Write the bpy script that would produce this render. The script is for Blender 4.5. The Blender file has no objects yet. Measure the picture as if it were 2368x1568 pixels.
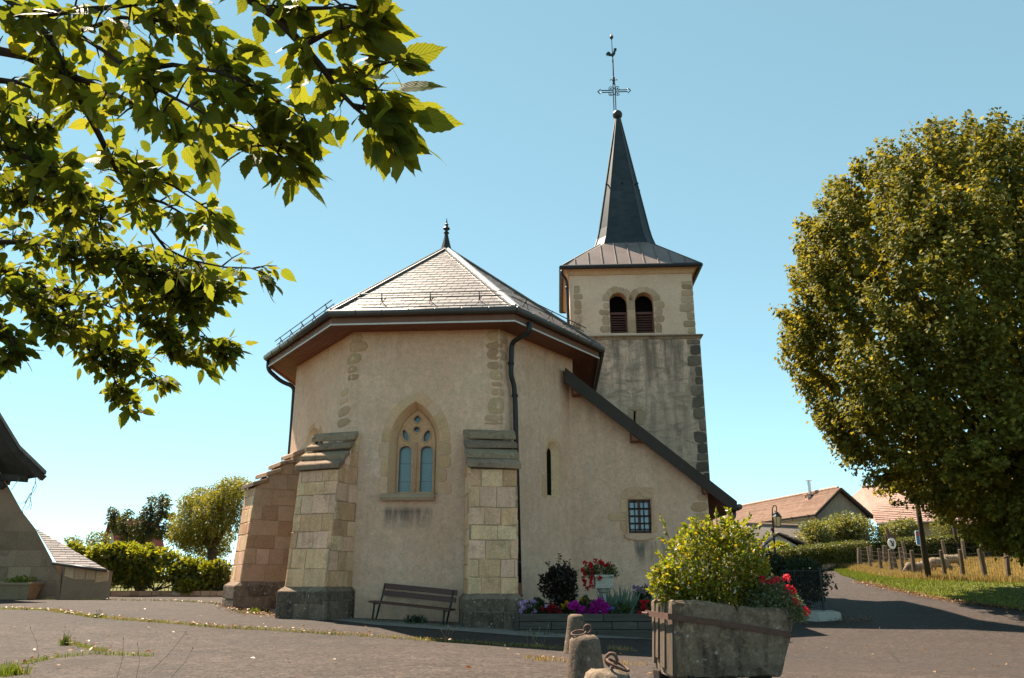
import bpy, bmesh, math, random
import numpy as np
from mathutils import Vector, Matrix
from mathutils.geometry import tessellate_polygon

# ------------------------------------------------------------------ scene, camera, light
S = bpy.context.scene
COL = S.collection
R = math.radians
FPX, CX, CY = 1830.0, 1183.5, 784.0          # focal length and centre of the photograph in its 2367 x 1568 preview
PITCH = R(16.75)
CAM = Vector((0, 0, 1.05))
cd = bpy.data.cameras.new('camera')
cam = bpy.data.objects.new('camera', cd)
COL.objects.link(cam)
cam.location = CAM
cam.rotation_euler = (R(90) + PITCH, 0, 0)
cd.sensor_width = 36
cd.lens = 36 * FPX / 2367
cd.clip_start = 0.1
cd.clip_end = 5000
S.camera = cam

SUN = Vector((-0.37, 0.40, 0.84)).normalized()      # towards the sun
w = bpy.data.worlds.new('World')
S.world = w
w.use_nodes = True
nt = w.node_tree
nt.nodes.clear()
sky = nt.nodes.new('ShaderNodeTexSky')
sky.sky_type = 'NISHITA'
sky.sun_disc = False
sky.sun_elevation = math.asin(SUN.z)
sky.sun_rotation = math.atan2(SUN.x, SUN.y)
sky.air_density = 0.38
sky.dust_density = 0.0
sky.ozone_density = 1.0
tint = nt.nodes.new('ShaderNodeMix')
tint.data_type = 'RGBA'
tint.blend_type = 'MULTIPLY'
tint.inputs[0].default_value = 1.0
tint.inputs[7].default_value = (0.76, 1.0, 0.83, 1)
bg = nt.nodes.new('ShaderNodeBackground')
bg.inputs[1].default_value = 0.095
wo = nt.nodes.new('ShaderNodeOutputWorld')
soft = nt.nodes.new('ShaderNodeGamma')              # gamma compresses the sky's brightness so its bright side does not clip
soft.inputs[1].default_value = 0.6
nt.links.new(sky.outputs[0], soft.inputs[0])
nt.links.new(soft.outputs[0], tint.inputs[6])
nt.links.new(tint.outputs[2], bg.inputs[0])
nt.links.new(bg.outputs[0], wo.inputs[0])
sd = bpy.data.lights.new('sun', 'SUN')
sd.energy = 2.5
sd.angle = R(0.55)
sd.color = (1.0, 0.87, 0.70)
so = bpy.data.objects.new('sun', sd)
COL.objects.link(so)
so.rotation_euler = SUN.to_track_quat('Z', 'Y').to_euler()
S.view_settings.view_transform = 'Standard'
S.view_settings.look = 'None'
S.view_settings.exposure = 2.65
S.view_settings.gamma = 1
S.view_settings.use_curve_mapping = False
S.render.engine = 'CYCLES'
S.cycles.max_bounces = 8
S.cycles.transparent_max_bounces = 8

rng = np.random.default_rng(7)
rnd = random.Random(11)

# ------------------------------------------------------------------ geometry helpers
CP, SP = math.cos(PITCH), math.sin(PITCH)

def ray(u, v):
    x, y = (u - CX) / FPX, (CY - v) / FPX
    return Vector((x, CP - y * SP, SP + y * CP))

def P(u, v, Y=None, Z=None, D=None):
    """point of the place seen at (u, v): on the vertical plane y=Y, the level z=Z or at depth D"""
    d = ray(u, v)
    if Y is not None: t = (Y - CAM.y) / d.y
    elif Z is not None: t = (Z - CAM.z) / d.z
    else: t = D
    return CAM + d * t

def PW(u, v, p0, n):
    d = ray(u, v)
    return CAM + d * ((Vector(p0) - CAM).dot(n) / d.dot(n))

UP = Vector((0, 0, 1))
ORG = {}

def org(o):
    return ORG.get(o.name, Vector((0, 0, 0))) if o else Vector((0, 0, 0))

def thing(name, label, cat, loc=(0, 0, 0), group=None):
    o = bpy.data.objects.new(name, None)
    COL.objects.link(o)
    o.empty_display_size = 0.2
    o.location = loc
    ORG[o.name] = Vector(loc)
    tag(o, label, cat, group)
    return o

def tag(o, label=None, cat=None, group=None, kind=None):
    if label: o['label'] = label
    if cat: o['category'] = cat
    if group: o['group'] = group
    if kind: o['kind'] = kind
    return o

def link(name, me, parent=None):
    o = bpy.data.objects.new(name, me)
    COL.objects.link(o)
    if parent:
        o.parent = parent
        ORG[o.name] = org(parent)
    return o

def copy_tree(o, parent=None):
    c = o.copy()
    COL.objects.link(c)
    if parent: c.parent = parent
    for ch in list(o.children): copy_tree(ch, c)
    return c

class MB:
    """collects polygons for one mesh object"""
    def __init__(s):
        s.v, s.f, s.m = [], [], []
    def face(s, pts, mi=0):
        i = len(s.v)
        s.v += [tuple(p) for p in pts]
        s.f.append(tuple(range(i, i + len(pts))))
        s.m.append(mi)
    def faces(s, pts, fs, mi=0):
        i = len(s.v)
        s.v += [tuple(p) for p in pts]
        for f in fs:
            s.f.append(tuple(i + k for k in f))
            s.m.append(mi)
    def hexa(s, a, mi=0):
        s.faces(a, [(3, 2, 1, 0), (4, 5, 6, 7), (0, 1, 5, 4), (1, 2, 6, 5), (2, 3, 7, 6), (3, 0, 4, 7)], mi)
    def box(s, c, size, rz=0, mi=0, ch=0):
        c = Vector(c); hx, hy, hz = [k / 2 for k in size]
        M = Matrix.Rotation(rz, 3, 'Z')
        if ch <= 0:
            s.hexa([c + M @ Vector((x * hx, y * hy, z * hz)) for z in (-1, 1) for x, y in ((-1, -1), (1, -1), (1, 1), (-1, 1))], mi)
            return
        bm = bmesh.new()
        bmesh.ops.create_cube(bm, size=1)
        for vv in bm.verts: vv.co = Vector((vv.co.x * size[0], vv.co.y * size[1], vv.co.z * size[2]))
        bmesh.ops.bevel(bm, geom=bm.edges[:], offset=ch, segments=1, affect='EDGES')
        bm.verts.index_update()
        s.faces([c + M @ vv.co for vv in bm.verts], [[q.index for q in f.verts] for f in bm.faces], mi)
        bm.free()
    def obox(s, o, a, b, c, mi=0):
        o, a, b, c = map(Vector, (o, a, b, c))
        s.hexa([o, o + a, o + a + b, o + b, o + c, o + a + c, o + a + b + c, o + b + c], mi)
    def beam(s, p, q, wd, ht, up=UP, mi=0):
        p, q = Vector(p), Vector(q)
        d = (q - p).normalized()
        a = d.cross(up).normalized() * wd
        b = a.cross(d).normalized() * ht
        s.obox(p - a / 2 - b / 2, a, b, q - p, mi)
    def prism(s, poly, ext, mi=0):
        n = len(poly); e = Vector(ext)
        pts = [Vector(p) for p in poly]
        s.faces(pts + [p + e for p in pts], [tuple(range(n - 1, -1, -1)), tuple(range(n, 2 * n))] + [(i, (i + 1) % n, n + (i + 1) % n, n + i) for i in range(n)], mi)
    def tube(s, pts, rad, seg=8, mi=0, cap=True):
        pts = [Vector(p) for p in pts]
        n = len(pts)
        rad = [rad] * n if not hasattr(rad, '__len__') else rad
        ring = []
        ref = None
        for i, p in enumerate(pts):
            d = (pts[min(i + 1, n - 1)] - pts[max(i - 1, 0)])
            d = d.normalized() if d.length > 1e-9 else Vector((0, 0, 1))
            if ref is None:
                ref = d.orthogonal().normalized()
            ref = (ref - d * ref.dot(d))
            ref = ref.normalized() if ref.length > 1e-6 else d.orthogonal().normalized()
            b = d.cross(ref)
            ring += [p + (ref * math.cos(2 * math.pi * k / seg) + b * math.sin(2 * math.pi * k / seg)) * rad[i] for k in range(seg)]
        fs = [(i * seg + k, i * seg + (k + 1) % seg, (i + 1) * seg + (k + 1) % seg, (i + 1) * seg + k) for i in range(n - 1) for k in range(seg)]
        if cap: fs += [tuple(range(seg - 1, -1, -1)), tuple((n - 1) * seg + k for k in range(seg))]
        s.faces(ring, fs, mi)
    def lathe(s, prof, c, seg=16, mi=0, sq=None):
        c = Vector(c); ring = []
        for r, z in prof:
            ring += [c + Vector((r * math.cos(2 * math.pi * k / seg), r * math.sin(2 * math.pi * k / seg), z)) for k in range(seg)]
        n = len(prof)
        fs = [(i * seg + k, i * seg + (k + 1) % seg, (i + 1) * seg + (k + 1) % seg, (i + 1) * seg + k) for i in range(n - 1) for k in range(seg)]
        fs += [tuple(range(seg - 1, -1, -1)), tuple((n - 1) * seg + k for k in range(seg))]
        s.faces(ring, fs, mi)
    def slab(s, poly, n, proud, ch, drop=0.03, mi=0, tilt=None):
        """polygon lifted along n by proud with a chamfered rim; tilt gives an extra lift per corner"""
        pts = [Vector(p) for p in poly]
        k = len(pts); n = Vector(n).normalized()
        c = sum(pts, Vector()) / k
        tl = tilt or [0] * k
        r = sum((p - c).length for p in pts) / k
        f = max(0.3, 1 - ch / max(r, 1e-4) * 1.3)
        a = [p - n * drop for p in pts]
        b = [p + n * (proud - ch * .8 + t) for p, t in zip(pts, tl)]
        d = [c + (p - c) * f + n * (proud + t) for p, t in zip(pts, tl)]
        fs = [(i, (i + 1) % k, k + (i + 1) % k, k + i) for i in range(k)] + [(k + i, k + (i + 1) % k, 2 * k + (i + 1) % k, 2 * k + i) for i in range(k)] + [tuple(range(2 * k, 3 * k))]
        s.faces(a + b + d, fs, mi)
    def mesh(s, name, mats, off=Vector((0, 0, 0)), smooth=False, weld=False):
        me = bpy.data.meshes.new(name)
        me.from_pydata([(a[0] - off[0], a[1] - off[1], a[2] - off[2]) for a in s.v], [], s.f)
        for m in (mats if isinstance(mats, (list, tuple)) else [mats]): me.materials.append(m)
        if any(s.m): me.polygons.foreach_set('material_index', s.m)
        bm = bmesh.new(); bm.from_mesh(me)
        if weld: bmesh.ops.remove_doubles(bm, verts=bm.verts, dist=1e-4)
        bmesh.ops.recalc_face_normals(bm, faces=bm.faces)
        bm.to_mesh(me); bm.free()
        if smooth: me.polygons.foreach_set('use_smooth', [True] * len(me.polygons))
        me.update()
        return me
    def build(s, name, mats, parent=None, smooth=False, weld=False):
        return link(name, s.mesh(name, mats, org(parent), smooth, weld), parent)

def fast_mesh(name, V, F, mat, uv=None, smooth=False):
    """V (n,3), F (m,k) arrays"""
    me = bpy.data.meshes.new(name)
    V = np.asarray(V, np.float32); F = np.asarray(F, np.int32)
    m, k = F.shape
    me.vertices.add(len(V)); me.vertices.foreach_set('co', V.ravel())
    me.loops.add(m * k); me.loops.foreach_set('vertex_index', F.ravel())
    me.polygons.add(m)
    me.polygons.foreach_set('loop_start', np.arange(0, m * k, k, dtype=np.int32))
    me.polygons.foreach_set('loop_total', np.full(m, k, np.int32))
    if smooth: me.polygons.foreach_set('use_smooth', np.ones(m, bool))
    if uv is not None:
        l = me.uv_layers.new(name='uv')
        l.data.foreach_set('uv', np.asarray(uv, np.float32)[F.ravel()].ravel())
    me.materials.append(mat)
    me.update(calc_edges=True)
    return me

def unit(a):
    return a / np.maximum(np.linalg.norm(a, axis=1, keepdims=True), 1e-9)

def leaves(name, C, size, mat, parent, d=None, n=None, asp=.6, droop=.15, jitter=.35):
    """one joined mesh of folded leaf blades at the points C"""
    C = np.asarray(C, float); N = len(C)
    C = C - np.array(org(parent))
    if d is None:
        d = rng.normal(size=(N, 3)); d[:, 2] -= droop
    d = unit(np.asarray(d, float) + rng.normal(size=(N, 3)) * 1e-3)
    if n is None:
        n = rng.normal(size=(N, 3)) + np.array([0, 0, .6])
    n = n - d * np.sum(n * d, 1, keepdims=True)
    n = unit(n); b = np.cross(d, n)
    L = size * (1 + jitter * rng.uniform(-1, 1, (N, 1)))
    W = L * asp * .5
    base, tip = C, C + d * L
    mid = C + d * L * .45
    l = mid + b * W + n * W * .35
    r = mid - b * W + n * W * .35
    V = np.stack([base, l, tip, r], 1).reshape(-1, 3)
    i = np.arange(N)[:, None] * 4
    F = np.concatenate([i + [0, 1, 2], i + [0, 2, 3]], 1).reshape(-1, 3)
    return link(name, fast_mesh(name, V, F, mat), parent)

def clip_convex(poly, clip):
    out = poly
    area = sum(clip[i][0] * clip[(i + 1) % len(clip)][1] - clip[(i + 1) % len(clip)][0] * clip[i][1] for i in range(len(clip)))
    sg = 1 if area > 0 else -1
    for i in range(len(clip)):
        a, b = clip[i], clip[(i + 1) % len(clip)]
        inp, out = out, []
        if not inp: return []
        side = lambda p: sg * ((b[0] - a[0]) * (p[1] - a[1]) - (b[1] - a[1]) * (p[0] - a[0]))
        for j in range(len(inp)):
            p, q = inp[j], inp[(j + 1) % len(inp)]
            sp, sq = side(p), side(q)
            if sp >= 0: out.append(p)
            if (sp >= 0) != (sq >= 0):
                t = sp / (sp - sq)
                out.append((p[0] + (q[0] - p[0]) * t, p[1] + (q[1] - p[1]) * t))
    return out

def frame2d(poly, out):
    """in-plane axes of a planar polygon: s level, t up the face, n towards out"""
    p = [Vector(q) for q in poly]
    n = Vector((0, 0, 0))
    for i in range(len(p)): n += (p[i] - p[0]).cross(p[(i + 1) % len(p)] - p[0])
    n.normalize()
    if n.dot(Vector(out)) < 0: n = -n
    s = UP.cross(n).normalized()
    t = n.cross(s).normalized()
    return p[0], s, t, n

def pieces(poly, out, row, width, name, mat, parent, proud=.012, gap=.012, ch=.008, tilt=0.0, bond=False, skew=0.0, minarea=.25, limit=None, rest=None, jit=0, drop=.03):
    """splits a planar convex polygon into courses of single stones, slates or tiles"""
    o, s, t, n = frame2d(poly, out)
    q = [((Vector(p) - o).dot(s), (Vector(p) - o).dot(t)) for p in poly]
    s0, s1 = min(a for a, b in q), max(a for a, b in q)
    z, z1 = min(b for a, b in q), max(b for a, b in q)
    k = 0; made = 0; extra = MB()
    while z < z1 - .02:
        h = rnd.uniform(*row)
        if z1 - z - h < row[0] * .45: h = z1 - z
        x = s0 - (rnd.uniform(0, width[1]) if not bond else (width[0] * (.5 * (k % 2)) + width[0]))
        while x < s1:
            wd = rnd.uniform(*width)
            g = gap / 2
            sk = skew * (1 if not bond else 1)
            c = [(x + g, z + g), (x + wd - g, z + g), (x + wd - g + sk, z + h - g), (x + g + sk, z + h - g)]
            x += wd
            c = clip_convex(c, q)
            if len(c) < 3: continue
            ar = abs(sum(c[i][0] * c[(i + 1) % len(c)][1] - c[(i + 1) % len(c)][0] * c[i][1] for i in range(len(c)))) / 2
            if ar < minarea * (h * wd) * .3 or ar < 2e-4: continue
            pr = proud * rnd.uniform(.5, 1.4)
            if jit: c = [(a + rnd.uniform(-jit, jit), b + rnd.uniform(-jit, jit)) for a, b in c]
            tl = [tilt * (1 - (b - z) / h) for a, b in c] if tilt else None
            P3 = [o + s * a + t * b for a, b in c]
            if limit is None or made < limit:
                mb = MB(); mb.slab(P3, n, pr, ch, drop, tilt=tl)
                mb.build(name, mat, parent)
                made += 1
            else:
                extra.slab(P3, n, pr, ch, drop, tilt=tl)
        z += h; k += 1
    if extra.f and rest:
        e = extra.build(rest, mat, parent); e['kind'] = 'stuff'
    return made

def blob_stone(mapf, cs, cz, ws, hz, name, mat, parent, k=10, proud=.012, p=3.0):
    """irregular rounded stone showing through plaster; mapf(s, z, lift) gives the point on the wall"""
    mb = MB(); ph = rnd.uniform(0, 6.28)
    prof = [1 + .07 * math.sin(2 * a * 2 * math.pi / k + ph) + rnd.uniform(-.05, .05) for a in range(k)]
    def ring(f, lift):
        r = []
        for a in range(k):
            th = 2 * math.pi * a / k + math.pi / k
            c, sn = math.cos(th), math.sin(th)
            e = 1 / (abs(c) ** p + abs(sn) ** p) ** (1 / p)
            r.append(mapf(cs + ws / 2 * c * e * prof[a] * f, cz + hz / 2 * sn * e * prof[a] * f, lift))
        return r
    R1, R2, R3 = ring(1.0, -.01), ring(.97, proud * .6), ring(.86, proud)
    R4 = ring(.45, proud * 1.1)
    fs = []
    for a in range(3): fs += [(a * k + i, a * k + (i + 1) % k, (a + 1) * k + (i + 1) % k, (a + 1) * k + i) for i in range(k)]
    fs.append(tuple(range(3 * k, 4 * k)))
    mb.faces(R1 + R2 + R3 + R4, fs)
    return mb.build(name, mat, parent, smooth=True)

def tess(mb, outer, holes, f, mi=0):
    loops = [[Vector((a, b, 0)) for a, b in outer]] + [[Vector((a, b, 0)) for a, b in h] for h in holes]
    flat = [p for l in loops for p in l]
    i0 = len(mb.v)
    mb.v += [tuple(f(p.x, p.y)) for p in flat]
    for tri in tessellate_polygon(loops):
        mb.f.append(tuple(i0 + k for k in tri)); mb.m.append(mi)

class Wall:
    """a vertical wall plane from a to b; s runs along it, n points out"""
    def __init__(w, a, b, out):
        w.a, w.b = Vector((a[0], a[1], 0)), Vector((b[0], b[1], 0))
        w.s = (w.b - w.a).normalized()
        w.L = (w.b - w.a).length
        w.n = w.s.cross(UP)
        if w.n.dot(Vector(out)) < 0: w.n = -w.n
    def at(w, s, z, lift=0):
        return w.a + w.s * s + UP * z + w.n * lift
    def px(w, u, v, lift=0):
        p = PW(u, v, w.a + w.n * lift, w.n)
        return ((p - w.a).dot(w.s), p.z)
    def pxs(w, l, lift=0):
        return [w.px(u, v, lift) for u, v in l]
    def panel(w, mb, outer, holes=(), depth=.3, inner=None, mi=0, mr=0):
        tess(mb, outer, holes, lambda s, z: w.at(s, z), mi)
        for i, h in enumerate(holes):
            h2 = inner[i] if inner else h
            k = len(h)
            mb.faces([w.at(*p) for p in h] + [w.at(p[0], p[1], -depth) for p in h2], [(j, (j + 1) % k, k + (j + 1) % k, k + j) for j in range(k)], mr)

def arch(sl, sr, z0, zs, zt, k=8, pointed=True):
    """opening outline: straight jambs, then a pointed or round head"""
    c = (sl + sr) / 2; hw = (sr - sl) / 2
    pts = [(sl, z0), (sr, z0)]
    for i in range(k + 1):
        a = i / k
        if pointed:
            x = hw * (1 - a ** 1.75 * (1 - .0 * a)); z = zs + (zt - zs) * math.sin(a * math.pi / 2) ** 1.0 * (1 - .06 * math.sin(a * math.pi))
            z = zs + (zt - zs) * (1 - (1 - a) ** 1.45)
        else:
            x = hw * math.cos(a * math.pi / 2); z = zs + (zt - zs) * math.sin(a * math.pi / 2)
        pts.append((c + x, z))
    left = [(2 * c - x, z) for x, z in pts[2:-1]]
    return pts + left[::-1]
# ------------------------------------------------------------------ materials
class NT:
    def __init__(s, name):
        s.m = bpy.data.materials.new(name)
        s.m.use_nodes = True
        s.t = s.m.node_tree
        s.t.nodes.clear()
        s.out = s.n('ShaderNodeOutputMaterial')
        s.pos = s.n('ShaderNodeNewGeometry').outputs['Position']
    def n(s, typ, **kw):
        x = s.t.nodes.new(typ)
        for k, v in kw.items(): setattr(x, k, v)
        return x
    def L(s, a, b): s.t.links.new(a, b)
    def setin(s, sock, v):
        if hasattr(v, 'is_linked') or isinstance(v, bpy.types.NodeSocket): s.L(v, sock)
        else: sock.default_value = v
    def map(s, vec, scale=(1, 1, 1), rot=(0, 0, 0), loc=(0, 0, 0)):
        x = s.n('ShaderNodeMapping'); s.L(vec, x.inputs[0])
        x.inputs['Scale'].default_value = scale; x.inputs['Rotation'].default_value = rot; x.inputs['Location'].default_value = loc
        return x.outputs[0]
    def noise(s, scale, detail=4, rough=.6, vec=None, dist=0):
        x = s.n('ShaderNodeTexNoise'); s.L(vec if vec is not None else s.pos, x.inputs['Vector'])
        x.inputs['Scale'].default_value = scale; x.inputs['Detail'].default_value = detail; x.inputs['Roughness'].default_value = rough; x.inputs['Distortion'].default_value = dist
        return x.outputs[0]
    def voro(s, scale, vec=None, feature='F1', out=0):
        x = s.n('ShaderNodeTexVoronoi', feature=feature); s.L(vec if vec is not None else s.pos, x.inputs['Vector'])
        x.inputs['Scale'].default_value = scale
        return x.outputs[out]
    def ramp(s, fac, stops, interp='LINEAR'):
        x = s.n('ShaderNodeValToRGB'); s.setin(x.inputs[0], fac)
        cr = x.color_ramp; cr.interpolation = interp
        while len(cr.elements) > len(stops): cr.elements.remove(cr.elements[-1])
        while len(cr.elements) < len(stops): cr.elements.new(1)
        for e, (p, c) in zip(cr.elements, stops):
            e.position = p
            e.color = (c[0], c[1], c[2], 1) if hasattr(c, '__len__') else (c, c, c, 1)
        return x.outputs[0]
    def rng(s, v, a, b, c=0, d=1):
        x = s.n('ShaderNodeMapRange'); s.setin(x.inputs[0], v)
        for i, k in enumerate((a, b, c, d)): x.inputs[i + 1].default_value = k
        return x.outputs[0]
    def math(s, op, a, b=0.5, c=0.0):
        x = s.n('ShaderNodeMath', operation=op)
        s.setin(x.inputs[0], a); s.setin(x.inputs[1], b); s.setin(x.inputs[2], c)
        return x.outputs[0]
    def mix(s, fac, a, b, mode='MIX'):
        x = s.n('ShaderNodeMix', data_type='RGBA', blend_type=mode)
        for i, v in ((0, fac), (6, a), (7, b)):
            if isinstance(v, tuple) and len(v) == 3: v = (*v, 1)
            s.setin(x.inputs[i], v)
        return x.outputs[2]
    def xyz(s, vec=None):
        x = s.n('ShaderNodeSeparateXYZ'); s.L(vec if vec is not None else s.pos, x.inputs[0])
        return x.outputs
    def objrand(s): return s.n('ShaderNodeObjectInfo').outputs['Random']
    def island(s):
        return s.n('ShaderNodeNewGeometry').outputs['Random Per Island']
    def hsv(s, col, h=.5, sat=1.0, val=1.0):
        x = s.n('ShaderNodeHueSaturation')
        s.setin(x.inputs['Hue'], h); s.setin(x.inputs['Saturation'], sat); s.setin(x.inputs['Value'], val); s.setin(x.inputs['Color'], col)
        return x.outputs[0]
    def bump(s, h, strength=.5, dist=.02, prev=None):
        x = s.n('ShaderNodeBump'); s.L(h, x.inputs['Height'])
        x.inputs['Strength'].default_value = strength; x.inputs['Distance'].default_value = dist
        if prev is not None: s.L(prev, x.inputs['Normal'])
        return x.outputs[0]
    def pbr(s, col, rough=.8, spec=.3, normal=None, metal=0.0, emit=None):
        x = s.n('ShaderNodeBsdfPrincipled')
        if isinstance(col, tuple): col = (*col[:3], 1)
        s.setin(x.inputs['Base Color'], col); s.setin(x.inputs['Roughness'], rough)
        x.inputs['Specular IOR Level'].default_value = spec; x.inputs['Metallic'].default_value = metal
        if normal is not None: s.L(normal, x.inputs['Normal'])
        s.L(x.outputs[0], s.out.inputs[0])
        return x

def simple(name, c1, c2, scale=3.0, rough=.8, spec=.25, bump=.3, bscale=40, bdist=.01, var=0.0, fine=.25, stretch=(1, 1, 1), metal=0.0, huev=0.0):
    k = NT(name)
    v = k.map(k.pos, stretch)
    a = k.noise(scale, 5, .6, v)
    col = k.ramp(a, [(.3, c1), (.7, c2)])
    b = k.noise(bscale, 5, .7, v)
    col = k.mix(1.0, col, k.ramp(b, [(.25, 1 - fine), (.75, 1 + fine)]), 'MULTIPLY')
    if var or huev:
        r = k.objrand()
        col = k.hsv(col, k.rng(r, 0, 1, .5 - huev, .5 + huev), 1.0, k.rng(k.math('FRACT', k.math('MULTIPLY', r, 7.3)), 0, 1, 1 - var, 1 + var))
    k.pbr(col, rough, spec, k.bump(b, bump, bdist), metal)
    return k.m

M = {}
# plaster of apse and lean-to: warm, rough-cast, with drip stains below the sill and dirt along the foot
k = NT('warm_plaster')
big = k.noise(.55, 5, .62)
mid = k.noise(3.2, 6, .68, dist=.4)
fine = k.noise(34, 5, .8)
st = k.noise(1.0, 4, .6, k.map(k.pos, (5, 5, .7)))
col = k.ramp(big, [(.28, (.80, .44, .28)), (.5, (.92, .57, .39)), (.72, (.95, .66, .49))])
col = k.mix(k.rng(mid, .35, .75), col, (.74, .47, .32))
col = k.mix(k.rng(st, .5, .78, 0, .6), col, (.64, .41, .29))
col = k.mix(1.0, col, k.ramp(fine, [(.25, .70), (.5, .98), (.75, 1.2)]), 'MULTIPLY')
col = k.mix(1.0, col, k.ramp(k.noise(9, 5, .75), [(.3, .84), (.7, 1.10)]), 'MULTIPLY')
X, Y, Z = k.xyz()
drip = k.noise(1.0, 4, .65, k.map(k.pos, (7, 7, 1.1)))
band = k.math('MULTIPLY', k.math('MULTIPLY', k.rng(X, -3.02, -2.92), k.rng(X, -1.82, -1.95)), k.math('MULTIPLY', k.rng(Z, 2.05, 2.55), k.rng(Z, 2.66, 2.52)))
drip3 = k.noise(1.0, 6, .75, k.map(k.pos, (16, 16, 1.3)))
col = k.mix(k.math('MULTIPLY', band, k.rng(k.math('ADD', drip, k.math('MULTIPLY', drip3, .6)), .5, .86)), col, (.17, .125, .10))
band2 = k.math('MULTIPLY', k.math('MULTIPLY', k.rng(X, 3.15, 3.25), k.rng(X, 4.05, 3.95)), k.math('MULTIPLY', k.rng(Z, 1.2, 1.75), k.rng(Z, 1.98, 1.9)))
col = k.mix(k.math('MULTIPLY', band2, k.rng(drip, .40, .68)), col, (.16, .13, .11))
foot = k.math('MULTIPLY', k.rng(Z, .95, .15), k.rng(k.noise(2.2, 5, .7), .3, .75))
col = k.mix(k.math('MULTIPLY', foot, .55), col, (.26, .24, .18))
h = k.math('ADD', k.math('MULTIPLY', mid, .8), fine)
k.pbr(col, .92, .15, k.bump(h, .8, .04))
M['plaster'] = k.m
# tower plaster: greyer, black run-off below the string course
k = NT('tower_plaster')
X, Y, Z = k.xyz()
big = k.noise(.7, 5, .62)
wav = k.noise(1.0, 5, .7, k.map(k.pos, (1.6, 1.6, 3.4)), 1.2)
fine = k.noise(22, 6, .75)
col = k.ramp(big, [(.25, (.66, .43, .30)), (.5, (.74, .50, .36)), (.8, (.80, .56, .41))])
low = k.rng(Z, 9.25, 9.15)
dr = k.noise(1.0, 5, .7, k.map(k.pos, (2.6, 2.6, .33)))
run = k.math('MULTIPLY', k.math('MULTIPLY', low, k.rng(Z, 5.0, 9.3, .3, 1)), k.rng(dr, .40, .60))
col = k.mix(k.math('MULTIPLY', run, .88), col, (.12, .09, .07))
col = k.mix(k.math('MULTIPLY', low, k.rng(wav, .46, .66, 0, .75)), col, (.22, .165, .125))
col = k.mix(k.math('MULTIPLY', k.rng(Z, 9.32, 9.42), k.rng(k.noise(2.6, 5, .7), .5, .75, 0, .45)), col, (.46, .36, .27))
col = k.mix(1.0, col, k.ramp(fine, [(.2, .72), (.5, 1.0), (.8, 1.2)]), 'MULTIPLY')
k.pbr(col, .93, .12, k.bump(k.math('ADD', k.math('MULTIPLY', wav, 1.3), fine), .7, .04))
M['tplaster'] = k.m

def stone_mat(name, c1, c2, c3, dark=(.06, .05, .045), darkamt=.5, var=.16, huev=.008, lichen=0.0, dscale=1.6, streak=0.0, bd=.018):
    k = NT(name)
    a = k.noise(2.0, 5, .6); b = k.noise(30, 6, .7); d = k.noise(dscale, 6, .72, dist=.6)
    r = k.objrand()
    col = k.ramp(k.math('FRACT', k.math('ADD', k.math('MULTIPLY', a, .55), r)), [(0, c1), (.4, c2), (.75, c3), (1, c1)])
    col = k.hsv(col, k.rng(r, 0, 1, .5 - huev, .5 + huev), 1.0, k.rng(k.math('FRACT', k.math('MULTIPLY', r, 9.7)), 0, 1, 1 - var, 1 + var))
    col = k.mix(k.rng(d, .52, .76, 0, darkamt), col, dark)
    if streak:
        sk_ = k.noise(1.0, 6, .75, k.map(k.pos, (6, 6, 1.2)), .5)
        col = k.mix(k.rng(sk_, .46, .66, 0, streak), col, dark)
        col = k.mix(k.rng(k.noise(14, 6, .8), .52, .7, 0, streak * .8), col, tuple(min(1, x * 1.8) for x in c2))
    col = k.mix(1.0, col, k.ramp(b, [(.25, .66), (.5, 1.0), (.75, 1.28)]), 'MULTIPLY')
    if lichen:
        li = k.math('ADD', k.voro(11, k.map(k.pos, (1, 1, 1)), 'F1'), k.math('MULTIPLY', k.noise(26, 4, .7), .35))
        lm = k.math('MULTIPLY', k.rng(li, .40, .28), k.rng(k.noise(3.2, 4, .7), .5, .62))
        col = k.mix(k.math('MULTIPLY', lm, lichen), col, (.55, .54, .50))
    k.pbr(col, .92, .15, k.bump(k.math('ADD', k.math('MULTIPLY', a, 1.0), b), .6, bd))
    return k.m
M['ashlar'] = stone_mat('buttress_stone', (.74, .42, .245), (.80, .49, .31), (.62, .33, .17), dark=(.12, .085, .06), darkamt=.6, var=.12, huev=.012, streak=.25, dscale=2.2)
M['ashlar2'] = stone_mat('weathered_stone', (.40, .26, .17), (.46, .31, .22), (.34, .21, .125), darkamt=.5, var=.12)
M['quoin'] = stone_mat('quoin_stone', (.53, .33, .19), (.58, .375, .23), (.47, .28, .16), darkamt=.25, var=.12)
M['tquoin'] = stone_mat('tower_quoin_stone', (.46, .30, .19), (.52, .36, .24), (.38, .24, .15), darkamt=.45, var=.14)
M['tquoin_dark'] = stone_mat('blackened_quoin_stone', (.13, .10, .075), (.24, .18, .125), (.09, .07, .055), darkamt=.7, var=.3)
M['trace'] = stone_mat('window_stone', (.64, .38, .22), (.68, .43, .27), (.58, .33, .18), darkamt=.25, var=.08)
M['plinth'] = stone_mat('plinth_stone', (.13, .09, .065), (.25, .175, .12), (.085, .06, .045), dark=(.032, .024, .02), darkamt=.85, lichen=.8, dscale=3, streak=.6)
M['cap'] = stone_mat('cap_stone', (.26, .17, .11), (.34, .23, .15), (.18, .12, .085), dark=(.034, .026, .02), darkamt=.9, lichen=.6, dscale=4)
M['bollard'] = stone_mat('bollard_granite', (.19, .135, .098), (.25, .18, .13), (.15, .105, .076), dark=(.024, .019, .016), darkamt=1.0, lichen=.8, dscale=9, streak=.5, bd=.025)
M['trough'] = stone_mat('trough_stone', (.20, .14, .095), (.27, .19, .135), (.155, .105, .072), dark=(.03, .022, .018), darkamt=.9, lichen=.8, dscale=2.6, streak=.8, bd=.03)
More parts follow.
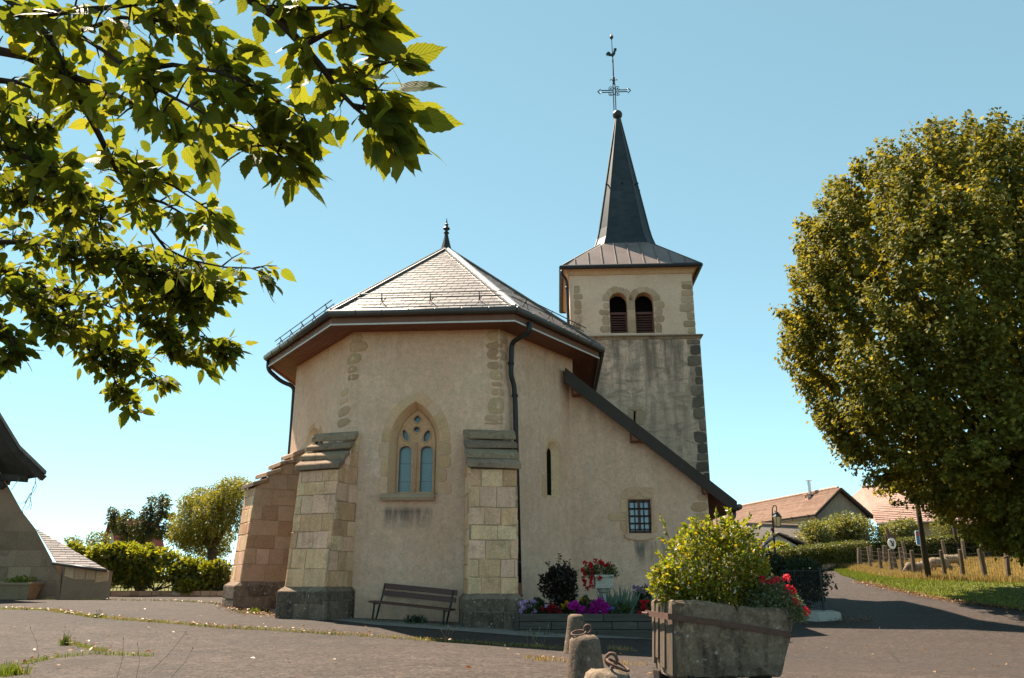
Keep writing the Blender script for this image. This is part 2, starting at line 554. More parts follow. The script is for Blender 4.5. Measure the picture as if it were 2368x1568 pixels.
M['barnstone'] = stone_mat('barn_stone', (.27, .175, .11), (.32, .21, .135), (.23, .145, .09), darkamt=.5)
M['mortar'] = simple('lime_mortar', (.36, .25, .165), (.29, .20, .13), 3, .95, .1, .4, 40)
M['mortar_dark'] = simple('dark_mortar', (.17, .135, .105), (.13, .10, .08), 3, .95, .1, .4, 40)
M['slate'] = simple('roof_slate', (.16, .122, .108), (.215, .17, .15), 2.0, .42, .5, .25, 30, .004, var=.22, fine=.2)
M['annexslate'] = simple('annex_slate', (.10, .082, .082), (.15, .125, .122), 2.5, .7, .2, .3, 30, .006, var=.2)
M['zinc'] = simple('zinc_flashing', (.34, .31, .29), (.42, .39, .37), 4, .42, .5, .1, 30, .004, metal=.5)
M['darkmetal'] = simple('brown_metal', (.045, .036, .03), (.065, .052, .045), 3, .42, .5, .15, 30, .004, fine=.12)
M['ironblack'] = simple('black_iron', (.012, .012, .013), (.022, .02, .02), 8, .5, .4, .2, 60, .003)
M['rust'] = simple('rusty_iron', (.085, .042, .03), (.13, .066, .045), 14, .75, .3, .4, 80, .004)
M['claypipe'] = simple('red_brown_pipe', (.28, .10, .045), (.22, .08, .04), 9, .6, .4, .2, 40)
M['soffit'] = simple('soffit_wood', (.20, .075, .038), (.16, .058, .030), 3.0, .6, .3, .2, 30, .004, var=.08, fine=.12, stretch=(1, 1, 1))
M['fascia'] = simple('fascia_wood', (.20, .09, .055), (.16, .07, .042), 3.0, .6, .3, .2, 30, .004, fine=.12)
M['whitetrim'] = simple('white_trim', (.62, .56, .52), (.55, .50, .46), 3, .6, .3, .1, 30, .003)
M['verge'] = simple('verge_metal', (.036, .024, .017), (.050, .033, .024), 1.2, .55, .2, .15, 14, .006, fine=.1)
M['skirt'] = simple('skirt_sheet_metal', (.14, .10, .092), (.19, .14, .125), 1.4, .5, .3, .15, 5, .02, fine=.1)
M['louvre'] = simple('louvre_wood', (.15, .065, .05), (.11, .05, .04), 6, .7, .25, .3, 40, .004, stretch=(1, 1, 4))
M['void'] = simple('dark_interior', (.006, .005, .005), (.01, .008, .008), 3, .95, .05, 0, 10)
M['benchwood'] = simple('bench_wood', (.10, .030, .018), (.07, .022, .014), 4, .5, .4, .3, 50, .003, var=.1, stretch=(.6, 4, 4))
M['sleeper'] = simple('sleeper_wood', (.060, .048, .040), (.095, .078, .064), 3, .85, .15, .6, 20, .01, var=.2, stretch=(.5, 3, 5))
M['postwood'] = simple('post_wood', (.095, .07, .052), (.16, .12, .09), 6, .9, .1, .6, 40, .01, var=.2, stretch=(4, 4, .6))
M['soil'] = simple('bed_soil', (.035, .024, .016), (.055, .038, .026), 8, .95, .05, .8, 30, .03)
M['concrete'] = simple('step_concrete', (.34, .31, .27), (.42, .38, .33), 5, .9, .15, .4, 50, .006)
M['barnplaster'] = simple('barn_render', (.31, .195, .125), (.22, .14, .09), 1.3, .93, .1, .5, 30, .02)
M['housewall'] = simple('cream_house_wall', (.50, .42, .34), (.43, .36, .29), 1.0, .92, .1, .4, 20, .02)
M['whitewall'] = simple('white_house_wall', (.62, .57, .48), (.56, .51, .43), 1.0, .92, .1, .3, 20, .02)
M['greywall'] = simple('grey_gable_boards', (.20, .165, .135), (.28, .235, .195), 1.6, .93, .1, .6, 9, .02, stretch=(4, 4, .7))
M['darkwood'] = simple('old_dark_wood', (.030, .022, .018), (.055, .042, .034), 4, .85, .15, .4, 40, .006, var=.15)
M['greyroof'] = simple('grey_shingle_roof', (.15, .12, .10), (.20, .165, .14), 4, .8, .2, .5, 18, .02)
M['steel'] = simple('galvanised_flue', (.50, .52, .54), (.58, .60, .62), 6, .3, .5, .05, 30, .002, metal=.8)
M['chimney'] = simple('chimney_brick', (.30, .19, .15), (.38, .27, .22), 5, .9, .1, .4, 30, .01)
M['bark'] = simple('tree_bark', (.045, .034, .026), (.085, .066, .050), 6, .92, .1, .9, 30, .02, stretch=(3, 3, .7))
M['twig'] = simple('dry_twig', (.20, .15, .11), (.28, .22, .17), 8, .9, .1, .3, 50)
M['wool'] = simple('sheep_wool', (.17, .125, .085), (.26, .20, .145), 6, .95, .1, .8, 45, .03)
M['signwhite'] = simple('sign_white', (.74, .74, .74), (.70, .70, .71), 4, .5, .4, .02, 30)
M['signblue'] = simple('sign_blue', (.02, .16, .42), (.025, .17, .44), 4, .5, .4, .02, 30)
M['signred'] = simple('sign_red', (.50, .02, .03), (.52, .03, .04), 4, .5, .4, .02, 30)
M['lampglass'] = simple('lantern_glass', (.62, .50, .30), (.58, .46, .27), 5, .25, .5, .02, 30)
M['urnstone'] = stone_mat('urn_stone', (.46, .40, .33), (.52, .46, .38), (.38, .33, .27), darkamt=.5)

# tiled roofs far away: courses as relief
def tile_mat(name, c1, c2, s=(3.0, 3.0)):
    k = NT(name)
    a = k.noise(1.6, 5, .65); b = k.noise(14, 5, .7)
    col = k.ramp(a, [(.3, c1), (.7, c2)])
    col = k.mix(1.0, col, k.ramp(b, [(.25, .75), (.75, 1.25)]), 'MULTIPLY')
    r = k.objrand()
    col = k.hsv(col, .5, 1, k.rng(r, 0, 1, .88, 1.12))
    k.pbr(col, .85, .2, k.bump(b, .3, .01))
    return k.m
M['tile'] = tile_mat('clay_roof_tile', (.26, .165, .125), (.34, .225, .175))
M['tile2'] = tile_mat('old_clay_tile', (.23, .14, .11), (.31, .20, .16))
M['redroof'] = tile_mat('red_roof', (.28, .06, .035), (.34, .08, .05))

# lead-patterned glass of the gothic window
k = NT('leaded_glass')
v = k.map(k.pos, (10.5, 10.5, 10.5), (0, 0, 0))
tx, ty, tz = k.xyz(v)
fx = k.math('SUBTRACT', k.math('FRACT', tx), .5); fz = k.math('SUBTRACT', k.math('FRACT', tz), .5)
rr = k.math('SQRT', k.math('ADD', k.math('MULTIPLY', fx, fx), k.math('MULTIPLY', fz, fz)))
ring = k.rng(k.math('ABSOLUTE', k.math('SUBTRACT', rr, .40)), .07, .03)
sadd = k.rng(k.math('ABSOLUTE', k.math('SUBTRACT', k.math('FRACT', k.math('MULTIPLY', tz, .22)), .5)), .03, .012)
colr = k.mix(k.objrand(), (.13, .22, .235), (.055, .09, .10))
colr = k.mix(k.rng(k.noise(9, 3, .6), .3, .7, 0, .5), colr, (.15, .22, .23))
colr = k.mix(k.math('MULTIPLY', ring, .75), colr, (.20, .22, .20))
colr = k.mix(sadd, colr, (.10, .10, .10))
k.pbr(colr, .22, .6, k.bump(k.noise(14, 2), .25, .01))
M['glass'] = k.m
k = NT('window_glass')
k.pbr(k.ramp(k.noise(2, 2), [(.3, (.10, .16, .20)), (.7, (.14, .21, .25))]), .04, 1.0, k.bump(k.noise(3, 2), .04, .01))
M['pane'] = k.m

# leaves
def leaf_mat(name, cols, trans=.5, tcol=None, rough=.45, veins=False, spec=.35):
    k = NT(name)
    r = k.island()
    st = [(i / max(1, len(cols) - 1), c) for i, c in enumerate(cols)]
    col = k.ramp(r, st)
    col = k.mix(1.0, col, k.ramp(k.noise(1.7, 3, .6), [(.3, .8), (.7, 1.2)]), 'MULTIPLY')
    nrm = None
    tc = k.mix(1.0, col, (*(tcol or (2.6, 2.2, .8)),), 'MULTIPLY')
    if veins:
        uv = k.n('ShaderNodeUVMap').outputs[0]
        U, V, W = k.xyz(uv)
        av = k.math('ABSOLUTE', k.math('SUBTRACT', V, .5))
        ph = k.math('FRACT', k.math('SUBTRACT', k.math('MULTIPLY', U, 8.0), k.math('MULTIPLY', av, 7.0)))
        vein = k.rng(k.math('ABSOLUTE', k.math('SUBTRACT', ph, .5)), .06, .13, 1, 0)
        midv = k.rng(av, .012, .03, 1, 0)
        vn = k.math('MAXIMUM', vein, midv)
        tc = k.mix(k.math('MULTIPLY', vn, .45), tc, k.mix(1.0, tc, (.45, .5, .4), 'MULTIPLY'))
        nrm = k.bump(k.math('ADD', k.math('ABSOLUTE', k.math('SUBTRACT', ph, .5)), k.math('MULTIPLY', midv, -1)), .35, .004)
    p = k.n('ShaderNodeBsdfPrincipled')
    k.L(col, p.inputs['Base Color']); p.inputs['Roughness'].default_value = rough; p.inputs['Specular IOR Level'].default_value = spec
    t = k.n('ShaderNodeBsdfTranslucent'); k.L(tc, t.inputs[0])
    if nrm is not None:
        k.L(nrm, p.inputs['Normal']); k.L(nrm, t.inputs['Normal'])
    x = k.n('ShaderNodeMixShader'); x.inputs[0].default_value = trans
    k.L(p.outputs[0], x.inputs[1]); k.L(t.outputs[0], x.inputs[2]); k.L(x.outputs[0], k.out.inputs[0])
    return k.m
M['mulberry'] = leaf_mat('mulberry_leaf', [(.055, .085, .014), (.075, .105, .018), (.095, .115, .02)], .55, (3.3, 2.4, .85), .55, veins=True, spec=.12)
M['linden'] = leaf_mat('linden_leaf', [(.065, .078, .014), (.12, .125, .020), (.21, .195, .034), (.055, .065, .016)], .38, (2.4, 1.9, .8), .62, spec=.14)
M['hedge'] = leaf_mat('hedge_leaf', [(.05, .065, .014), (.075, .085, .018), (.10, .10, .025)], .3)
M['vine'] = leaf_mat('vine_leaf', [(.07, .10, .015), (.12, .14, .02), (.17, .17, .03)], .45, (2.6, 2.2, .6))
M['pear'] = leaf_mat('pear_leaf', [(.035, .045, .014), (.055, .065, .018), (.05, .05, .02)], .3)
M['willow'] = leaf_mat('willow_leaf', [(.07, .085, .016), (.12, .125, .022), (.16, .15, .03)], .4)
M['palebush'] = leaf_mat('pale_bush_leaf', [(.085, .10, .035), (.13, .14, .055), (.17, .17, .075)], .3)
M['yellowshrub'] = leaf_mat('yellow_green_leaf', [(.065, .095, .013), (.12, .15, .018), (.19, .19, .024), (.09, .125, .017), (.26, .18, .03)], .45, (2.3, 2.0, .6), .4)
M['darkshrub'] = leaf_mat('purple_leaf', [(.022, .014, .012), (.035, .020, .016), (.03, .026, .014)], .2, (1.6, 1.2, .8))
M['deepgreen'] = leaf_mat('deep_green_leaf', [(.016, .026, .012), (.026, .038, .018), (.036, .048, .022)], .2)
M['herb'] = leaf_mat('green_herb_leaf', [(.04, .06, .015), (.06, .085, .02), (.08, .10, .03)], .3)
M['herbgrey'] = leaf_mat('grey_green_leaf', [(.07, .095, .05), (.10, .125, .07), (.13, .155, .095)], .3)
M['iris'] = leaf_mat('iris_leaf', [(.07, .11, .08), (.09, .14, .10), (.11, .16, .12)], .25)
M['grass'] = leaf_mat('green_grass', [(.07, .10, .015), (.10, .125, .02), (.14, .145, .03)], .4, (2.0, 1.9, .7))
M['hay'] = leaf_mat('dry_grass', [(.20, .135, .05), (.27, .19, .075), (.32, .235, .10), (.19, .15, .05)], .35, (1.7, 1.5, .9))
M['litter'] = leaf_mat('fallen_leaf', [(.17, .065, .02), (.24, .11, .04), (.27, .17, .08), (.12, .05, .02)], .2, (1.4, 1.2, .9))
for nm, c in dict(magenta=(.48, .012, .32), red=(.55, .012, .018), crimson=(.32, .01, .02), lilac=(.62, .42, .66), yellow=(.70, .38, .01), mauve=(.30, .17, .30), violet=(.20, .17, .55), coral=(.62, .03, .05)).items():
    M[nm] = leaf_mat(nm + '_petal', [tuple(x * .8 for x in c), c, tuple(min(.8, x * 1.25) for x in c)], .3, (1.4, 1.4, 1.4), .6)

# ground: coarse worn asphalt, finer lighter strip beyond the crack, paved foot of the wall
k = NT('worn_asphalt')
X, Y, Z = k.xyz()
n1 = k.noise(.35, 5, .65); n2 = k.noise(2.5, 6, .7)
g1 = k.voro(34, None, 'F1', 1); g1v = k.hsv(g1, .5, 0, 1)
g2 = k.noise(150, 4, .8)
g3 = k.noise(20, 6, .85)
col = k.ramp(n1, [(.25, (.027, .0175, .0135)), (.75, (.038, .0255, .020))])
col = k.mix(k.rng(n2, .4, .8, 0, .5), col, (.052, .041, .035))
col = k.mix(1.0, col, k.ramp(g1v, [(0, .35), (.5, .9), (1, 1.9)]), 'MULTIPLY')
col = k.mix(1.0, col, k.ramp(g3, [(.3, .40), (.5, 1.0), (.72, 1.75)]), 'MULTIPLY')
col = k.mix(1.0, col, k.ramp(k.noise(1.1, 5, .7), [(.3, .78), (.7, 1.2)]), 'MULTIPLY')
far = k.math('MULTIPLY', k.rng(k.math('ADD', Y, k.math('MULTIPLY', X, .33)), 12.8, 13.6), .5)
col = k.mix(far, col, (.037, .027, .022))
dirt = k.math('MULTIPLY', k.rng(k.noise(.8, 5, .7), .52, .72), k.rng(X, 1.0, -4.0, 0, .75))
col = k.mix(dirt, col, (.034, .022, .016))
col = k.mix(1.0, col, k.ramp(k.noise(7.5, 8, .92), [(.42, .6), (.5, 1.0), (.58, 1.45)]), 'MULTIPLY')
col = k.mix(k.rng(k.noise(.22, 6, .75, None, 1.5), .56, .60, 0, .35), col, (.03, .025, .023))
col = k.mix(k.rng(k.voro(.35, k.mix(.08, k.pos, k.n('ShaderNodeTexNoise').outputs[1]), 'DISTANCE_TO_EDGE'), .006, .0, 0, .6), col, (.016, .013, .011))
k.pbr(col, .88, .25, k.bump(k.math('ADD', g3, k.math('MULTIPLY', g1v, .8)), .8, .012))
M['asphalt'] = k.m
M['meadow'] = simple('meadow_turf', (.085, .090, .022), (.13, .115, .035), .9, .95, .1, .6, 14, .05)
M['lawn'] = simple('verge_turf', (.075, .085, .016), (.12, .105, .03), 1.2, .95, .1, .6, 20, .04)
M['hayfield'] = simple('dry_field', (.22, .155, .065), (.29, .21, .095), .8, .95, .1, .6, 14, .05)
M['paving'] = simple('wall_foot_paving', (.13, .11, .095), (.18, .155, .13), 5, .9, .15, .7, 22, .02, var=.2)
# ------------------------------------------------------------------ terrain
CTRL = [(0, 4, 0), (-5, 8, 0), (5, 8, -.05), (0, 12, 0), (10, 12, -.24), (-10, 12, .05), (.3, 17.4, -.02), (-4.5, 17.6, .19), (-3.1, 18.2, .15), (-1.5, 17.8, .08), (2.2, 9, -.02),
        (-4.9, 18.4, .18), (-1.6, 14.8, .0), (.1, 14.6, -.11), (1.84, 14.5, -.22), (4, 14, -.28), (1.5, 17.4, -.07), (4, 17.5, -.2), (9, 17, -.3), (8, 20.5, -.2), (12, 20, -.25), (13.5, 23, .17), (20, 16, -.2),
        (-7.4, 21.2, .33), (-12, 26, .40), (-7, 28.5, .38), (-20, 26, .45), (8.5, 24.5, .1), (13.6, 27, .44), (16.7, 33, .93), (19, 33, .95),
        (21, 50, 1.6), (17.5, 45, 1.2), (17.3, 54, 1.8), (34, 58, 2.3), (30, 25, .5), (40, 40, 1.5), (24, 65, 2.6), (40, 75, 3), (0, 45, .6), (0, 60, 1.0),
        (-20, 45, .4), (-30, 60, .5), (0, 100, 2), (60, 80, 3), (-60, 80, .5), (0, -12, 0), (-30, 0, 0), (30, 0, -.2), (-30, 15, .2), (60, 10, .2), (60, 40, 1.6), (-70, 20, .3),
        (-120, -60, 0), (120, -60, 0), (-140, 140, .8), (140, 140, 3), (0, 180, 2), (3, 22, .0), (5, 30, .5)]
ca = np.array(CTRL, float)

def _tps(r2): return np.where(r2 > 0, r2 * np.log(np.maximum(r2, 1e-9)), 0)
_r2 = ((ca[:, None, :2] - ca[None, :, :2]) ** 2).sum(-1)
_n = len(ca)
_A = np.zeros((_n + 3, _n + 3)); _A[:_n, :_n] = _tps(_r2) + np.eye(_n) * .3
_A[:_n, _n] = 1; _A[:_n, _n + 1:] = ca[:, :2]; _A[_n, :_n] = 1; _A[_n + 1:, :_n] = ca[:, :2].T
_w = np.linalg.solve(_A, np.concatenate([ca[:, 2], [0, 0, 0]]))

def gz(x, y):
    x = np.clip(np.asarray(x, float), -150, 150); y = np.clip(np.asarray(y, float), -60, 190)
    sh = x.shape
    q = np.stack([x.ravel(), y.ravel()], 1)
    r2 = ((q[:, None, :] - ca[None, :, :2]) ** 2).sum(-1)
    z = _tps(r2) @ _w[:_n] + _w[_n] + q @ _w[_n + 1:]
    return z.reshape(sh)

def gz1(x, y): return float(gz(np.array([x]), np.array([y]))[0])

def G(u, v, lift=0.0):
    """the ground point seen at (u, v)"""
    d = ray(u, v)
    ts = np.concatenate([np.arange(4, 40, .1), np.arange(40, 160, .5)])
    x, y, z = CAM.x + d.x * ts, CAM.y + d.y * ts, CAM.z + d.z * ts
    e = z - gz(x, y)
    i = np.argmax(e < 0)
    if e[i] >= 0: i = len(ts) - 1
    j = max(i - 1, 0)
    f = e[j] / (e[j] - e[i]) if e[j] != e[i] else 0
    t = ts[j] + (ts[i] - ts[j]) * f
    p = CAM + d * t
    return Vector((p.x, p.y, gz1(p.x, p.y) + lift))

def axis(lo, hi, fine, f0, f1, coarse):
    a = list(np.arange(f0, f1 + .01, fine)); s = coarse
    while a[-1] < hi: a.append(min(hi, a[-1] + s)); s *= 1.25
    s = coarse
    while a[0] > lo: a.insert(0, max(lo, a[0] - s)); s *= 1.25
    return np.array(a)
gx, gy = axis(-2500, 2500, .75, -26, 40, 2), axis(-300, 3500, .6, 2, 62, 2)
XX, YY = np.meshgrid(gx, gy)
ZZ = gz(XX, YY)
V = np.stack([XX, YY, ZZ], -1).reshape(-1, 3)
nx, ny = len(gx), len(gy)
i, j = np.meshgrid(np.arange(nx - 1), np.arange(ny - 1))
a0 = (j * nx + i).ravel()
me = fast_mesh('ground', V, np.stack([a0, a0 + 1, a0 + nx + 1, a0 + nx], 1), M['asphalt'], smooth=True)
me.materials.append(M['meadow'])
cxx, cyy = (XX[:-1, :-1] + XX[1:, 1:]).ravel() / 2, (YY[:-1, :-1] + YY[1:, 1:]).ravel() / 2
mi = ((cyy > 57) | ((cxx < 3) & (cyy > 30)) | (cxx < -26) | (cyy < -30) | (cxx > 45)).astype(np.int32)
me.polygons.foreach_set('material_index', mi)
tag(link('ground', me), kind='structure')

def sheet(name, near, far, mat, lift, rows=24, cols=60):
    """a ground layer lofted between two polylines, following the terrain"""
    def resample(pl, n):
        p = np.array([(q[0], q[1]) for q in pl]); L = np.concatenate([[0], np.cumsum(np.linalg.norm(np.diff(p, axis=0), axis=1))])
        t = np.linspace(0, L[-1], n)
        return np.stack([np.interp(t, L, p[:, 0]), np.interp(t, L, p[:, 1])], 1)
    A, B = resample(near, cols), resample(far, cols)
    f = np.linspace(0, 1, rows)[:, None, None]
    q = A[None] * (1 - f) + B[None] * f
    z = gz(q[..., 0], q[..., 1]) + lift
    V = np.concatenate([q, z[..., None]], -1).reshape(-1, 3)
    i, j = np.meshgrid(np.arange(cols - 1), np.arange(rows - 1)); a = (j * cols + i).ravel()
    o = link(name, fast_mesh(name, V, np.stack([a, a + 1, a + cols + 1, a + cols], 1), mat, smooth=True))
    tag(o, kind='structure')
    return o

# ------------------------------------------------------------------ the church
church = thing('church', 'rendered village church with slate apse roof, stone buttresses and a pointed tower spire', 'church', (-2, 24, 0))
ZW = 6.93
A, B, C, D = [P(u, v, Z=6.9) for u, v in ((686, 850), (818, 770), (1155, 763), (1323, 833))]
AX = Vector((.055, 1, 0)).normalized()
A2, D2 = A + AX * 13, D + AX * 13
ring6 = [Vector((p.x, p.y, 0)) for p in (A2, A, B, C, D, D2)]

def offs(d):
    """the wall polygon moved out by d, mitred"""
    out = []
    for i in range(6):
        ls = []
        for a, b in ((i - 1, i), (i, i + 1)):
            if a < 0 or b > 5: continue
            s = (ring6[b] - ring6[a]).normalized(); n = Vector((s.y, -s.x, 0))
            ls.append((ring6[i] + n * d, s))
        if len(ls) == 1: out.append(ls[0][0]); continue
        (p, s1), (q, s2) = ls
        c = s1.x * s2.y - s1.y * s2.x
        t = ((q - p).x * s2.y - (q - p).y * s2.x) / c
        out.append(p + s1 * t)
    return out
def lvl(p, z): return Vector((p.x, p.y, z))
wAB, wBC, wCD = Wall(A, B, (-1, -1, 0)), Wall(B, C, (0, -1, 0)), Wall(C, D, (1, -1, 0))
wA2 = Wall(A2, A, (-1, 0, 0)); wD2 = Wall(D, D2, (1, 0, 0))

# gothic window opening
def z7(x, y): return (838 + .3685 * x, 895.8 + .3685 * y)
def box_px(W, l, r, b, s, t, lift=0, zf=z7):
    a = W.px(*zf(l, b), lift); c = W.px(*zf(r, b), lift); m = (l + r) / 2
    return a[0], c[0], (a[1] + c[1]) / 2, W.px(*zf(m, s), lift)[1], W.px(*zf(m, t), lift)[1]

def arch2(sl, sr, z0, zs, zt, k=9):
    c, hw, H = (sl + sr) / 2, (sr - sl) / 2, zt - zs
    e = (H * H - hw * hw) / (2 * hw); Rr = hw + e
    amax = math.acos(max(-1, min(1, e / Rr)))
    arc = [(c - e + Rr * math.cos(amax * i / k), zs + Rr * math.sin(amax * i / k)) for i in range(k + 1)]
    return [(sl, z0), (sr, z0)] + arc + [(2 * c - x, z) for x, z in arc[:-1][::-1]]
GW = box_px(wBC, 152, 476, 672, 345, 88)
GI = box_px(wBC, 208, 452, 664, 352, 146, -.34)
gw_hole, gw_in = arch2(*GW), arch2(*GI)
# lancet
def z3(x, y): return (1184.8 + .3318 * x, 809 + .3318 * y)
LW = box_px(wCD, 236, 326, 1025, 720, 640, 0, z3)
lm, lh = (LW[0] + LW[1]) / 2, (LW[1] - LW[0]) / 2
lw_hole = arch(LW[0], LW[1], LW[2], LW[3], LW[4], 6, False)
LI = box_px(wCD, 241, 270, 1012, 730, 688, -.13, z3)
lw_in = arch(LI[0], LI[1], LI[2], LI[3], LI[4], 6, False)
# lancet of the left face
LL = [wAB.px(707, 1060)[0], wAB.px(738, 1060)[0], wAB.px(722, 1120)[1], wAB.px(722, 1025)[1], wAB.px(722, 992)[1]]
ll_hole = arch(min(LL[:2]), max(LL[:2]), LL[2], LL[3], LL[4], 6, False)
lc, lq = (LL[0] + LL[1]) / 2, abs(LL[1] - LL[0]) / 2
ll_in = arch(lc - lq * .5, lc + lq * .5, LL[2] + .1, LL[3], LL[3] + lq * .5, 6, False)

mb = MB()
full = lambda W: [(0, -.5), (W.L, -.5), (W.L, ZW), (0, ZW)]
wAB.panel(mb, full(wAB), [ll_hole], .13, [ll_in], 0, 1)
wBC.panel(mb, full(wBC), [gw_hole], .34, [gw_in], 0, 1)
wCD.panel(mb, full(wCD), [lw_hole], .13, [lw_in], 0, 1)
for W in (wA2, wD2): W.panel(mb, full(W))
e6 = ring6
mb.face([lvl(e6[0], -.5), lvl(e6[5], -.5), lvl(e6[5], 10.6), lvl(e6[0], 10.6)])
apse_wall = mb.build('apse_wall', [M['plaster'], M['trace']], church)

# quoins showing through the render at the two corners
def z6(x, y): return (578 + .3662 * x, 491 + .3662 * y)
def corner_quoins(WL, WR, lst):
    def mapf(s, z, lift):
        n = (WL.n + WR.n) / 2
        if s < 0: return WL.at(WL.L + s, z, lift)
        return WR.at(s, z, lift)
    for ul, ur, v, h in lst:
        a = WL.px(ul, v)[0] - WL.L
        if a > 0: a = WR.px(ul, v)[0]
        b = WR.px(ur, v)[0]
        if b < 0: b = WL.px(ur, v)[0] - WL.L
        z = WR.px((ul + ur) / 2, v)[1]
        hz = abs(WR.px(ur, v - h / 2)[1] - WR.px(ur, v + h / 2)[1])
        blob_stone(mapf, (a + b) / 2, z, abs(b - a), hz, 'stone', M['quoin'], apse_wall, 12, .014)
corner_quoins(wAB, wBC, [(811, 838, 780, 20), (808, 853, 801, 25), (803, 836, 829, 24), (804, 828, 853, 17), (804, 830, 872, 14), (789, 806, 902, 17), (785, 806, 921, 13), (783, 808, 946, 24), (780, 809, 972, 20)])
corner_quoins(wBC, wCD, [(1126, 1173, 775, 28), (1123, 1162, 794, 15), (1127, 1170, 817, 28), (1125, 1161, 841, 17), (1131, 1162, 864, 22), (1136, 1160, 886, 10), (1135, 1166, 905, 16), (1128, 1164, 935, 40), (1122, 1162, 963, 18), (1121, 1162, 975, 6)])

# gothic window: tracery, panes, stones, sill
mb = MB()
def ell(cx, cy, rx, ry, k=12, rot=0, pw=1.0):
    o = []
    for i in range(k):
        a = 2 * math.pi * i / k
        x, y = rx * math.cos(a), ry * math.sin(a)
        f = 1 if pw == 1 else (abs(math.cos(a)) ** pw + abs(math.sin(a)) ** pw) ** (-1 / pw)
        x, y = x * f, y * f
        x, y = x * math.cos(rot) - y * math.sin(rot), x * math.sin(rot) + y * math.cos(rot)
        o.append(z7(cx + x, cy - y))
    return o
TL = -.30
lights = []
for l, r in ((216, 305), (352, 441)):
    q = box_px(wBC, l, r, 655, 400, 364, TL)
    lights.append(arch(q[0], q[1], q[2], q[3], q[4], 5, False))
lobes = [wBC.pxs(ell(*p), TL) for p in ((270, 302, 21, 40, 12, .35), (405, 306, 24, 42, 12, -.35), (345, 200, 28, 28, 12, 0, 1.3), (341, 265, 26, 22, 12, 0, 1.5))]
frame_out = [(a, b) for a, b in arch2(*GI)]
tess(mb, frame_out, lights + lobes, lambda s, z: wBC.at(s, z, TL))
for h in lights + lobes:
    kk = len(h)
    mb.faces([wBC.at(*p, TL) for p in h] + [wBC.at(*p, TL - .13) for p in h], [(q, (q + 1) % kk, kk + (q + 1) % kk, kk + q) for q in range(kk)])
mid = box_px(wBC, 318, 341, 655, 400, 364, TL)
gwin = mb.build('gothic_window', M['trace'], church)
mb = MB()
mb.prism([wBC.at(mid[0], mid[2], TL - .02), wBC.at(mid[1], mid[2], TL - .02), wBC.at((mid[0] + mid[1]) / 2 + .005, mid[2], TL + .07), wBC.at((mid[0] + mid[1]) / 2 - .005, mid[2], TL + .07)], UP * (mid[4] - mid[2] + .06))
for h in lights:                       # moulded rib round each light
    mb.tube([wBC.at(*p, TL + .004) for p in h[1:] + h[:1]], .022, 5)
for h in lobes:
    mb.tube([wBC.at(*p, TL + .004) for p in h + h[:1]], .018, 5)
mb.build('mullion', M['trace'], gwin)
for h in lights + lobes:
    mb = MB(); mb.face([wBC.at(*p, TL - .1) for p in h]); mb.build('pane', M['glass'], gwin)
def jambs(W, sl, sr, z0, zs, mat, parent, wr, hr, proud=.01, both=True, lo=.16):
    for side in ((-1, 1) if both else (both,)):
        z = z0
        while z < zs - .05:
            h = rnd.uniform(*hr)
            if zs - z < h * 1.4: h = zs - z
            wd = rnd.uniform(*wr)
            e = sl if side < 0 else sr
            a, b = (e - wd, e) if side < 0 else (e, e + wd)
            g = .005; r = min(.05, h * .2)
            if side < 0: pl = [(a + r, z + g), (b, z + g), (b, z + h - g), (a + r, z + h - g), (a, z + h - r), (a, z + r)]
            else: pl = [(a, z + g), (b - r, z + g), (b, z + r), (b, z + h - r), (b - r, z + h - g), (a, z + h - g)]
            m2 = MB(); m2.slab([W.at(*p) for p in pl], W.n, proud, .008); m2.build('stone', mat, parent)
            z += h
def voussoirs(W, pts, n, wr, mat, parent, proud=.01):
    """ring of stones outside the arc pts"""
    pts = [Vector((a, b)) for a, b in pts]
    L = [0]
    for i in range(1, len(pts)): L.append(L[-1] + (pts[i] - pts[i - 1]).length)
    def at(t):
        d = t * L[-1]
        for i in range(1, len(pts)):
            if d <= L[i] + 1e-9:
                f = (d - L[i - 1]) / max(L[i] - L[i - 1], 1e-9); p = pts[i - 1].lerp(pts[i], f)
                return p
        return pts[-1]
    def nor(t):
        q = at(min(1, t + .04)) - at(max(0, t - .04)); m = Vector((q.y, -q.x)).normalized()
        return m
    g = .012 / L[-1]
    for i in range(n):
        a, b = i / n + g / 2, (i + 1) / n - g / 2
        wd = rnd.uniform(*wr)
        ts = [a, (a + b) / 2, b]
        inn = [at(t) for t in ts]; out = [at(t) + nor(t) * wd * (1 if k != 1 else 1.04) for k, t in enumerate(ts)]
        pl = inn + out[::-1]
        m2 = MB(); m2.slab([W.at(p.x, p.y) for p in pl], W.n, proud, .008); m2.build('stone', mat, parent)
jambs(wBC, GW[0], GW[1], GW[2], GW[3], M['trace'], gwin, (.16, .34), (.28, .5))
voussoirs(wBC, gw_hole[1:][1:], 8, (.19, .27), M['trace'], gwin)
sa, sb = wBC.px(881, 1152), wBC.px(1006, 1152)
zt_, zb_ = wBC.px(945, 1141)[1], wBC.px(945, 1158)[1]
mb = MB()
mb.prism([wBC.at(sa[0], zb_ + .02, -.3), wBC.at(sa[0], zb_ + .02, .07), wBC.at(sa[0], zb_, .13), wBC.at(sa[0], zb_ + .07, .15), wBC.at(sa[0], zt_ - .01, .10), wBC.at(sa[0], zt_ + .04, -.3)], wBC.s * (sb[0] - sa[0]))
mb.build('sill', M['ashlar2'], gwin)
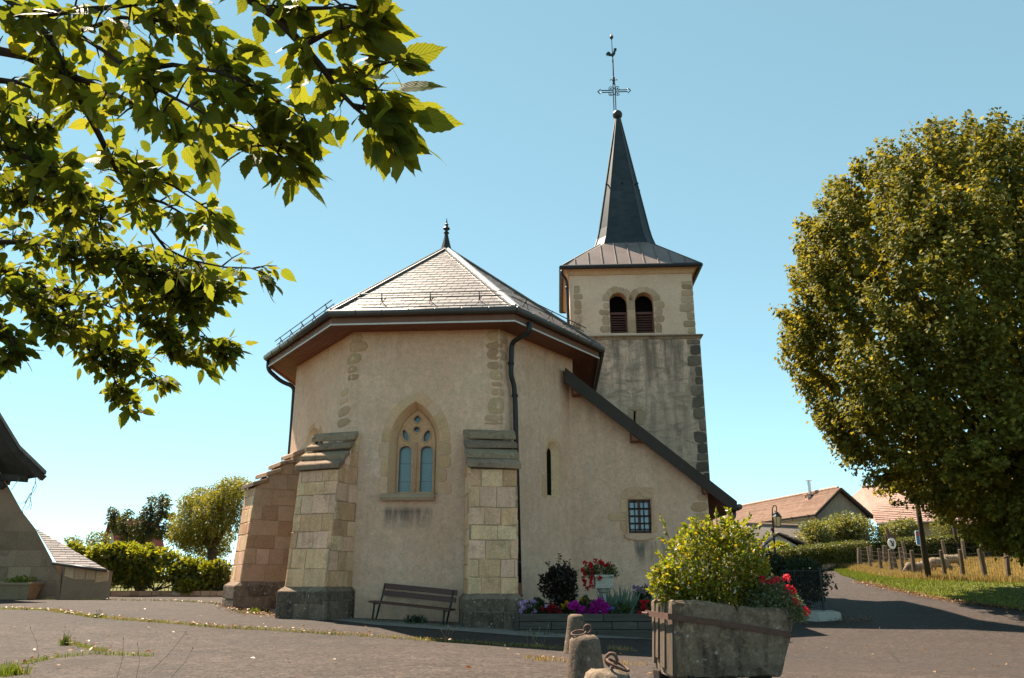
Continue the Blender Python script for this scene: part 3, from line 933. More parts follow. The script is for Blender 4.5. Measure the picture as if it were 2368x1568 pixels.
# lancets
for W, hole, inn, nm in ((wCD, lw_hole, lw_in, 'lancet_window'), (wAB, ll_hole, ll_in, 'lancet_window')):
    mb = MB(); mb.face([W.at(*p, -.127) for p in inn]); lan = mb.build(nm, M['void'], church)
    sl, sr, z0 = hole[0][0], hole[1][0], hole[0][1]; zs = hole[2][1]
    jambs(W, min(sl, sr), max(sl, sr), z0 - .05, zs, M['trace'], lan, (.10, .24), (.4, .8), .007)
    arc = hole[2:]
    voussoirs(W, arc, 4, (.11, .16), M['trace'], lan, .007)

# soffit, fascia, gutter
sides = [(0, 1), (1, 2), (2, 3), (3, 4), (4, 5)]
o0, o9 = offs(-.02), offs(.70)
mb = MB()
for a, b in sides: mb.face([lvl(o0[a], ZW + .02), lvl(o0[b], ZW + .02), lvl(o9[b], ZW + .02), lvl(o9[a], ZW + .02)])
soffit = mb.build('soffit', M['void'], church)
for i in range(9):
    p, q = offs(-.02 + i * .08), offs(-.02 + (i + 1) * .08 - .008)
    for a, b in sides:
        s = (p[b] - p[a]).normalized() * .004
        mb = MB(); lo = [p[a] + s, p[b] - s, q[b] - s, q[a] + s]
        mb.hexa([lvl(x, ZW - .015) for x in lo] + [lvl(x, ZW + .015) for x in lo]); mb.build('plank', M['soffit'], soffit)
f1, f2, f3, f4 = offs(.70), offs(.735), offs(.74), offs(.755)
for a, b in sides:
    mb = MB(); lo = [f1[a], f1[b], f2[b], f2[a]]; mb.hexa([lvl(x, 6.88) for x in lo] + [lvl(x, 7.13) for x in lo]); fa = mb.build('fascia', M['fascia'], church)
    mb = MB(); lo = [f3[a], f3[b], f4[b], f4[a]]; mb.hexa([lvl(x, 6.865) for x in lo] + [lvl(x, 6.905) for x in lo]); mb.build('trim', M['whitetrim'], fa)
    g = offs(.83)
    mb = MB(); mb.tube([lvl(g[a], 7.14), lvl(g[b], 7.14)], .085, 10)
    gut = mb.build('gutter', M['darkmetal'], church, smooth=True)
    n = int((g[b] - g[a]).length / .7); mb = MB()
    for t in range(1, n + 1):
        c = g[a].lerp(g[b], t / (n + 1)); d = (g[b] - g[a]).normalized()
        mb = MB(); mb.tube([lvl(c, 7.14) - d * .012, lvl(c, 7.14) + d * .012], .093, 8)
        mb.build('gutter_bracket', M['darkmetal'], gut, smooth=True)

# apse roof
ev = [lvl(p, 7.20) for p in offs(.79)]
apex = P(1031, 575, Y=22.9)
back = apex + AX * 13.5
mb = MB()
mb.face([ev[0], ev[1], apex, back]); mb.face([ev[1], ev[2], apex]); mb.face([ev[2], ev[3], apex]); mb.face([ev[3], ev[4], apex]); mb.face([ev[4], ev[5], back, apex]); mb.face([ev[5], ev[0], back])
roof = mb.build('apse_roof', M['slate'], church)
pieces([ev[2], ev[3], apex], (0, -1, 1), (.235, .245), (.27, .29), 'slate', M['slate'], roof, .006, .009, .004, .012, True, .035, limit=300, rest='slate_courses', drop=.004)
for tri, out in (([ev[3], ev[4], apex], (1, -.5, 1)), ([ev[1], ev[2], apex], (-1, -.5, 1)), ([ev[4], ev[5], back, apex], (1, 0, 1)), ([ev[0], ev[1], apex, back], (-1, 0, 1))):
    pieces(tri, out, (.235, .245), (.27, .29) if len(tri) == 3 else (.5, .5), 'slate', M['slate'], roof, .006, .009, .004, .012, True, .03, limit=0, rest='slate_courses', drop=.004)
for i in (1, 2, 3, 4):
    d = (apex - ev[i])
    n1 = Vector((0, 0, 1))
    mb = MB(); mb.beam(ev[i] + d * .0 + UP * .03, apex + UP * .03, .24 if i == 3 else .2, .05)
    mb.tube([ev[i] + UP * .06, apex + UP * .06], .035, 6)
    mb.build('hip_flashing', M['zinc'] if i == 3 else M['darkmetal'], roof)
mb = MB(); mb.beam(apex + UP * .03, back + UP * .03, .3, .06); mb.build('ridge_flashing', M['darkmetal'], roof)
# finial
fz = lambda v: P(1032, v, Y=22.9).z
mb = MB()
z0 = apex.z - .12
mb.lathe([(.17, z0), (.16, z0 + .12), (.085, fz(553)), (.055, fz(543)), (.05, fz(541)), (.085, fz(540)), (.085, fz(538)), (.045, fz(536)), (.045, fz(533)), (.105, fz(530.5)), (.11, fz(528.5)), (.05, fz(524)), (.04, fz(521)), (.065, fz(519.5)), (.028, fz(517)), (.004, fz(504))], (apex.x, apex.y, 0), 10)
mb.build('finial', M['ironblack'], church)
# snow guards
def guard(i0, i1, a, b, dist, nb, name='snow_guard'):
    e0, e1 = ev[i0], ev[i1]
    s = (e1 - e0).normalized(); m = (e0 + e1) / 2
    up = (apex - m); up = (up - s * up.dot(s)).normalized()
    nn = s.cross(up); nn = nn if nn.z > 0 else -nn
    L = (e1 - e0).length
    base = e0 + up * dist
    mb = MB()
    for hgt in (.13, .24): mb.tube([base + s * (a * L) + nn * hgt, base + s * (b * L) + nn * hgt], .014, 6)
    for t in range(nb):
        p = base + s * (L * (a + (b - a) * (t + .5) / nb))
        mb.tube([p + nn * .26, p + nn * .03, p + up * .02, p + up * .35 + nn * .03], .014, 5)
        mb.tube([p + nn * .18, p - up * .22 + nn * .01], .010, 5)
    mb.build(name, M['darkmetal'], roof)
guard(2, 3, .12, .93, .62, 3); guard(3, 4, .10, .95, .62, 3); guard(1, 2, .06, .96, .30, 5)

# downpipes
def wallpipe(pts, r, name, mat, collars=()):
    mb = MB()
    sm = [pts[0]]
    for i in range(1, len(pts) - 1):
        p, q, rr = pts[i - 1], pts[i], pts[i + 1]
        k = min(.16, (q - p).length * .45, (rr - q).length * .45)
        a, b = q + (p - q).normalized() * k, q + (rr - q).normalized() * k
        for f in range(5):
            t = f / 4; sm.append(a * (1 - t) ** 2 + q * 2 * t * (1 - t) + b * t * t)
    sm.append(pts[-1])
    mb.tube(sm, r, 10)
    for c in collars: mb.tube([c + UP * .03, c - UP * .03], r * 1.3, 10)
    return mb.build(name, mat, church, smooth=True)
g = offs(.83); gd = Wall(g[3], g[4], (1, -1, 0))
gp = PW(1224, 745, gd.a, gd.n)
q = lambda u, v, l: PW(u, v, wCD.a + wCD.n * l, wCD.n)
pA, pB, pC, pD, pE = q(1183, 792, .13), q(1181, 868, .13), q(1188, 890, .13), q(1191, 930, .13), q(1200, 1350, .2)
wallpipe([gp + UP * .0, gp - UP * .25, pA, pB, pC, pD, pE], .062, 'downpipe', M['ironblack'], [q(1181, 840, .13), q(1190, 915, .13), q(1197, 1300, .18)])
wallpipe([pE + UP * .02, Vector((pE.x, pE.y, .0))], .07, 'downpipe', M['claypipe'], [pE - UP * .25])
ga = lvl(g[1], 7.1); aw = lvl(ring6[1], 6.35)
wallpipe([ga + Vector((.05, .1, 0)), ga + Vector((.05, .1, -.3)), ga + Vector((.4, .3, -.6)), aw + Vector((-.05, .1, 0)), aw + Vector((-.09, .3, -1.2)), aw + Vector((-.09, .3, -6.2))], .06, 'downpipe', M['ironblack'])

# ------------------------------------------------------------------ buttresses
def buttress(il, ir, d, ln, z0, zp, zt, zw, batter, mats, slabs=4, pl=.09, capmat='cap', capend=1.0):
    il, ir, d = Vector(il), Vector(ir), Vector(d).normalized()
    side = (ir - il).normalized(); side = (side - d * side.dot(d)).normalized()
    wd = (ir - il).dot(side)
    c_in = il
    # plan rectangle: outer edge is square to d
    ol = il + d * ln; orr = ol + side * wd
    irr = ir
    zw0 = zt + (zw - zt) * capend
    ob = MB()
    olt, ort = ol - d * batter, orr - d * batter
    ilb, irb = il - d * .4, irr - d * .4
    f = lambda p, z: Vector((p.x, p.y, z))
    ob.hexa([f(ol, z0), f(orr, z0), f(irb, z0), f(ilb, z0), f(olt, zt), f(ort, zt), f(irb, zw0), f(ilb, zw0)])
    b = ob.build('buttress', M['mortar'], church)
    zk = zp - .02
    t = (zk - z0) / (zt - z0)
    olk, ork = ol.lerp(olt, t), orr.lerp(ort, t)
    rows = (.30, .47)
    pieces([f(olk, zk), f(ork, zk), f(ort, zt), f(olt, zt)], d, rows, (.30, .62), 'stone', M[mats[0]], b, .012, .010, .014, jit=.012)
    zq = lambda p, q, r: zt + (zw - zt) * r
    Ll = (il - olt).dot(-d) if True else 0
    pieces([f(ork, zk), f(irr, zk), f(irr, zw0 - .02), f(ort, zt)], side, rows, (.32, .75), 'stone', M[mats[1]], b, .012, .010, .014, jit=.012)
    pieces([f(olk, zk), f(il, zk), f(il, zw0 - .02), f(olt, zt)], -side, rows, (.32, .75), 'stone', M[mats[1]], b, .012, .010, .014, jit=.012)
    # plinth with a splayed top
    e = pl
    po, pr, pil, pir = ol + d * e - side * e, orr + d * e + side * e, ilb - side * e, irb + side * e
    pm = MB()
    zl = zp - .10
    pm.hexa([f(p, z0 - .3) for p in (po, pr, pir, pil)] + [f(p, zl) for p in (po, pr, pir, pil)])
    pm.hexa([f(p, zl) for p in (po, pr, pir, pil)] + [f(p, zp) for p in (olk, ork, irb, ilb)])
    pb = pm.build('plinth', M['plinth'], b)
    for a, q, nn in ((po, pr, d), (pr, ir + side * e, side), (po, il - side * e, -side)):
        pieces([f(a, z0 - .02), f(q, z0 - .02), f(q, zl), f(a, zl)], nn, (.3, .5), (.5, 1.1), 'stone', M['plinth'], b, .012, .012, .02, jit=.01)
    # sloping cap slabs, each lapping the one below
    oh = .08
    L0, R0 = olt + d * .10 - side * oh, ort + d * .10 + side * oh
    L1, R1 = il - d * .02 - side * oh, irr - d * .02 + side * oh
    if (L1 - L0).dot(-d) > 0:
        R1 = R0 + (L1 - L0) if abs((R1 - R0).dot(d)) < 2 else R1
    for i in range(slabs):
        ke = capend
        a, c = ke * i / slabs, ke * min(1.0, (i + 1) / slabs + .06)
        z_a = zt + (zw - zt) * a + .04 * 0; z_c = zt + (zw - zt) * ke * ((i + .52) / slabs)
        th = rnd.uniform(.11, .155)
        pts = [L0.lerp(L1, a), R0.lerp(R1, a), R0.lerp(R1, c), L0.lerp(L1, c)]
        jz = [rnd.uniform(-.022, .022) for _ in range(4)]
        m2 = MB()
        zz = [z_a + .01, z_a + .01, z_c, z_c]
        lo = [Vector((p.x, p.y, z + j)) for p, z, j in zip(pts, zz, jz)]
        hi = [Vector((p.x, p.y, z + th + j)) for p, z, j in zip(pts, zz, jz)]
        m2.hexa(lo + hi)
        me_ = m2.mesh('cap_stone', M[capmat], org(b))
        bm = bmesh.new(); bm.from_mesh(me_); bmesh.ops.bevel(bm, geom=bm.edges[:], offset=.018, segments=1, affect='EDGES'); bm.to_mesh(me_); bm.free()
        link('cap_stone', me_, b)
    return b
# left front
p_ir = wBC.at(.30, 0); dL = Vector((-.40, -.92, 0)).normalized(); sL = Vector((.92, -.40, 0)).normalized()
buttress(p_ir - sL * 1.10, p_ir, dL, 1.02, gz1(-4.5, 17.6) - .1, .86, 3.42, 4.62, .26, ('ashlar', 'ashlar'), capend=.80)
# right front
p_l = Vector((P(1073, 1300, Y=18.55).x, 18.58, 0)); dR = Vector((.15, -.985, 0)).normalized(); sR = Vector((.985, .15, 0)).normalized()
buttress(p_l, p_l + sR * 1.07, dR, 1.0, -.1, .72, 3.36, 4.40, .12, ('ashlar', 'ashlar'))
# far left
dF = Vector((-.85, -.53, 0)).normalized(); sF = Vector((.53, -.85, 0)).normalized()
p_f = Vector((-5.62, 21.4, 0))
buttress(p_f - sF * 1.02, p_f, dF, 1.42, gz1(-7, 21) - .1, .95, 3.30, 4.42, .22, ('ashlar', 'ashlar2'), slabs=4)

# ------------------------------------------------------------------ lean-to sacristy
LY = 21.25
wLT = Wall((1.45, LY + .08), (P(1638, 1180, Y=LY - .15).x, LY - .15), (0, -1, 0))
VY = LY - .42
v0, v1 = P(1306, 851, Y=VY), P(1704, 1161, Y=VY)
b0, b1 = P(1306, 884, Y=VY), P(1692, 1179, Y=VY)
c1 = P(1704, 1178, Y=VY)
def ztop(x): return v0.z + (v1.z - v0.z) * (x - v0.x) / (v1.x - v0.x)
zl = lambda s: ztop(wLT.at(s, 0).x) - .16
SW = [wLT.px(*z3(x, y)) for x, y in ((806, 1278), (966, 1278), (966, 1042), (806, 1042))]
swl, swr, swb, swt = (SW[0][0] + SW[3][0]) / 2, (SW[1][0] + SW[2][0]) / 2, (SW[0][1] + SW[1][1]) / 2, (SW[2][1] + SW[3][1]) / 2
sw_hole = [(swl, swb), (swr, swb), (swr, swt), (swl, swt)]
mb = MB()
wLT.panel(mb, [(0, -.5), (wLT.L, -.5), (wLT.L, zl(wLT.L)), (0, zl(0))], [sw_hole], .2, None, 0, 1)
rb = wLT.b + Vector((.3, 5.7, 0))
Wr = Wall(wLT.b, rb, (1, 0, 0))
Wr.panel(mb, [(0, -.5), (Wr.L, -.5), (Wr.L, zl(wLT.L)), (0, zl(wLT.L))])
lean = mb.build('sacristy_wall', [M['plaster'], M['trace']], church)
# its corner stones
for (u, v, du, h) in ((1628, 1150, 26, 16), (1618, 1172, 42, 22), (1626, 1200, 34, 26), (1612, 1232, 60, 26)):
    s, z = wLT.px(u, v)
    s = min(s, wLT.L - du / 2 * .0112)
    blob_stone(lambda a, b, l: wLT.at(a, b, l), s, z, du * .0112, h * .0112, 'stone', M['quoin'], lean)
# square window
mb = MB(); mb.face([wLT.at(s, z, -.19) for s, z in sw_hole]); sqw = mb.build('square_window', M['void'], church)
mb = MB(); fw = .06
def bar(mb, s0, s1, z0, z1, l0, l1):
    mb.hexa([wLT.at(s, z, l) for z in (z0, z1) for s, l in ((s0, l0), (s1, l0), (s1, l1), (s0, l1))])
for s0, s1, z0, z1 in ((swl, swl + fw, swb, swt), (swr - fw, swr, swb, swt), (swl + fw, swr - fw, swb, swb + fw), (swl + fw, swr - fw, swt - fw, swt), ((swl + swr) / 2 - .035, (swl + swr) / 2 + .035, swb + fw, swt - fw)):
    bar(mb, s0, s1, z0, z1, -.14, -.08)
for r in (1, 2, 3):
    z = swb + fw + (swt - swb - 2 * fw) * r / 4; bar(mb, swl + fw, swr - fw, z - .016, z + .016, -.13, -.10)
mb.build('window_frame', M['benchwood'], sqw)
pw, phh = (swr - swl - 2 * fw - .07) / 2, (swt - swb - 2 * fw) / 4
for i in range(2):
    for r in range(4):
        a = swl + fw + i * (pw + .07); z = swb + fw + r * phh
        mb = MB(); mb.face([wLT.at(*p, -.125) for p in ((a, z + .016), (a + pw, z + .016), (a + pw, z + phh - .016), (a, z + phh - .016))]); mb.build('pane', M['pane'], sqw)
mb = MB()
for i in (.30, .70):
    s = swl + (swr - swl) * i; mb.tube([wLT.at(s, swb, -.03), wLT.at(s, swt, -.03)], .012, 6)
for r in (.12, .30, .52, .74):
    z = swb + (swt - swb) * r; mb.tube([wLT.at(swl, z, -.045), wLT.at(swr, z, -.045)], .012, 6)
mb.build('window_grille', M['ironblack'], sqw)
def px_slab(W, pts, mat, parent, name='stone', proud=.012, zf=z3):
    m2 = MB(); m2.slab([W.at(*W.px(*zf(*p))) for p in pts], W.n, proud, .01); return m2.build(name, mat, parent)
px_slab(wLT, [(806, 1040), (966, 1040), (988, 1035), (988, 962), (880, 952), (790, 962), (765, 990), (752, 1038)], M['trace'], sqw)
px_slab(wLT, [(752, 1042), (803, 1044), (803, 1138), (748, 1138)], M['trace'], sqw)
px_slab(wLT, [(665, 1145), (690, 1140), (803, 1142), (803, 1190), (690, 1190), (662, 1175)], M['trace'], sqw)
px_slab(wLT, [(748, 1194), (803, 1194), (805, 1276), (775, 1276), (757, 1255)], M['trace'], sqw)
px_slab(wLT, [(969, 1040), (988, 1040), (985, 1130), (968, 1130)], M['trace'], sqw)
px_slab(wLT, [(968, 1134), (985, 1134), (990, 1225), (968, 1225)], M['trace'], sqw)
px_slab(wLT, [(968, 1229), (1005, 1229), (1014, 1250), (990, 1276), (968, 1276)], M['trace'], sqw)
px_slab(wLT, [(778, 1282), (990, 1282), (985, 1312), (930, 1326), (860, 1328), (790, 1315)], M['trace'], sqw, 'sill', .05)
mb = MB()
og = [(800, 1280), (800, 1034), (838, 1028), (862, 1012), (882, 990), (902, 1012), (926, 1028), (972, 1034), (972, 1280)]
mb.tube([wLT.at(*wLT.px(*z3(*p)), .016) for p in og], .017, 6); mb.build('moulding', M['trace'], sqw)
# roof, verge, purlins
mb = MB()
bk = Vector((.3, 5.9, 0))
th = UP * .16
mb.hexa([v0 - th + bk * .01, v1 - th + bk * .01, v1 - th + bk, v0 - th + bk, v0 + bk * .01, v1 + bk * .01, v1 + bk, v0 + bk])
lroof = mb.build('sacristy_roof', M['verge'], church)
mb = MB(); mb.prism([v0 + UP * .02, b0, b1, c1, v1 + UP * .02], Vector((0, .055, 0))); mb.build('verge_board', M['verge'], lroof)
mb = MB()
for t in (.2, .45, .7): 
    p = v0.lerp(v1, t); q_ = b0.lerp(b1, t)
    mb.beam(p + Vector((0, -.004, .01)), q_ + Vector((0, -.004, 0)), .006, .004, Vector((0, 1, 0)))
mb.build('seam', M['darkmetal'], lroof)
for u, v in ((1333, 902), (1468, 1010), (1633, 1130)):
    p = P(u, v, Y=LY - .25)
    mb = MB(); mb.box((p.x, LY - .12, p.z), (.22, .5, .26), 0, 0, .01); mb.build('purlin_end', M['soffit'], lroof)
# planked soffit at the eave
ea, eb = wLT.at(wLT.L, 0), Vector((v1.x - .06, VY + .06, 0))
for i in range(5):
    x0 = ea.x + (eb.x - ea.x) * i / 5 + .004; x1 = ea.x + (eb.x - ea.x) * (i + 1) / 5 - .004
    mb = MB()
    zz = lambda x: ztop(x) - .20
    lo = [Vector((x0, VY + .06, zz(x0) - .0)), Vector((x1, VY + .06, zz(x1))), Vector((x1 + .3, VY + 5.9, zz(x1))), Vector((x0 + .3, VY + 5.9, zz(x0)))]
    mb.hexa(lo + [p + UP * .025 for p in lo]); mb.build('plank', M['soffit'], lroof)
mb = MB(); mb.tube([v1 + Vector((.05, .0, -.12)), v1 + Vector((.35, 5.8, -.12))], .08, 8); mb.build('gutter', M['darkmetal'], lroof, smooth=True)
pe = Vector((v1.x, VY + .35, v1.z - .2))
wallpipe([pe, pe - UP * .15, Vector((ea.x + .10, ea.y + .35, v1.z - .75)), Vector((ea.x + .10, ea.y + .35, 0))], .05, 'downpipe', M['darkmetal'])

# ------------------------------------------------------------------ tower
tl, tr = P(1316, 634, Y=27.15), P(1599, 634, Y=26.9)
ts = (Vector((tr.x - tl.x, tr.y - tl.y, 0))); TW = ts.length; ts.normalize(); tb = Vector((-ts.y, ts.x, 0))
t0 = Vector((tl.x, tl.y, 0))
def tp(s, d, z): return t0 + ts * s + tb * d + UP * z      # s along the front, d to the back
wT = Wall(tp(0, 0, 0), tp(TW, 0, 0), (0, -1, 0))
z_str = wT.px(1500, 779)[1]; z_cor = wT.px(1460, 634)[1]; z_eave = wT.px(1460, 612, .29)[1]
def zb5(x, y): return (1387.2 + .0885 * x, 647.4 + .0885 * y)
bel = []
for l, r, tpp in ((270, 742, 330), (943, 1440, 322)):
    q_ = box_px(wT, l, r, 1385, 560, tpp, 0, zb5)
    bel.append(q_)
holes = [arch(q_[0], q_[1], max(q_[2], z_str + .02), q_[3], q_[4], 7, False) for q_ in bel]
mb = MB()
wT.panel(mb, [(0, z_str), (TW, z_str), (TW, z_eave), (0, z_eave)], holes, .42, None, 0, 1)
lw = .11
for W, L_ in ((Wall(tp(TW, 0, 0), tp(TW, TW, 0), ts), TW), (Wall(tp(0, TW, 0), tp(0, 0, 0), -ts), TW), (Wall(tp(TW, TW, 0), tp(0, TW, 0), tb), TW)):
    W.panel(mb, [(0, z_str), (L_, z_str), (L_, z_eave), (0, z_eave)])
wT2 = Wall(tp(-lw, -lw, 0), tp(TW + lw, -lw, 0), (0, -1, 0))
SL = [wT2.px(*z3(x, y)) for x, y in ((843, 520), (858, 520), (858, 428), (843, 428))]
wT2.panel(mb, [(0, -.5), (wT2.L, -.5), (wT2.L, z_str), (0, z_str)], [SL], .4, None, 0, 1)
for a, b, o_ in ((tp(TW + lw, -lw, 0), tp(TW + lw, TW + lw, 0), ts), (tp(-lw, TW + lw, 0), tp(-lw, -lw, 0), -ts), (tp(TW + lw, TW + lw, 0), tp(-lw, TW + lw, 0), tb)):
    W = Wall(a, b, o_); W.panel(mb, [(0, -.5), (W.L, -.5), (W.L, z_str), (0, z_str)])
tower = mb.build('tower', [M['tplaster'], M['trace']], church)
mb = MB(); mb.face([wT2.at(*p, -.38) for p in SL]); slit = mb.build('slit_window', M['void'], church)
px_slab(wT2, [(805, 400), (903, 400), (900, 418), (858, 424), (805, 420)], M['tquoin'], slit, proud=.03)
px_slab(wT2, [(862, 428), (925, 428), (932, 480), (915, 525), (862, 520)], M['tquoin'], slit)
px_slab(wT2, [(800, 428), (841, 428), (841, 490), (812, 470)], M['tquoin'], slit)
def ringbox(z0, z1, out, inn, name, mat, parent, prof=None):
    mb = MB()
    pr = prof or [(out, z0), (out, z1)]
    loops = [[tp(-o, -o, z), tp(TW + o, -o, z), tp(TW + o, TW + o, z), tp(-o, TW + o, z)] for o, z in [(inn, z0)] + pr + [(inn, z1)]]
    for a, b in zip(loops, loops[1:]):
        for i in range(4): mb.face([a[i], a[(i + 1) % 4], b[(i + 1) % 4], b[i]])
    return mb.build(name, mat, parent)
ringbox(z_str - .13, z_str + .06, .2, -.05, 'string_course', M['cap'], tower, [(.13, z_str - .13), (.15, z_str - .05), (.22, z_str - .02), (.20, z_str + .02), (.02, z_str + .07)])
ringbox(z_cor - .02, z_eave - .02, .3, -.05, 'cornice', M['quoin'], tower, [(.04, z_cor - .02), (.08, z_cor + .06), (.10, z_cor + .10), (.22, z_cor + .2), (.26, z_cor + .22), (.28, z_eave - .02)])
# quoins on the front corners
def col_stones(W, s_edge, side, zs, mat, parent, wr, gap=.02):
    for z0, z1 in zs:
        wd = rnd.uniform(*wr)
        s = s_edge + side * (wd / 2 + .004)
        blob_stone(lambda a, b, l: W.at(a, b, l), s, (z0 + z1) / 2, wd, (z1 - z0) - gap, 'stone', mat, parent, 12, .018, 6.0)
def courses(z0, z1, r):
    o_ = []; z = z0
    while z < z1 - r[0] * .6:
        h = min(rnd.uniform(*r), z1 - z); o_.append((z, z + h)); z += h
    return o_
col_stones(wT, TW, -1, courses(z_str + .08, z_cor - .3, (.2, .32)), M['tquoin'], tower, (.2, .55))
col_stones(wT, .15, 1, courses(z_str + .3, z_cor - .3, (.2, .36)), M['tquoin'], tower, (.18, .32))
col_stones(wT2, wT2.L, -1, courses(2.5, z_str - .15, (.24, .42)), M['tquoin_dark'], tower, (.22, .6))
# belfry openings
for h_, q_ in zip(holes, bel):
    mb = MB(); mb.face([wT.at(*p, -.6) for p in h_]); bw = mb.build('belfry_window', M['void'], church)
    sl, sr, z0 = h_[0][0], h_[1][0], h_[0][1]
    zt2 = wT.px(*zb5(600, 850), -.3)[1]
    zt3 = z0 + (zt2 - z0)
    mb = MB()
    for s0, s1, za, zb in ((sl, sl + .06, z0, zt3), (sr - .06, sr, z0, zt3), (sl + .06, sr - .06, zt3 - .09, zt3)):
        mb.hexa([wT.at(s, z, l) for z in (za, zb) for s, l in ((s0, -.36), (s1, -.36), (s1, -.28), (s0, -.28))])
    mb.build('louvre_frame', M['louvre'], bw)
    for r in range(8):
        z = z0 + .03 + (zt3 - z0 - .14) * r / 8
        mb = MB(); a, b = wT.at(sl + .05, z, -.29), wT.at(sr - .05, z, -.29)
        mb.obox(a, b - a, -wT.n * .13 + UP * .085, UP * .022); mb.build('slat', M['louvre'], bw)
    voussoirs(wT, h_[2:], 6, (.2, .27), M['tquoin'], bw, .014)
    left = h_ is holes[0]
    z = z0
    while z < q_[3] - .1:
        hh = min(rnd.uniform(.24, .4), q_[3] - z); wd = rnd.uniform(.2, .46)
        s = sl - wd / 2 if left else sr + wd / 2
        blob_stone(lambda a, b, l: wT.at(a, b, l), s, z + hh / 2, wd, hh - .015, 'stone', M['tquoin'], bw, 10, .012, 5.0)
        z += hh
ps0, ps1 = holes[0][1][0], holes[1][0][0]
z = holes[0][0][1]
pier = bw
while z < bel[0][3] - .02:
    hh = min(rnd.uniform(.3, .5), bel[0][3] - z)
    mb = MB(); mb.slab([wT.at(*p) for p in ((ps0 + .004, z + .004), (ps1 - .004, z + .004), (ps1 - .004, z + hh - .004), (ps0 + .004, z + hh - .004))], wT.n, .02, .012); mb.build('stone', M['tquoin'], pier)
    z += hh
# skirt roof with standing seams
OV = .29
e4 = [tp(-OV, -OV, z_eave), tp(TW + OV, -OV, z_eave), tp(TW + OV, TW + OV, z_eave), tp(-OV, TW + OV, z_eave)]
tc = tp(TW / 2, TW / 2, 0)
z_sp = P(1440, 563, Y=tc.y - 1.1).z
hb, chm = 1.17, .34
def octo(h, c, z): 
    q_ = [(-h + c, -h), (h - c, -h), (h, -h + c), (h, h - c), (h - c, h), (-h + c, h), (-h, h - c), (-h, -h + c)]
    return [tc + ts * a + tb * b + UP * z for a, b in q_]
o8 = octo(hb, chm, z_sp)
mb = MB()
rings = [(0, 1), (2, 3), (4, 5), (6, 7)]
for i in range(4):
    a, b = e4[i], e4[(i + 1) % 4]
    p, q_ = o8[2 * i], o8[2 * i + 1]
    mb.face([a, b, q_, p])
    mb.face([b, o8[(2 * i + 2) % 8], q_])
skirt = mb.build('skirt_roof', M['skirt'], church)
M['verge_lit'] = M['verge']
for i in range(4):
    a, b = e4[i], e4[(i + 1) % 4]; p, q_ = o8[2 * i], o8[2 * i + 1]
    n = 10
    for k_ in range(1, n):
        s = k_ / n
        lo = a.lerp(b, s)
        L_ = (b - a).length; x = s * L_; pl_ = (L_ - 2 * (hb - chm)) / 2
        if x < pl_: top = a.lerp(p, x / pl_)
        elif x > L_ - pl_: top = b.lerp(q_, (L_ - x) / pl_)
        else: top = p.lerp(q_, (x - pl_) / (L_ - 2 * pl_))
        if (top - lo).length < .25: continue
        nn = (b - a).cross(p - a).normalized(); nn = nn if nn.z > 0 else -nn
        mb = MB(); mb.beam(lo + nn * .015, top + nn * .015, .022, .05, nn); mb.build('seam', M['skirt'], skirt)
for i in range(4):
    mb = MB(); mb.beam(e4[i] + UP * .01, o8[2 * i].lerp(o8[2 * i - 1], .5) + UP * .02, .1, .05); mb.build('hip_flashing', M['darkmetal'], skirt)
mb = MB()
for i in range(4): mb.tube([e4[i] + UP * -.05, e4[(i + 1) % 4] + UP * -.05], .085, 10)
for i in range(4):
    a, b = e4[i], e4[(i + 1) % 4]
    lo = [a, b, tc.lerp(b, .80), tc.lerp(a, .80)]
    mb.face([lvl(x, z_eave - .06) for x in lo])
mb.build('gutter', M['ironblack'], skirt, smooth=False)
# spire
z_tip = P(1422, 276, Y=tc.y).z
mb = MB()
prof = [(1.17, .34, z_sp), (1.06, .31, z_sp + .35), (.97, .29, z_sp + .8)]
for i in range(1, 9):
    f = i / 8; prof.append((.97 + (.10 - .97) * f, .29 + (.035 - .29) * f, z_sp + .8 + (z_tip - z_sp - .8) * f))
loops = [octo(*p) for p in prof]
for a, b in zip(loops, loops[1:]):
    for i in range(8): mb.face([a[i], a[(i + 1) % 8], b[(i + 1) % 8], b[i]])
k = NT('spire_slate')
X_, Y_, Z_ = k.xyz()
br = k.n('ShaderNodeTexBrick'); vv = k.n('ShaderNodeCombineXYZ'); k.L(k.math('ADD', X_, k.math('MULTIPLY', Y_, .7)), vv.inputs[0]); k.L(Z_, vv.inputs[1])
k.L(vv.outputs[0], br.inputs[0]); br.inputs['Scale'].default_value = 1; br.inputs['Brick Width'].default_value = .24; br.inputs['Row Height'].default_value = .17; br.inputs['Mortar Size'].default_value = .008
br.inputs[1].default_value = (.016, .022, .027, 1); br.inputs[2].default_value = (.026, .034, .040, 1); br.inputs[3].default_value = (.03, .03, .03, 1)
k.pbr(k.mix(1.0, br.outputs[0], k.ramp(k.noise(1.3, 5), [(.3, .75), (.7, 1.25)]), 'MULTIPLY'), .45, .3, k.bump(br.outputs[1], -.5, .02))
M['spire'] = k.m
spire = mb.build('spire', M['spire'], church)
mb = MB()
for i in range(8):
    mb.tube([l[i] + (l[i] - lvl(tc, l[i].z)).normalized() * .006 for l in loops], .022, 5)
mb.build('ridge_flashing', M['darkmetal'], spire)
mb = MB()
for i, fz_ in ((7, 5), (0, 5), (1, 5), (2, 5)):
    p = loops[fz_][i]; p2 = loops[fz_][(i + 1) % 8]; c = (p + p2) / 2; o_ = (c - lvl(tc, c.z)).normalized()
    mb.tube([c, c + o_ * .14], .03, 6)
mb.build('roof_hook', M['ironblack'], spire)
mb = MB(); zc = P(1422, 266, Y=tc.y).z
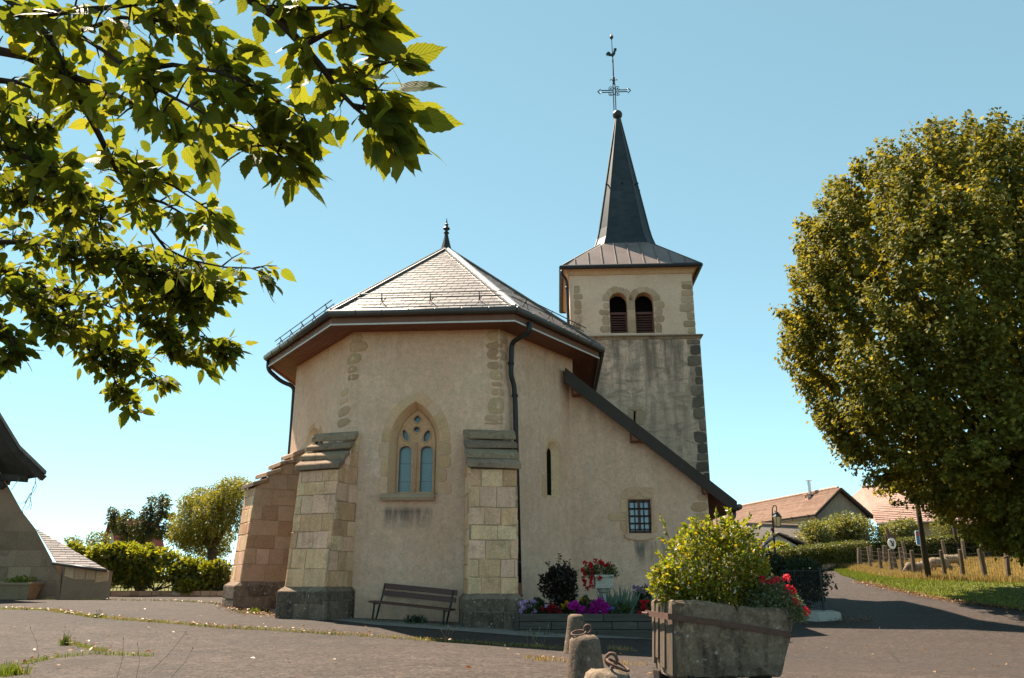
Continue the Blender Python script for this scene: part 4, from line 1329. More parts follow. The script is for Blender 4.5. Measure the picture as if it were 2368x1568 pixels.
mb.lathe([(.09, zc - .3), (.10, zc - .19)] + [(.205 * math.sin(math.pi * (i + .6) / 10.6), zc - .205 * math.cos(math.pi * (i + .6) / 10.6)) for i in range(10)] + [(.03, zc + .205)], (tc.x, tc.y, 0), 18)
mb.build('ball', M['ironblack'], spire, smooth=True)
# iron cross with scrolls, vane and cock
def z2(x, y): return P(1358 + .14 * x, 69.4 + .14 * y, Y=tc.y)
mb = MB()
for l in ([(437, 1330), (420, 890)], [(470, 1330), (452, 890)], [(170, 1022), (210, 985), (228, 1003), (420, 998)], [(170, 1022), (212, 1058), (230, 1035), (420, 1028)],
          [(712, 1000), (672, 965), (655, 988), (462, 994)], [(712, 1000), (672, 1040), (655, 1018), (462, 1024)], [(418, 965), (460, 962)], [(418, 1065), (464, 1062)]):
    mb.tube([z2(*p) for p in l], .022, 6)
for sx, sy, cx_, cy_ in ((-1, -1, 385, 970), (1, -1, 495, 965), (-1, 1, 385, 1058), (1, 1, 497, 1052)):
    pts = [(cx_ + 34 * math.cos(t), cy_ + 30 * math.sin(t)) for t in np.linspace(0.3, 5.6, 12)]
    mb.tube([z2(*p) for p in pts], .016, 5); mb.tube([z2(cx_ - 12 * sx, cy_), z2(cx_ + 14 * sx, cy_ + 4)], .03, 5)
mb.build('cross', M['ironblack'], spire)
mb = MB()
mb.tube([z2(432, 890), z2(432, 790), z2(428, 770), z2(420, 540), z2(418, 530), z2(417, 500), z2(416, 450)], [.055, .055, .03, .026, .035, .035, .02], 8)
mb.tube([z2(410, 380), z2(397, 150)], [.02, .016], 6)
c = z2(396, 120); mb.lathe([(.01, c.z - .13), (.06, c.z - .07), (.085, c.z), (.05, c.z + .08), (.01, c.z + .17)], (c.x, c.y, 0), 10)
for sx in (-1, 1):
    mb.tube([z2(432 + sx * 8, 860), z2(432 + sx * 25, 830), z2(432 + sx * 42, 815), z2(432 + sx * 56, 822), z2(432 + sx * 54, 842)], .016, 5)
mb.build('vane_pole', M['ironblack'], spire)
cock = [(301, 412), (318, 380), (345, 362), (368, 372), (385, 398), (402, 396), (420, 380), (428, 350), (445, 328), (430, 318), (448, 306), (470, 304), (482, 312), (476, 322), (480, 342), (466, 346), (460, 390), (445, 420), (425, 438), (418, 455), (408, 452), (405, 438), (380, 428), (352, 432), (340, 415), (330, 438), (325, 412), (312, 430), (318, 405)]
mb = MB()
n = len(cock); pts = [z2(*p) for p in cock]; e_ = Vector((0, .05, 0))
i0 = len(mb.v); mb.v += [tuple(p - e_ / 2) for p in pts] + [tuple(p + e_ / 2) for p in pts]
for tri in tessellate_polygon([[Vector((p[0], p[1], 0)) for p in cock]]):
    mb.f += [tuple(i0 + t for t in tri), tuple(i0 + n + t for t in tri[::-1])]; mb.m += [0, 0]
for i in range(n): mb.f.append((i0 + i, i0 + (i + 1) % n, i0 + n + (i + 1) % n, i0 + n + i)); mb.m.append(0)
mb.build('weathercock', M['ironblack'], spire)
# tower downpipe at the left corner
def z8(x, y): return (1242.7 + .3687 * x, 520 + .3687 * y)
tq = lambda x, y, l: wT.at(*wT.px(*z8(x, y), l), l)
wallpipe([tq(155, 285, .45), tq(150, 310, .4), tq(182, 345, .12), tq(186, 420, .12), tq(194, 620, .12), tq(198, 760, .12)], .055, 'downpipe', M['ironblack'], [tq(184, 395, .12)])
# ------------------------------------------------------------------ setting layers right of the church
road_edge = [G(u, v) for u, v in ((1935, 1322), (1985, 1345), (2060, 1362), (2150, 1381), (2260, 1398), (2367, 1414))] + [Vector((24, 17.5, 0)), Vector((45, 12, 0))]
fence_line = [Vector((19.5, 51, 0)), G(1986, 1316), Vector((19, 44, 0)), Vector((18.6, 39, 0)), Vector((19, 35, 0)), Vector((21, 32, 0)), Vector((26, 29, 0)), Vector((45, 24, 0))]
far_line = [Vector((20.5, 53, 0)), Vector((24, 56, 0)), Vector((30, 58, 0)), Vector((38, 60, 0)), Vector((50, 58, 0)), Vector((70, 50, 0))]
sheet('grass_verge', road_edge, fence_line, M['lawn'], .03)
sheet('hay_field', fence_line, far_line, M['hayfield'], .034)
# paved strip at the foot of the apse wall
sheet('wall_foot_paving', [G(640, 1425), G(860, 1445), G(1040, 1458), G(1250, 1474), G(1500, 1478), Vector((4.2, 16.6, 0))], [Vector((-6.2, 21.2, 0)), Vector((-3.9, 18.9, 0)), Vector((-.9, 18.6, 0)), Vector((.6, 18.3, 0)), Vector((2, 19.5, 0)), Vector((5.6, 21, 0))], M['paving'], .008, 8, 40)

def scatter_poly(lines, n, width):
    """random ground points along polylines (photo preview coordinates)"""
    out = []
    for l in lines:
        p = [G(u, v) for u, v in l]
        L = [0]
        for i in range(1, len(p)): L.append(L[-1] + (p[i] - p[i - 1]).length)
        for _ in range(int(n * L[-1])):
            d = rnd.random() * L[-1]
            i = max(1, next(i for i in range(1, len(p)) if L[i] >= d))
            q = p[i - 1].lerp(p[i], (d - L[i - 1]) / max(1e-6, L[i] - L[i - 1]))
            out.append((q.x + rnd.gauss(0, width), q.y + rnd.gauss(0, width)))
    return np.array(out)
def blades(name, xy, h, mat, wd=.012, lean=.35, kind='stuff', lift=0.0, parent=None):
    N = len(xy); z = gz(xy[:, 0], xy[:, 1]) + lift
    a = rng.uniform(0, 2 * np.pi, N); H = h * rng.uniform(.45, 1.25, N)
    ln = lean * H * rng.uniform(.2, 1, N); a2 = rng.uniform(0, 2 * np.pi, N)
    b = np.stack([xy[:, 0], xy[:, 1], z], 1)
    s = np.stack([np.cos(a), np.sin(a), 0 * a], 1) * wd * .5
    tip = b + np.stack([np.cos(a2) * ln, np.sin(a2) * ln, H], 1)
    mid = b + np.stack([np.cos(a2) * ln * .35, np.sin(a2) * ln * .35, H * .55], 1)
    V = np.stack([b - s, b + s, mid + s * .7, mid - s * .7, tip], 1).reshape(-1, 3)
    i = np.arange(N)[:, None] * 5
    F = np.concatenate([i + [0, 1, 2], i + [0, 2, 3], i + [3, 2, 4]], 1).reshape(-1, 3)
    o = link(name, fast_mesh(name, V - np.array(org(parent)), F, mat), parent)
    if kind: o['kind'] = kind
    return o
CR = [[(0, 1408), (110, 1411), (222, 1428), (406, 1442), (508, 1452), (640, 1458), (751, 1466), (1000, 1482), (1184, 1494), (1317, 1502)],
      [(0, 1542), (60, 1535), (127, 1521), (222, 1512), (349, 1518)], [(149, 1487), (206, 1499), (240, 1508)], [(1211, 1520), (1300, 1530), (1450, 1537), (1500, 1540)], [(1395, 1500), (1470, 1505)],
      [(255, 1388), (400, 1390), (520, 1398), (560, 1418), (640, 1424)]]
blades('crack_grass', scatter_poly(CR[:3], 150, .045), .06, M['grass'], .010)
blades('crack_dry_grass', scatter_poly(CR[:1] + CR[3:5], 80, .05), .06, M['hay'], .010)
blades('wall_foot_grass', scatter_poly([CR[5], [(10, 1386), (250, 1388)], [(840, 1436), (1060, 1452)], [(1200, 1468), (1480, 1468)]], 60, .06), .06, M['herb'], .014)
lit = scatter_poly(CR + [CR[0]], 14, .10)
loose = np.stack([rng.uniform(-9, 9, 420), rng.uniform(9, 25, 420)], 1); loose = loose[rng.random(420) < .5]
lit = np.concatenate([lit, loose, scatter_poly([[(520, 1402), (640, 1430)], [(1860, 1425), (1960, 1440), (2000, 1432)]], 90, .25), scatter_poly([[(1985, 1346), (2060, 1363), (2150, 1382), (2260, 1398), (2367, 1414)]], 170, .22)])
C_ = np.concatenate([lit, gz(lit[:, 0], lit[:, 1])[:, None] + .045], 1)
dd = rng.normal(size=(len(C_), 3)); dd[:, 2] *= .25
nn = rng.normal(size=(len(C_), 3)) * .35; nn[:, 2] = 1
tag(leaves('fallen_leaves', C_, .062, M['litter'], None, dd, nn, .6), kind='stuff')
# verge and field grass
def poly_pts(near, far, n, dens=None):
    A = np.array([(p.x, p.y) for p in near]); B = np.array([(p.x, p.y) for p in far])
    def at(pl, t):
        L = np.concatenate([[0], np.cumsum(np.linalg.norm(np.diff(pl, axis=0), axis=1))]); d = t * L[-1]
        return np.stack([np.interp(d, L, pl[:, 0]), np.interp(d, L, pl[:, 1])], 1)
    t = rng.random(n); f = rng.random(n)[:, None]
    return at(A, t) * (1 - f) + at(B, t) * f
blades('verge_grass', poly_pts(road_edge[:-1], fence_line[:-1], 42000), .10, M['grass'], .035)
blades('field_grass', poly_pts(fence_line[:-1], far_line[:-1], 60000), .22, M['hay'], .045, .3)
blades('fence_grass', scatter_poly([[(1985, 1318), (2040, 1328), (2100, 1338), (2160, 1342), (2280, 1345), (2367, 1348)]], 700, .3), .24, M['hay'], .03, .3)

# ------------------------------------------------------------------ small plants on the asphalt
def tuft(u, v, name, label, cat, n, h, spread, mat, wd=.014, tall=None):
    p = G(u, v)
    t = thing(name, label, cat, p)
    xy = np.array([p.x, p.y]) + rng.normal(size=(n, 2)) * spread
    blades('leaf_blades', xy, h, M[mat], wd, .6, None, 0, t)
    if tall:
        mb = MB()
        for i in range(tall[0]):
            a = rnd.uniform(0, 6.28); b = p + Vector((rnd.gauss(0, spread), rnd.gauss(0, spread), 0)); e = b + Vector((math.cos(a) * tall[1] * .3, math.sin(a) * tall[1] * .1, tall[1] * rnd.uniform(.6, 1)))
            mb.tube([b, b.lerp(e, .5) + UP * .02, e], .003, 4)
            if tall[2]: mb.tube([e - UP * .02, e + UP * .03], [.008, .003], 5)
        mb.build('stalk', M['hay'], t)
    return t
tuft(150, 1492, 'weed', 'upright green weed in the cracked asphalt at the lower left', 'weed', 40, .16, .03, 'grass', .02, (2, .26, False))
tuft(226, 1428, 'weed', 'leafy weed with pale stalks on the crack in front of the vine', 'weed', 60, .09, .05, 'herb', .02, (4, .16, True))
tuft(1035, 1484, 'seedhead_grass', 'slender grass with pale seed heads between bench and near asphalt', 'grass tuft', 30, .08, .04, 'hay', .012, (4, .30, True))
tuft(1240, 1494, 'seedhead_grass', 'wispy stalks with round seed heads left of the farther bollard', 'grass tuft', 40, .06, .08, 'hay', .012, (7, .34, True))
tuft(20, 1560, 'grass_clump', 'bright green grass clump at the lower left corner of the square', 'grass clump', 200, .10, .09, 'grass', .016)
tuft(1255, 1527, 'grass_clump', 'small yellowing grass clump in the crack left of the front bollards', 'grass clump', 60, .06, .09, 'hay', .012)
tuft(1435, 1503, 'grass_clump', 'low orange dry grass clump between far bollard and trough', 'grass clump', 70, .07, .10, 'hay', .012)
tuft(960, 1440, 'weed', 'dark broad leaved weed under the bench against the wall', 'weed', 90, .16, .12, 'deepgreen', .04)
tuft(590, 1418, 'weed', 'yellow green weed between the feet of the two left buttresses', 'weed', 60, .12, .07, 'grass', .03)
mb = MB()
p0 = G(215, 1560)
t = thing('dry_stalks', 'thin dark dry stalks rising from the asphalt at the lower left', 'dry plant', G(300, 1567))
for u0, v0_, u1, v1_ in ((270, 1567, 285, 1478), (315, 1567, 318, 1490), (340, 1560, 430, 1462), (395, 1566, 445, 1500), (90, 1520, 70, 1452)):
    a = G(u0, v0_); b = P(u1, v1_, Y=a.y + .15)
    mb.tube([a, a.lerp(b, .5) + Vector((.03, 0, 0)), b], .0018, 4); mb.tube([b, b + UP * .015], .004, 5)
mb.build('stalk', M['darkwood'], t)

# ------------------------------------------------------------------ bollards with rings
def bollard(p, H, rt, rb_, label, ring):
    t = thing('stone_bollard', label, 'bollard', p, 'granite bollards by the trough')
    mb = MB()
    prof = [(rb_ * 1.06, -.1), (rb_, .0)] + [(rb_ + (rt - rb_) * f, H * f) for f in (.2, .4, .6, .8, .93)] + [(rt * .93, H * .975), (rt * .7, H), (rt * .3, H * 1.006)]
    mb.lathe([(r, z) for r, z in prof], p, 20)
    ph = rnd.random() * 9
    mb.v = [(p.x + (x - p.x) * (1 + .03 * math.sin(5 * z + ph + 3 * math.atan2(y - p.y, x - p.x)) + rnd.uniform(-.012, .012)), p.y + (y - p.y) * (1 + rnd.uniform(-.02, .02)), z + rnd.uniform(-.006, .006)) for x, y, z in mb.v]
    mb.build('post', M['bollard'], t, smooth=True)
    if ring:
        top = p + UP * (H - .005)
        mb = MB()
        lp = [top + Vector((.03, .03, 0)) + Vector((.028 * math.cos(a), 0, .05 + .03 * math.sin(a))) for a in np.linspace(-1.3, 4.4, 10)]
        mb.tube([top + Vector((.03, .03, -.02))] + lp, .009, 6)
        mb.build('eye_bolt', M['rust'], t, smooth=True)
        mb = MB(); c, ax1, ax2 = ring
        c = top + Vector(c); a1 = Vector(ax1).normalized(); a2 = Vector(ax2).normalized()
        mb.tube([c + (a1 * math.cos(q) + a2 * math.sin(q)) * .058 for q in np.linspace(0, 2 * math.pi, 22)], .0072, 7, cap=False)
        mb.build('iron_ring', M['rust'], t, smooth=True)
    return t
def bx(u, Y): return P(u, 1400, Y=Y).x
bollard(Vector((bx(1330, 13.9), 13.9, gz1(1.1, 13.9))), .62, .125, .22, 'tapered granite bollard farthest back, standing in front of the flower bed', None)
bollard(Vector((bx(1349, 6.6), 6.6, gz1(.6, 6.6))), .60, .112, .185, 'lichen covered bollard with an iron ring lying flat on its top', ((-.045, .0, .022), (1, .15, .1), (.1, 1, .28)))
bollard(Vector((bx(1397, 4.25), 4.25, gz1(.5, 4.25))), .605, .115, .185, 'lowest cut off bollard at the picture edge with its ring hanging over', ((.055, -.02, .03), (1, 0, -.45), (.1, 1, .1)))

# ------------------------------------------------------------------ bench
bl = P(852, 1389, Y=18.25); br_ = P(1039, 1409, Y=17.75)
bx_ = (br_ - bl); BL = bx_.length; bx_.normalize()
by = UP.cross(bx_).normalized(); bz = bx_.cross(by).normalized()
t = thing('park_bench', 'dark red wooden bench on iron legs against the church wall', 'bench', bl - UP * .42)
def bp(x, y, z): return bl + bx_ * x + by * y + bz * z
for i in range(3):
    mb = MB(); mb.obox(bp(0, i * .135, -.035), bx_ * BL, by * .125, bz * .035); mb.build('seat_plank', M['benchwood'], t)
for z, y in ((.12, .43), (.27, .47)):
    mb = MB(); mb.obox(bp(.10, y, z), bx_ * (BL - .14), by * .03 + bz * -.006, bz * .11 + by * .025); mb.build('back_plank', M['benchwood'], t)
for x in (.12, BL - .13):
    mb = MB()
    pts = [(x, .06, -.04), (x, .05, -.33), (x, .08, -.385), (x, .14, -.40), (x, .22, -.385), (x, .26, -.33), (x, .36, -.04), (x, .44, .10), (x, .50, .36)]
    mb.tube([bp(*p) for p in pts], .021, 8); mb.build('leg', M['ironblack'], t, smooth=True)
    mb = MB(); mb.beam(bp(x, .02, -.05), bp(x, .40, -.05), .04, .025); mb.build('seat_bracket', M['ironblack'], t)
    mb = MB(); c = bp(x, .14, -.45); mb.box((c.x, c.y, c.z), (.24, .2, .14), .2, 0, .03); mb.build('foot_block', M['plinth'], t)

# ------------------------------------------------------------------ stone trough with shrub
TY = 8.75
X0, X1 = P(1538, 1480, Y=TY).x, P(1838, 1430, Y=TY).x
tro = thing('stone_trough', 'long weathered stone trough with an iron strap, planted with a shrub', 'trough', (X0, TY, 0))
mb = MB()
def hull(x, fr):   # cross-section ring, front to back, at station x (0..1)
    xx = X0 + (X1 - X0) * x
    zt_ = .815 - .085 * x + .012 * math.sin(7 * x)
    zb_ = .045
    if x > .82: zb_ += (x - .82) ** 2 * 5.2
    d0, d1 = TY, TY + .80
    if x > .9: d0 += (x - .9) * .6
    return [(xx, d0 + .02, zt_), (xx, d0 - .005, zt_ - .03), (xx, d0, .45), (xx, d0 + .02, .18), (xx, d0 + .06, zb_ + .02), (xx, d0 + .12, zb_), (xx, d1 - .1, zb_), (xx, d1, .3), (xx, d1, zt_ - .03), (xx, d1 - .03, zt_ - .01), (xx, d1 - .12, zt_ - .01), (xx, d1 - .14, zt_ - .14), (xx, d0 + .15, zt_ - .14), (xx, d0 + .13, zt_ + .002)]
st = [0, .015, .04, .1, .2, .3, .4, .47, .50, .515, .53, .56, .65, .75, .83, .88, .92, .96, .99, 1.0]
rings_ = []
for x in st:
    r = [Vector(p) for p in hull(x, 0)]
    if x > .85:
        # the right end leans in towards its foot
        r = [Vector((p.x - max(0, .75 - p.z) ** 1.4 * .38 * (x - .85) / .15, p.y, p.z)) for p in r]
    if abs(x - .515) < .02:
        for i in (0, 1, 13): r[i].z -= .07 * (1 - abs(x - .515) / .02)
    if x in (0, 1.0):
        c = sum(r, Vector()) / len(r)
        r = [Vector((p.x, c.y + (p.y - c.y) * .975, p.z - (.012 if p.z > .6 else -.012))) for p in r]
    rings_.append([p + Vector((rnd.uniform(-.006, .006), rnd.uniform(-.010, .010), rnd.uniform(-.009, .009))) for p in r])
k_ = 14
allp = [p for r in rings_ for p in r]
fs = [(a * k_ + i, a * k_ + (i + 1) % k_, (a + 1) * k_ + (i + 1) % k_, (a + 1) * k_ + i) for a in range(len(st) - 1) for i in range(k_)]
fs += [tuple(range(k_ - 1, -1, -1)), tuple((len(st) - 1) * k_ + i for i in range(k_))]
mb.faces(allp, fs)
mb.build('basin', M['trough'], tro)
def endz(y): return 0
for i, (y0, y1, zb_) in enumerate(((0, .27, .07), (.275, .50, .12), (.505, .66, .20), (.665, .80, .14))):
    mb = MB(); x = X0 - .035
    mb.obox((x, TY + y0 + .004, zb_), (.05, 0, 0), (.012, y1 - y0 - .008, 0), (.035 , .0, .795 - zb_ - .01 * i))
    me_ = mb.mesh('end_plank', M['postwood'], org(tro)); bm = bmesh.new(); bm.from_mesh(me_); bmesh.ops.bevel(bm, geom=bm.edges[:], offset=.012, segments=2, affect='EDGES'); bm.to_mesh(me_); bm.free()
    link('end_plank', me_, tro)
mb = MB()
zs_ = lambda x: .66 - .20 * x
def strap(p, q, n): 
    p, q = Vector(p), Vector(q); mb.obox(p - UP * .03, q - p, Vector(n) * .014, UP * .06)
strap((X0 - .05, TY - .02, zs_(0)), (X0 + .5, TY - .012, zs_(.34)), (0, -1, 0)); strap((X0 + .5, TY - .016, zs_(.34)), (X1 - .10, TY + .008, zs_(.94)), (0, -1, 0))
strap((X1 - .10, TY + .008, zs_(.94)), (X1 - .055, TY + .14, zs_(.97)), (.8, -.6, 0))
strap((X0 - .05, TY + .84, zs_(0)), (X0 - .05, TY - .03, zs_(0)), (-1, 0, 0))
mb.tube([(X0 - .07, TY + .70, zs_(0)), (X0 - .07, TY + .92, zs_(0))], .014, 6)
mb.build('iron_strap', M['rust'], tro)
mb = MB(); mb.face([(X0 + .04, TY + .14, .69), (X1 - .06, TY + .14, .64), (X1 - .06, TY + .66, .64), (X0 + .04, TY + .66, .69)]); mb.build('soil', M['soil'], tro)
for x, y in ((X0 + .06, TY + .62), (X0 + .22, TY + .14), (X1 - .35, TY + .3)):
    mb = MB(); mb.box((x, y, .035), (.2, .16, .11), .2, 0, .015); mb.build('support_block', M['darkwood'], tro)

tro.rotation_euler = (0, 0, R(6.5)); tro.location = (X0 + .09, TY - .02, 0)

def shrub(name, label, cat, base, clumps, n, size, mat, group=None, stems=7, asp=.6, up=.0, stemmat='bark', fol='foliage'):
    """clumps: (x, y, z, rx, ry, rz) ellipsoids in world space filled towards their skin"""
    t = thing(name, label, cat, base, group)
    tot = sum(c[3] * c[4] + c[4] * c[5] + c[3] * c[5] for c in clumps)
    C, Dn = [], []
    for c in clumps:
        m = int(n * (c[3] * c[4] + c[4] * c[5] + c[3] * c[5]) / tot)
        d = unit(rng.normal(size=(m, 3))); r = rng.random((m, 1)) ** (1 / 3.6) * (1 + .12 * np.sin(6 * d[:, :1] + c[0]) * np.cos(5 * d[:, 2:3] + c[2]))
        C.append(np.array(c[:3]) + d * r * np.array(c[3:])); Dn.append(d + np.array([0, 0, up]) + rng.normal(size=(m, 3)) * .8)
    C, Dn = np.concatenate(C), np.concatenate(Dn)
    keep = C[:, 2] > base[2] - .02
    leaves(fol, C[keep], size, M[mat], t, Dn[keep], None, asp)
    if stems:
        mb = MB()
        for i in range(stems):
            c = clumps[rnd.randrange(len(clumps))]
            e = Vector((c[0] + rnd.uniform(-.6, .6) * c[3], c[1] + rnd.uniform(-.6, .6) * c[4], c[2] + rnd.uniform(0, .8) * c[5]))
            b = Vector(base) + Vector((rnd.uniform(-.1, .1) * c[3], rnd.uniform(-.1, .1) * c[4], 0)); r0 = max(.006, .012 * (e - b).length)
            mb.tube([b, b.lerp(e, .5) + Vector((rnd.uniform(-.05, .05), rnd.uniform(-.05, .05), .06)) * (e - b).length, e], [r0, r0 * .7, r0 * .25], 6)
        mb.build('stems', M[stemmat], t)
    return t
def pc(u, v, Y, rp, rvp, depth):
    """ellipsoid clump seen at (u, v) with pixel radii on the plane y=Y"""
    c = P(u, v, Y=Y); s = (c - CAM).dot(Vector((0, CP, SP))) / FPX
    return (c.x, c.y, c.z, rp * s, depth, rvp * s)
SY = TY + .4
cl = [pc(1640, 1310, SY, 105, 80, .42), pc(1580, 1340, SY, 60, 55, .32), pc(1700, 1290, SY, 70, 75, .36), pc(1620, 1250, SY, 60, 45, .3), pc(1690, 1235, SY, 45, 35, .25), pc(1560, 1360, SY, 55, 36, .3), pc(1740, 1330, SY, 40, 60, .3), pc(1535, 1335, SY, 30, 32, .2), pc(1650, 1370, SY, 120, 30, .36)]
sh = shrub('flowering_shrub', 'yellow green bushy shrub with small pale blossoms growing in the stone trough', 'shrub', (P(1640, 1390, Y=SY).x, SY, .68), cl, 8200, .052, 'yellowshrub', None, 22)
# long shoots with tip leaves
mb = MB(); tips, td = [], []
for u0, v0_, u1, v1_ in ((1560, 1290, 1528, 1196), (1575, 1300, 1530, 1245), (1550, 1350, 1500, 1330), (1560, 1370, 1508, 1345), (1560, 1330, 1520, 1280), (1660, 1240, 1655, 1185), (1690, 1230, 1683, 1178), (1620, 1240, 1600, 1200), (1710, 1240, 1735, 1195), (1740, 1280, 1782, 1235), (1750, 1300, 1790, 1262), (1600, 1250, 1580, 1212), (1640, 1240, 1635, 1195), (1550, 1380, 1505, 1365), (1545, 1345, 1512, 1312), (1720, 1250, 1758, 1215), (1675, 1230, 1672, 1205)):
    Y_ = SY + rnd.uniform(-.2, .2); a, b = P(u0, v0_, Y=Y_), P(u1, v1_, Y=Y_ + rnd.uniform(-.1, .1)); m_ = a.lerp(b, .5) + Vector((0, 0, .03))
    mb.tube([a, m_, b], [.004, .003, .0015], 5)
    for f in np.linspace(.15, 1, 9):
        q_ = a.lerp(m_, f * 2) if f < .5 else m_.lerp(b, f * 2 - 1)
        for s_ in range(3): tips.append(q_); td.append((b - a).normalized() * .6 + Vector((rnd.gauss(0, .6), rnd.gauss(0, .6), rnd.gauss(.2, .5))))
mb.build('shoots', M['bark'], sh)
leaves('shoot_foliage', tips, .055, M['yellowshrub'], sh, td, None, .5)
bp_ = np.array([[c[0], c[1], c[2]] for c in cl])
def petals(name, C, size, mat, parent, n=5):
    """flower heads: n rounded petals about each centre"""
    C = np.repeat(np.asarray(C, float), n, 0)
    d = rng.normal(size=C.shape); d[:, 1] -= .35; d[:, 2] += .2
    return leaves(name, C, size, M[mat], parent, d, None, .9)
M['cream'] = leaf_mat('cream_petal', [(.50, .44, .32), (.62, .56, .42)], .3, (1.2, 1.2, 1.1), .6)
cc = []
for c in cl:
    d = unit(rng.normal(size=(26, 3))); cc.append(np.array(c[:3]) + d * np.array(c[3:]) * .98)
petals('blossoms', np.concatenate(cc), .022, 'cream', sh, 4)
# geranium at the right end
GYc = TY + .25
gcl = [pc(1775, 1375, GYc, 50, 45, .2), pc(1815, 1395, GYc, 35, 40, .18), pc(1835, 1425, GYc - .02, 24, 36, .14), pc(1745, 1385, GYc, 35, 28, .2), pc(1850, 1418, GYc, 18, 14, .1)]
ge = shrub('geranium', 'grey green trailing geranium with red blooms spilling over the trough end', 'flowering plant', (P(1790, 1410, Y=GYc).x, GYc, .62), gcl, 3600, .034, 'herbgrey', None, 6)
def heads(pts, Y, r, mat, parent, per=16, size=.03):
    C = []
    for u, v in pts:
        c = np.array(P(u, v, Y=Y)); C.append(c + unit(rng.normal(size=(per, 3))) * r * rng.random((per, 1)) ** .4)
    return petals('blooms', np.concatenate(C), size, mat, parent, 3)
heads([(1816, 1335), (1760, 1338), (1795, 1342), (1822, 1360), (1830, 1365), (1840, 1392), (1862, 1412), (1782, 1345)], GYc - .1, .042, 'coral', ge, 20, .026)

# ------------------------------------------------------------------ flower bed
FY = 17.3
fx0, fx1 = P(1200, 1440, Y=FY).x, 3.05
bed = thing('flower_bed', 'raised flower bed of dark timber planks along the church wall', 'flower bed', ((fx0 + fx1) / 2, FY + .5, 0))
zt_ = P(1350, 1419, Y=FY).z; zb_ = -.14
hh = (zt_ - zb_) / 3
for r, cuts in enumerate(((0, .55, 1), (0, .23, .66, .84, 1), (0, .36, .6, 1))):
    for a, b in zip(cuts, cuts[1:]):
        mb = MB(); L_ = fx1 - fx0; y_ = rnd.uniform(-.012, .012)
        mb.obox((fx0 + L_ * a + .004, FY + y_, zb_ + r * hh + .004), (L_ * (b - a) - .008, 0, 0), (0, .09, 0), (0, 0, hh - .008))
        me_ = mb.mesh('plank', M['sleeper'], org(bed)); bm = bmesh.new(); bm.from_mesh(me_); bmesh.ops.bevel(bm, geom=bm.edges[:], offset=.010, segments=1, affect='EDGES'); bm.to_mesh(me_); bm.free(); link('plank', me_, bed)
for x, dx in ((fx0, -.09), (fx1, .09)):
    for r in range(3):
        mb = MB(); mb.obox((x, FY, zb_ + r * hh + .004), (dx, 0, 0), (0, 1.5 if dx < 0 else 4.2, 0), (0, 0, hh - .008)); mb.build('plank', M['sleeper'], bed)
mb = MB(); mb.face([(fx0 + .02, FY + .05, zt_ - .06), (fx1 - .02, FY + .05, zt_ - .06), (fx1 - .02, 21.3, zt_ + .02), (1.6, 21.3, zt_ + .02), (fx0 - .1, 18.5, zt_ + .02)]); mb.build('soil', M['soil'], bed)
def bedz(): return zt_ - .06
def bush(u0, u1, v0, v1, Y, name, label, cat, n, size, mat, group=None, stems=5, asp=.6, up=0.2, lumps=6, dep=.25):
    cs = []
    for i in range(lumps):
        a = rnd.uniform(u0 + (u1 - u0) * .25, u1 - (u1 - u0) * .25); f = rnd.uniform(.25, .75)
        cs.append(pc(a, v0 + (v1 - v0) * f, Y + rnd.uniform(-.1, .1), (u1 - u0) * rnd.uniform(.22, .32), (v1 - v0) * rnd.uniform(.22, .3), dep * rnd.uniform(.7, 1)))
    cs.append(pc((u0 + u1) / 2, (v0 + v1) / 2 + 5, Y, (u1 - u0) * .42, (v1 - v0) * .40, dep))
    return shrub(name, label, cat, (P((u0 + u1) / 2, v1, Y=Y).x, Y, P((u0 + u1) / 2, v1, Y=Y).z), cs, n, size, mat, group, stems, asp, up)
ds = bush(1250, 1340, 1300, 1405, 18.0, 'purple_leaved_shrub', 'tall dark purple leaved shrub in the flower bed', 'shrub', 3400, .075, 'darkshrub', None, 10)
mb = MB(); tips, td = [], []
for u0, v0_, u1, v1_ in ((1290, 1320, 1292, 1281), (1275, 1325, 1266, 1300), (1310, 1325, 1316, 1295), (1300, 1320, 1303, 1300), (1262, 1345, 1246, 1330), (1325, 1340, 1338, 1318)):
    a, b = P(u0, v0_, Y=18.0), P(u1, v1_, Y=18.0); mb.tube([a, b], [.008, .003], 5)
    for f in np.linspace(.1, 1, 7):
        for s_ in range(2): tips.append(a.lerp(b, f)); td.append(Vector((rnd.gauss(0, .9), rnd.gauss(0, .6), .2)))
mb.build('shoots', M['darkwood'], ds); leaves('shoot_foliage', tips, .07, M['darkshrub'], ds, td)
# pedestal planter with red geraniums
UY = 18.5
uc = P(1394, 1345, Y=UY); sc_ = (uc - CAM).dot(Vector((0, CP, SP))) / FPX
ur = thing('pedestal_planter', 'pale stone planter box on a baluster pedestal in the flower bed', 'planter', (uc.x, UY, bedz()))
zz = lambda v: P(1394, v, Y=UY).z
mb = MB(); hw = 20 * sc_
mb.box((uc.x, UY, (zz(1334) + zz(1356)) / 2), (hw * 2, hw * 2, zz(1334) - zz(1356)), 0, 0, .012)
mb.box((uc.x, UY, zz(1332)), (hw * 2.25, hw * 2.25, .06), 0, 0, .015); mb.box((uc.x, UY, zz(1358)), (hw * 2.2, hw * 2.2, .05), 0, 0, .012)
mb.build('box', M['urnstone'], ur)
mb = MB(); zz0, zz1 = bedz() - .02, zz(1359)
mb.lathe([(hw * 1.0, zz0), (hw * 1.0, zz0 + .06), (hw * .7, zz0 + .1), (hw * .85, zz0 + (zz1 - zz0) * .4), (hw * .5, zz0 + (zz1 - zz0) * .72), (hw * .45, zz0 + (zz1 - zz0) * .8), (hw * .7, zz0 + (zz1 - zz0) * .86), (hw * .7, zz1)], (uc.x, UY, 0), 14)
mb.build('pedestal', M['urnstone'], ur, smooth=False)
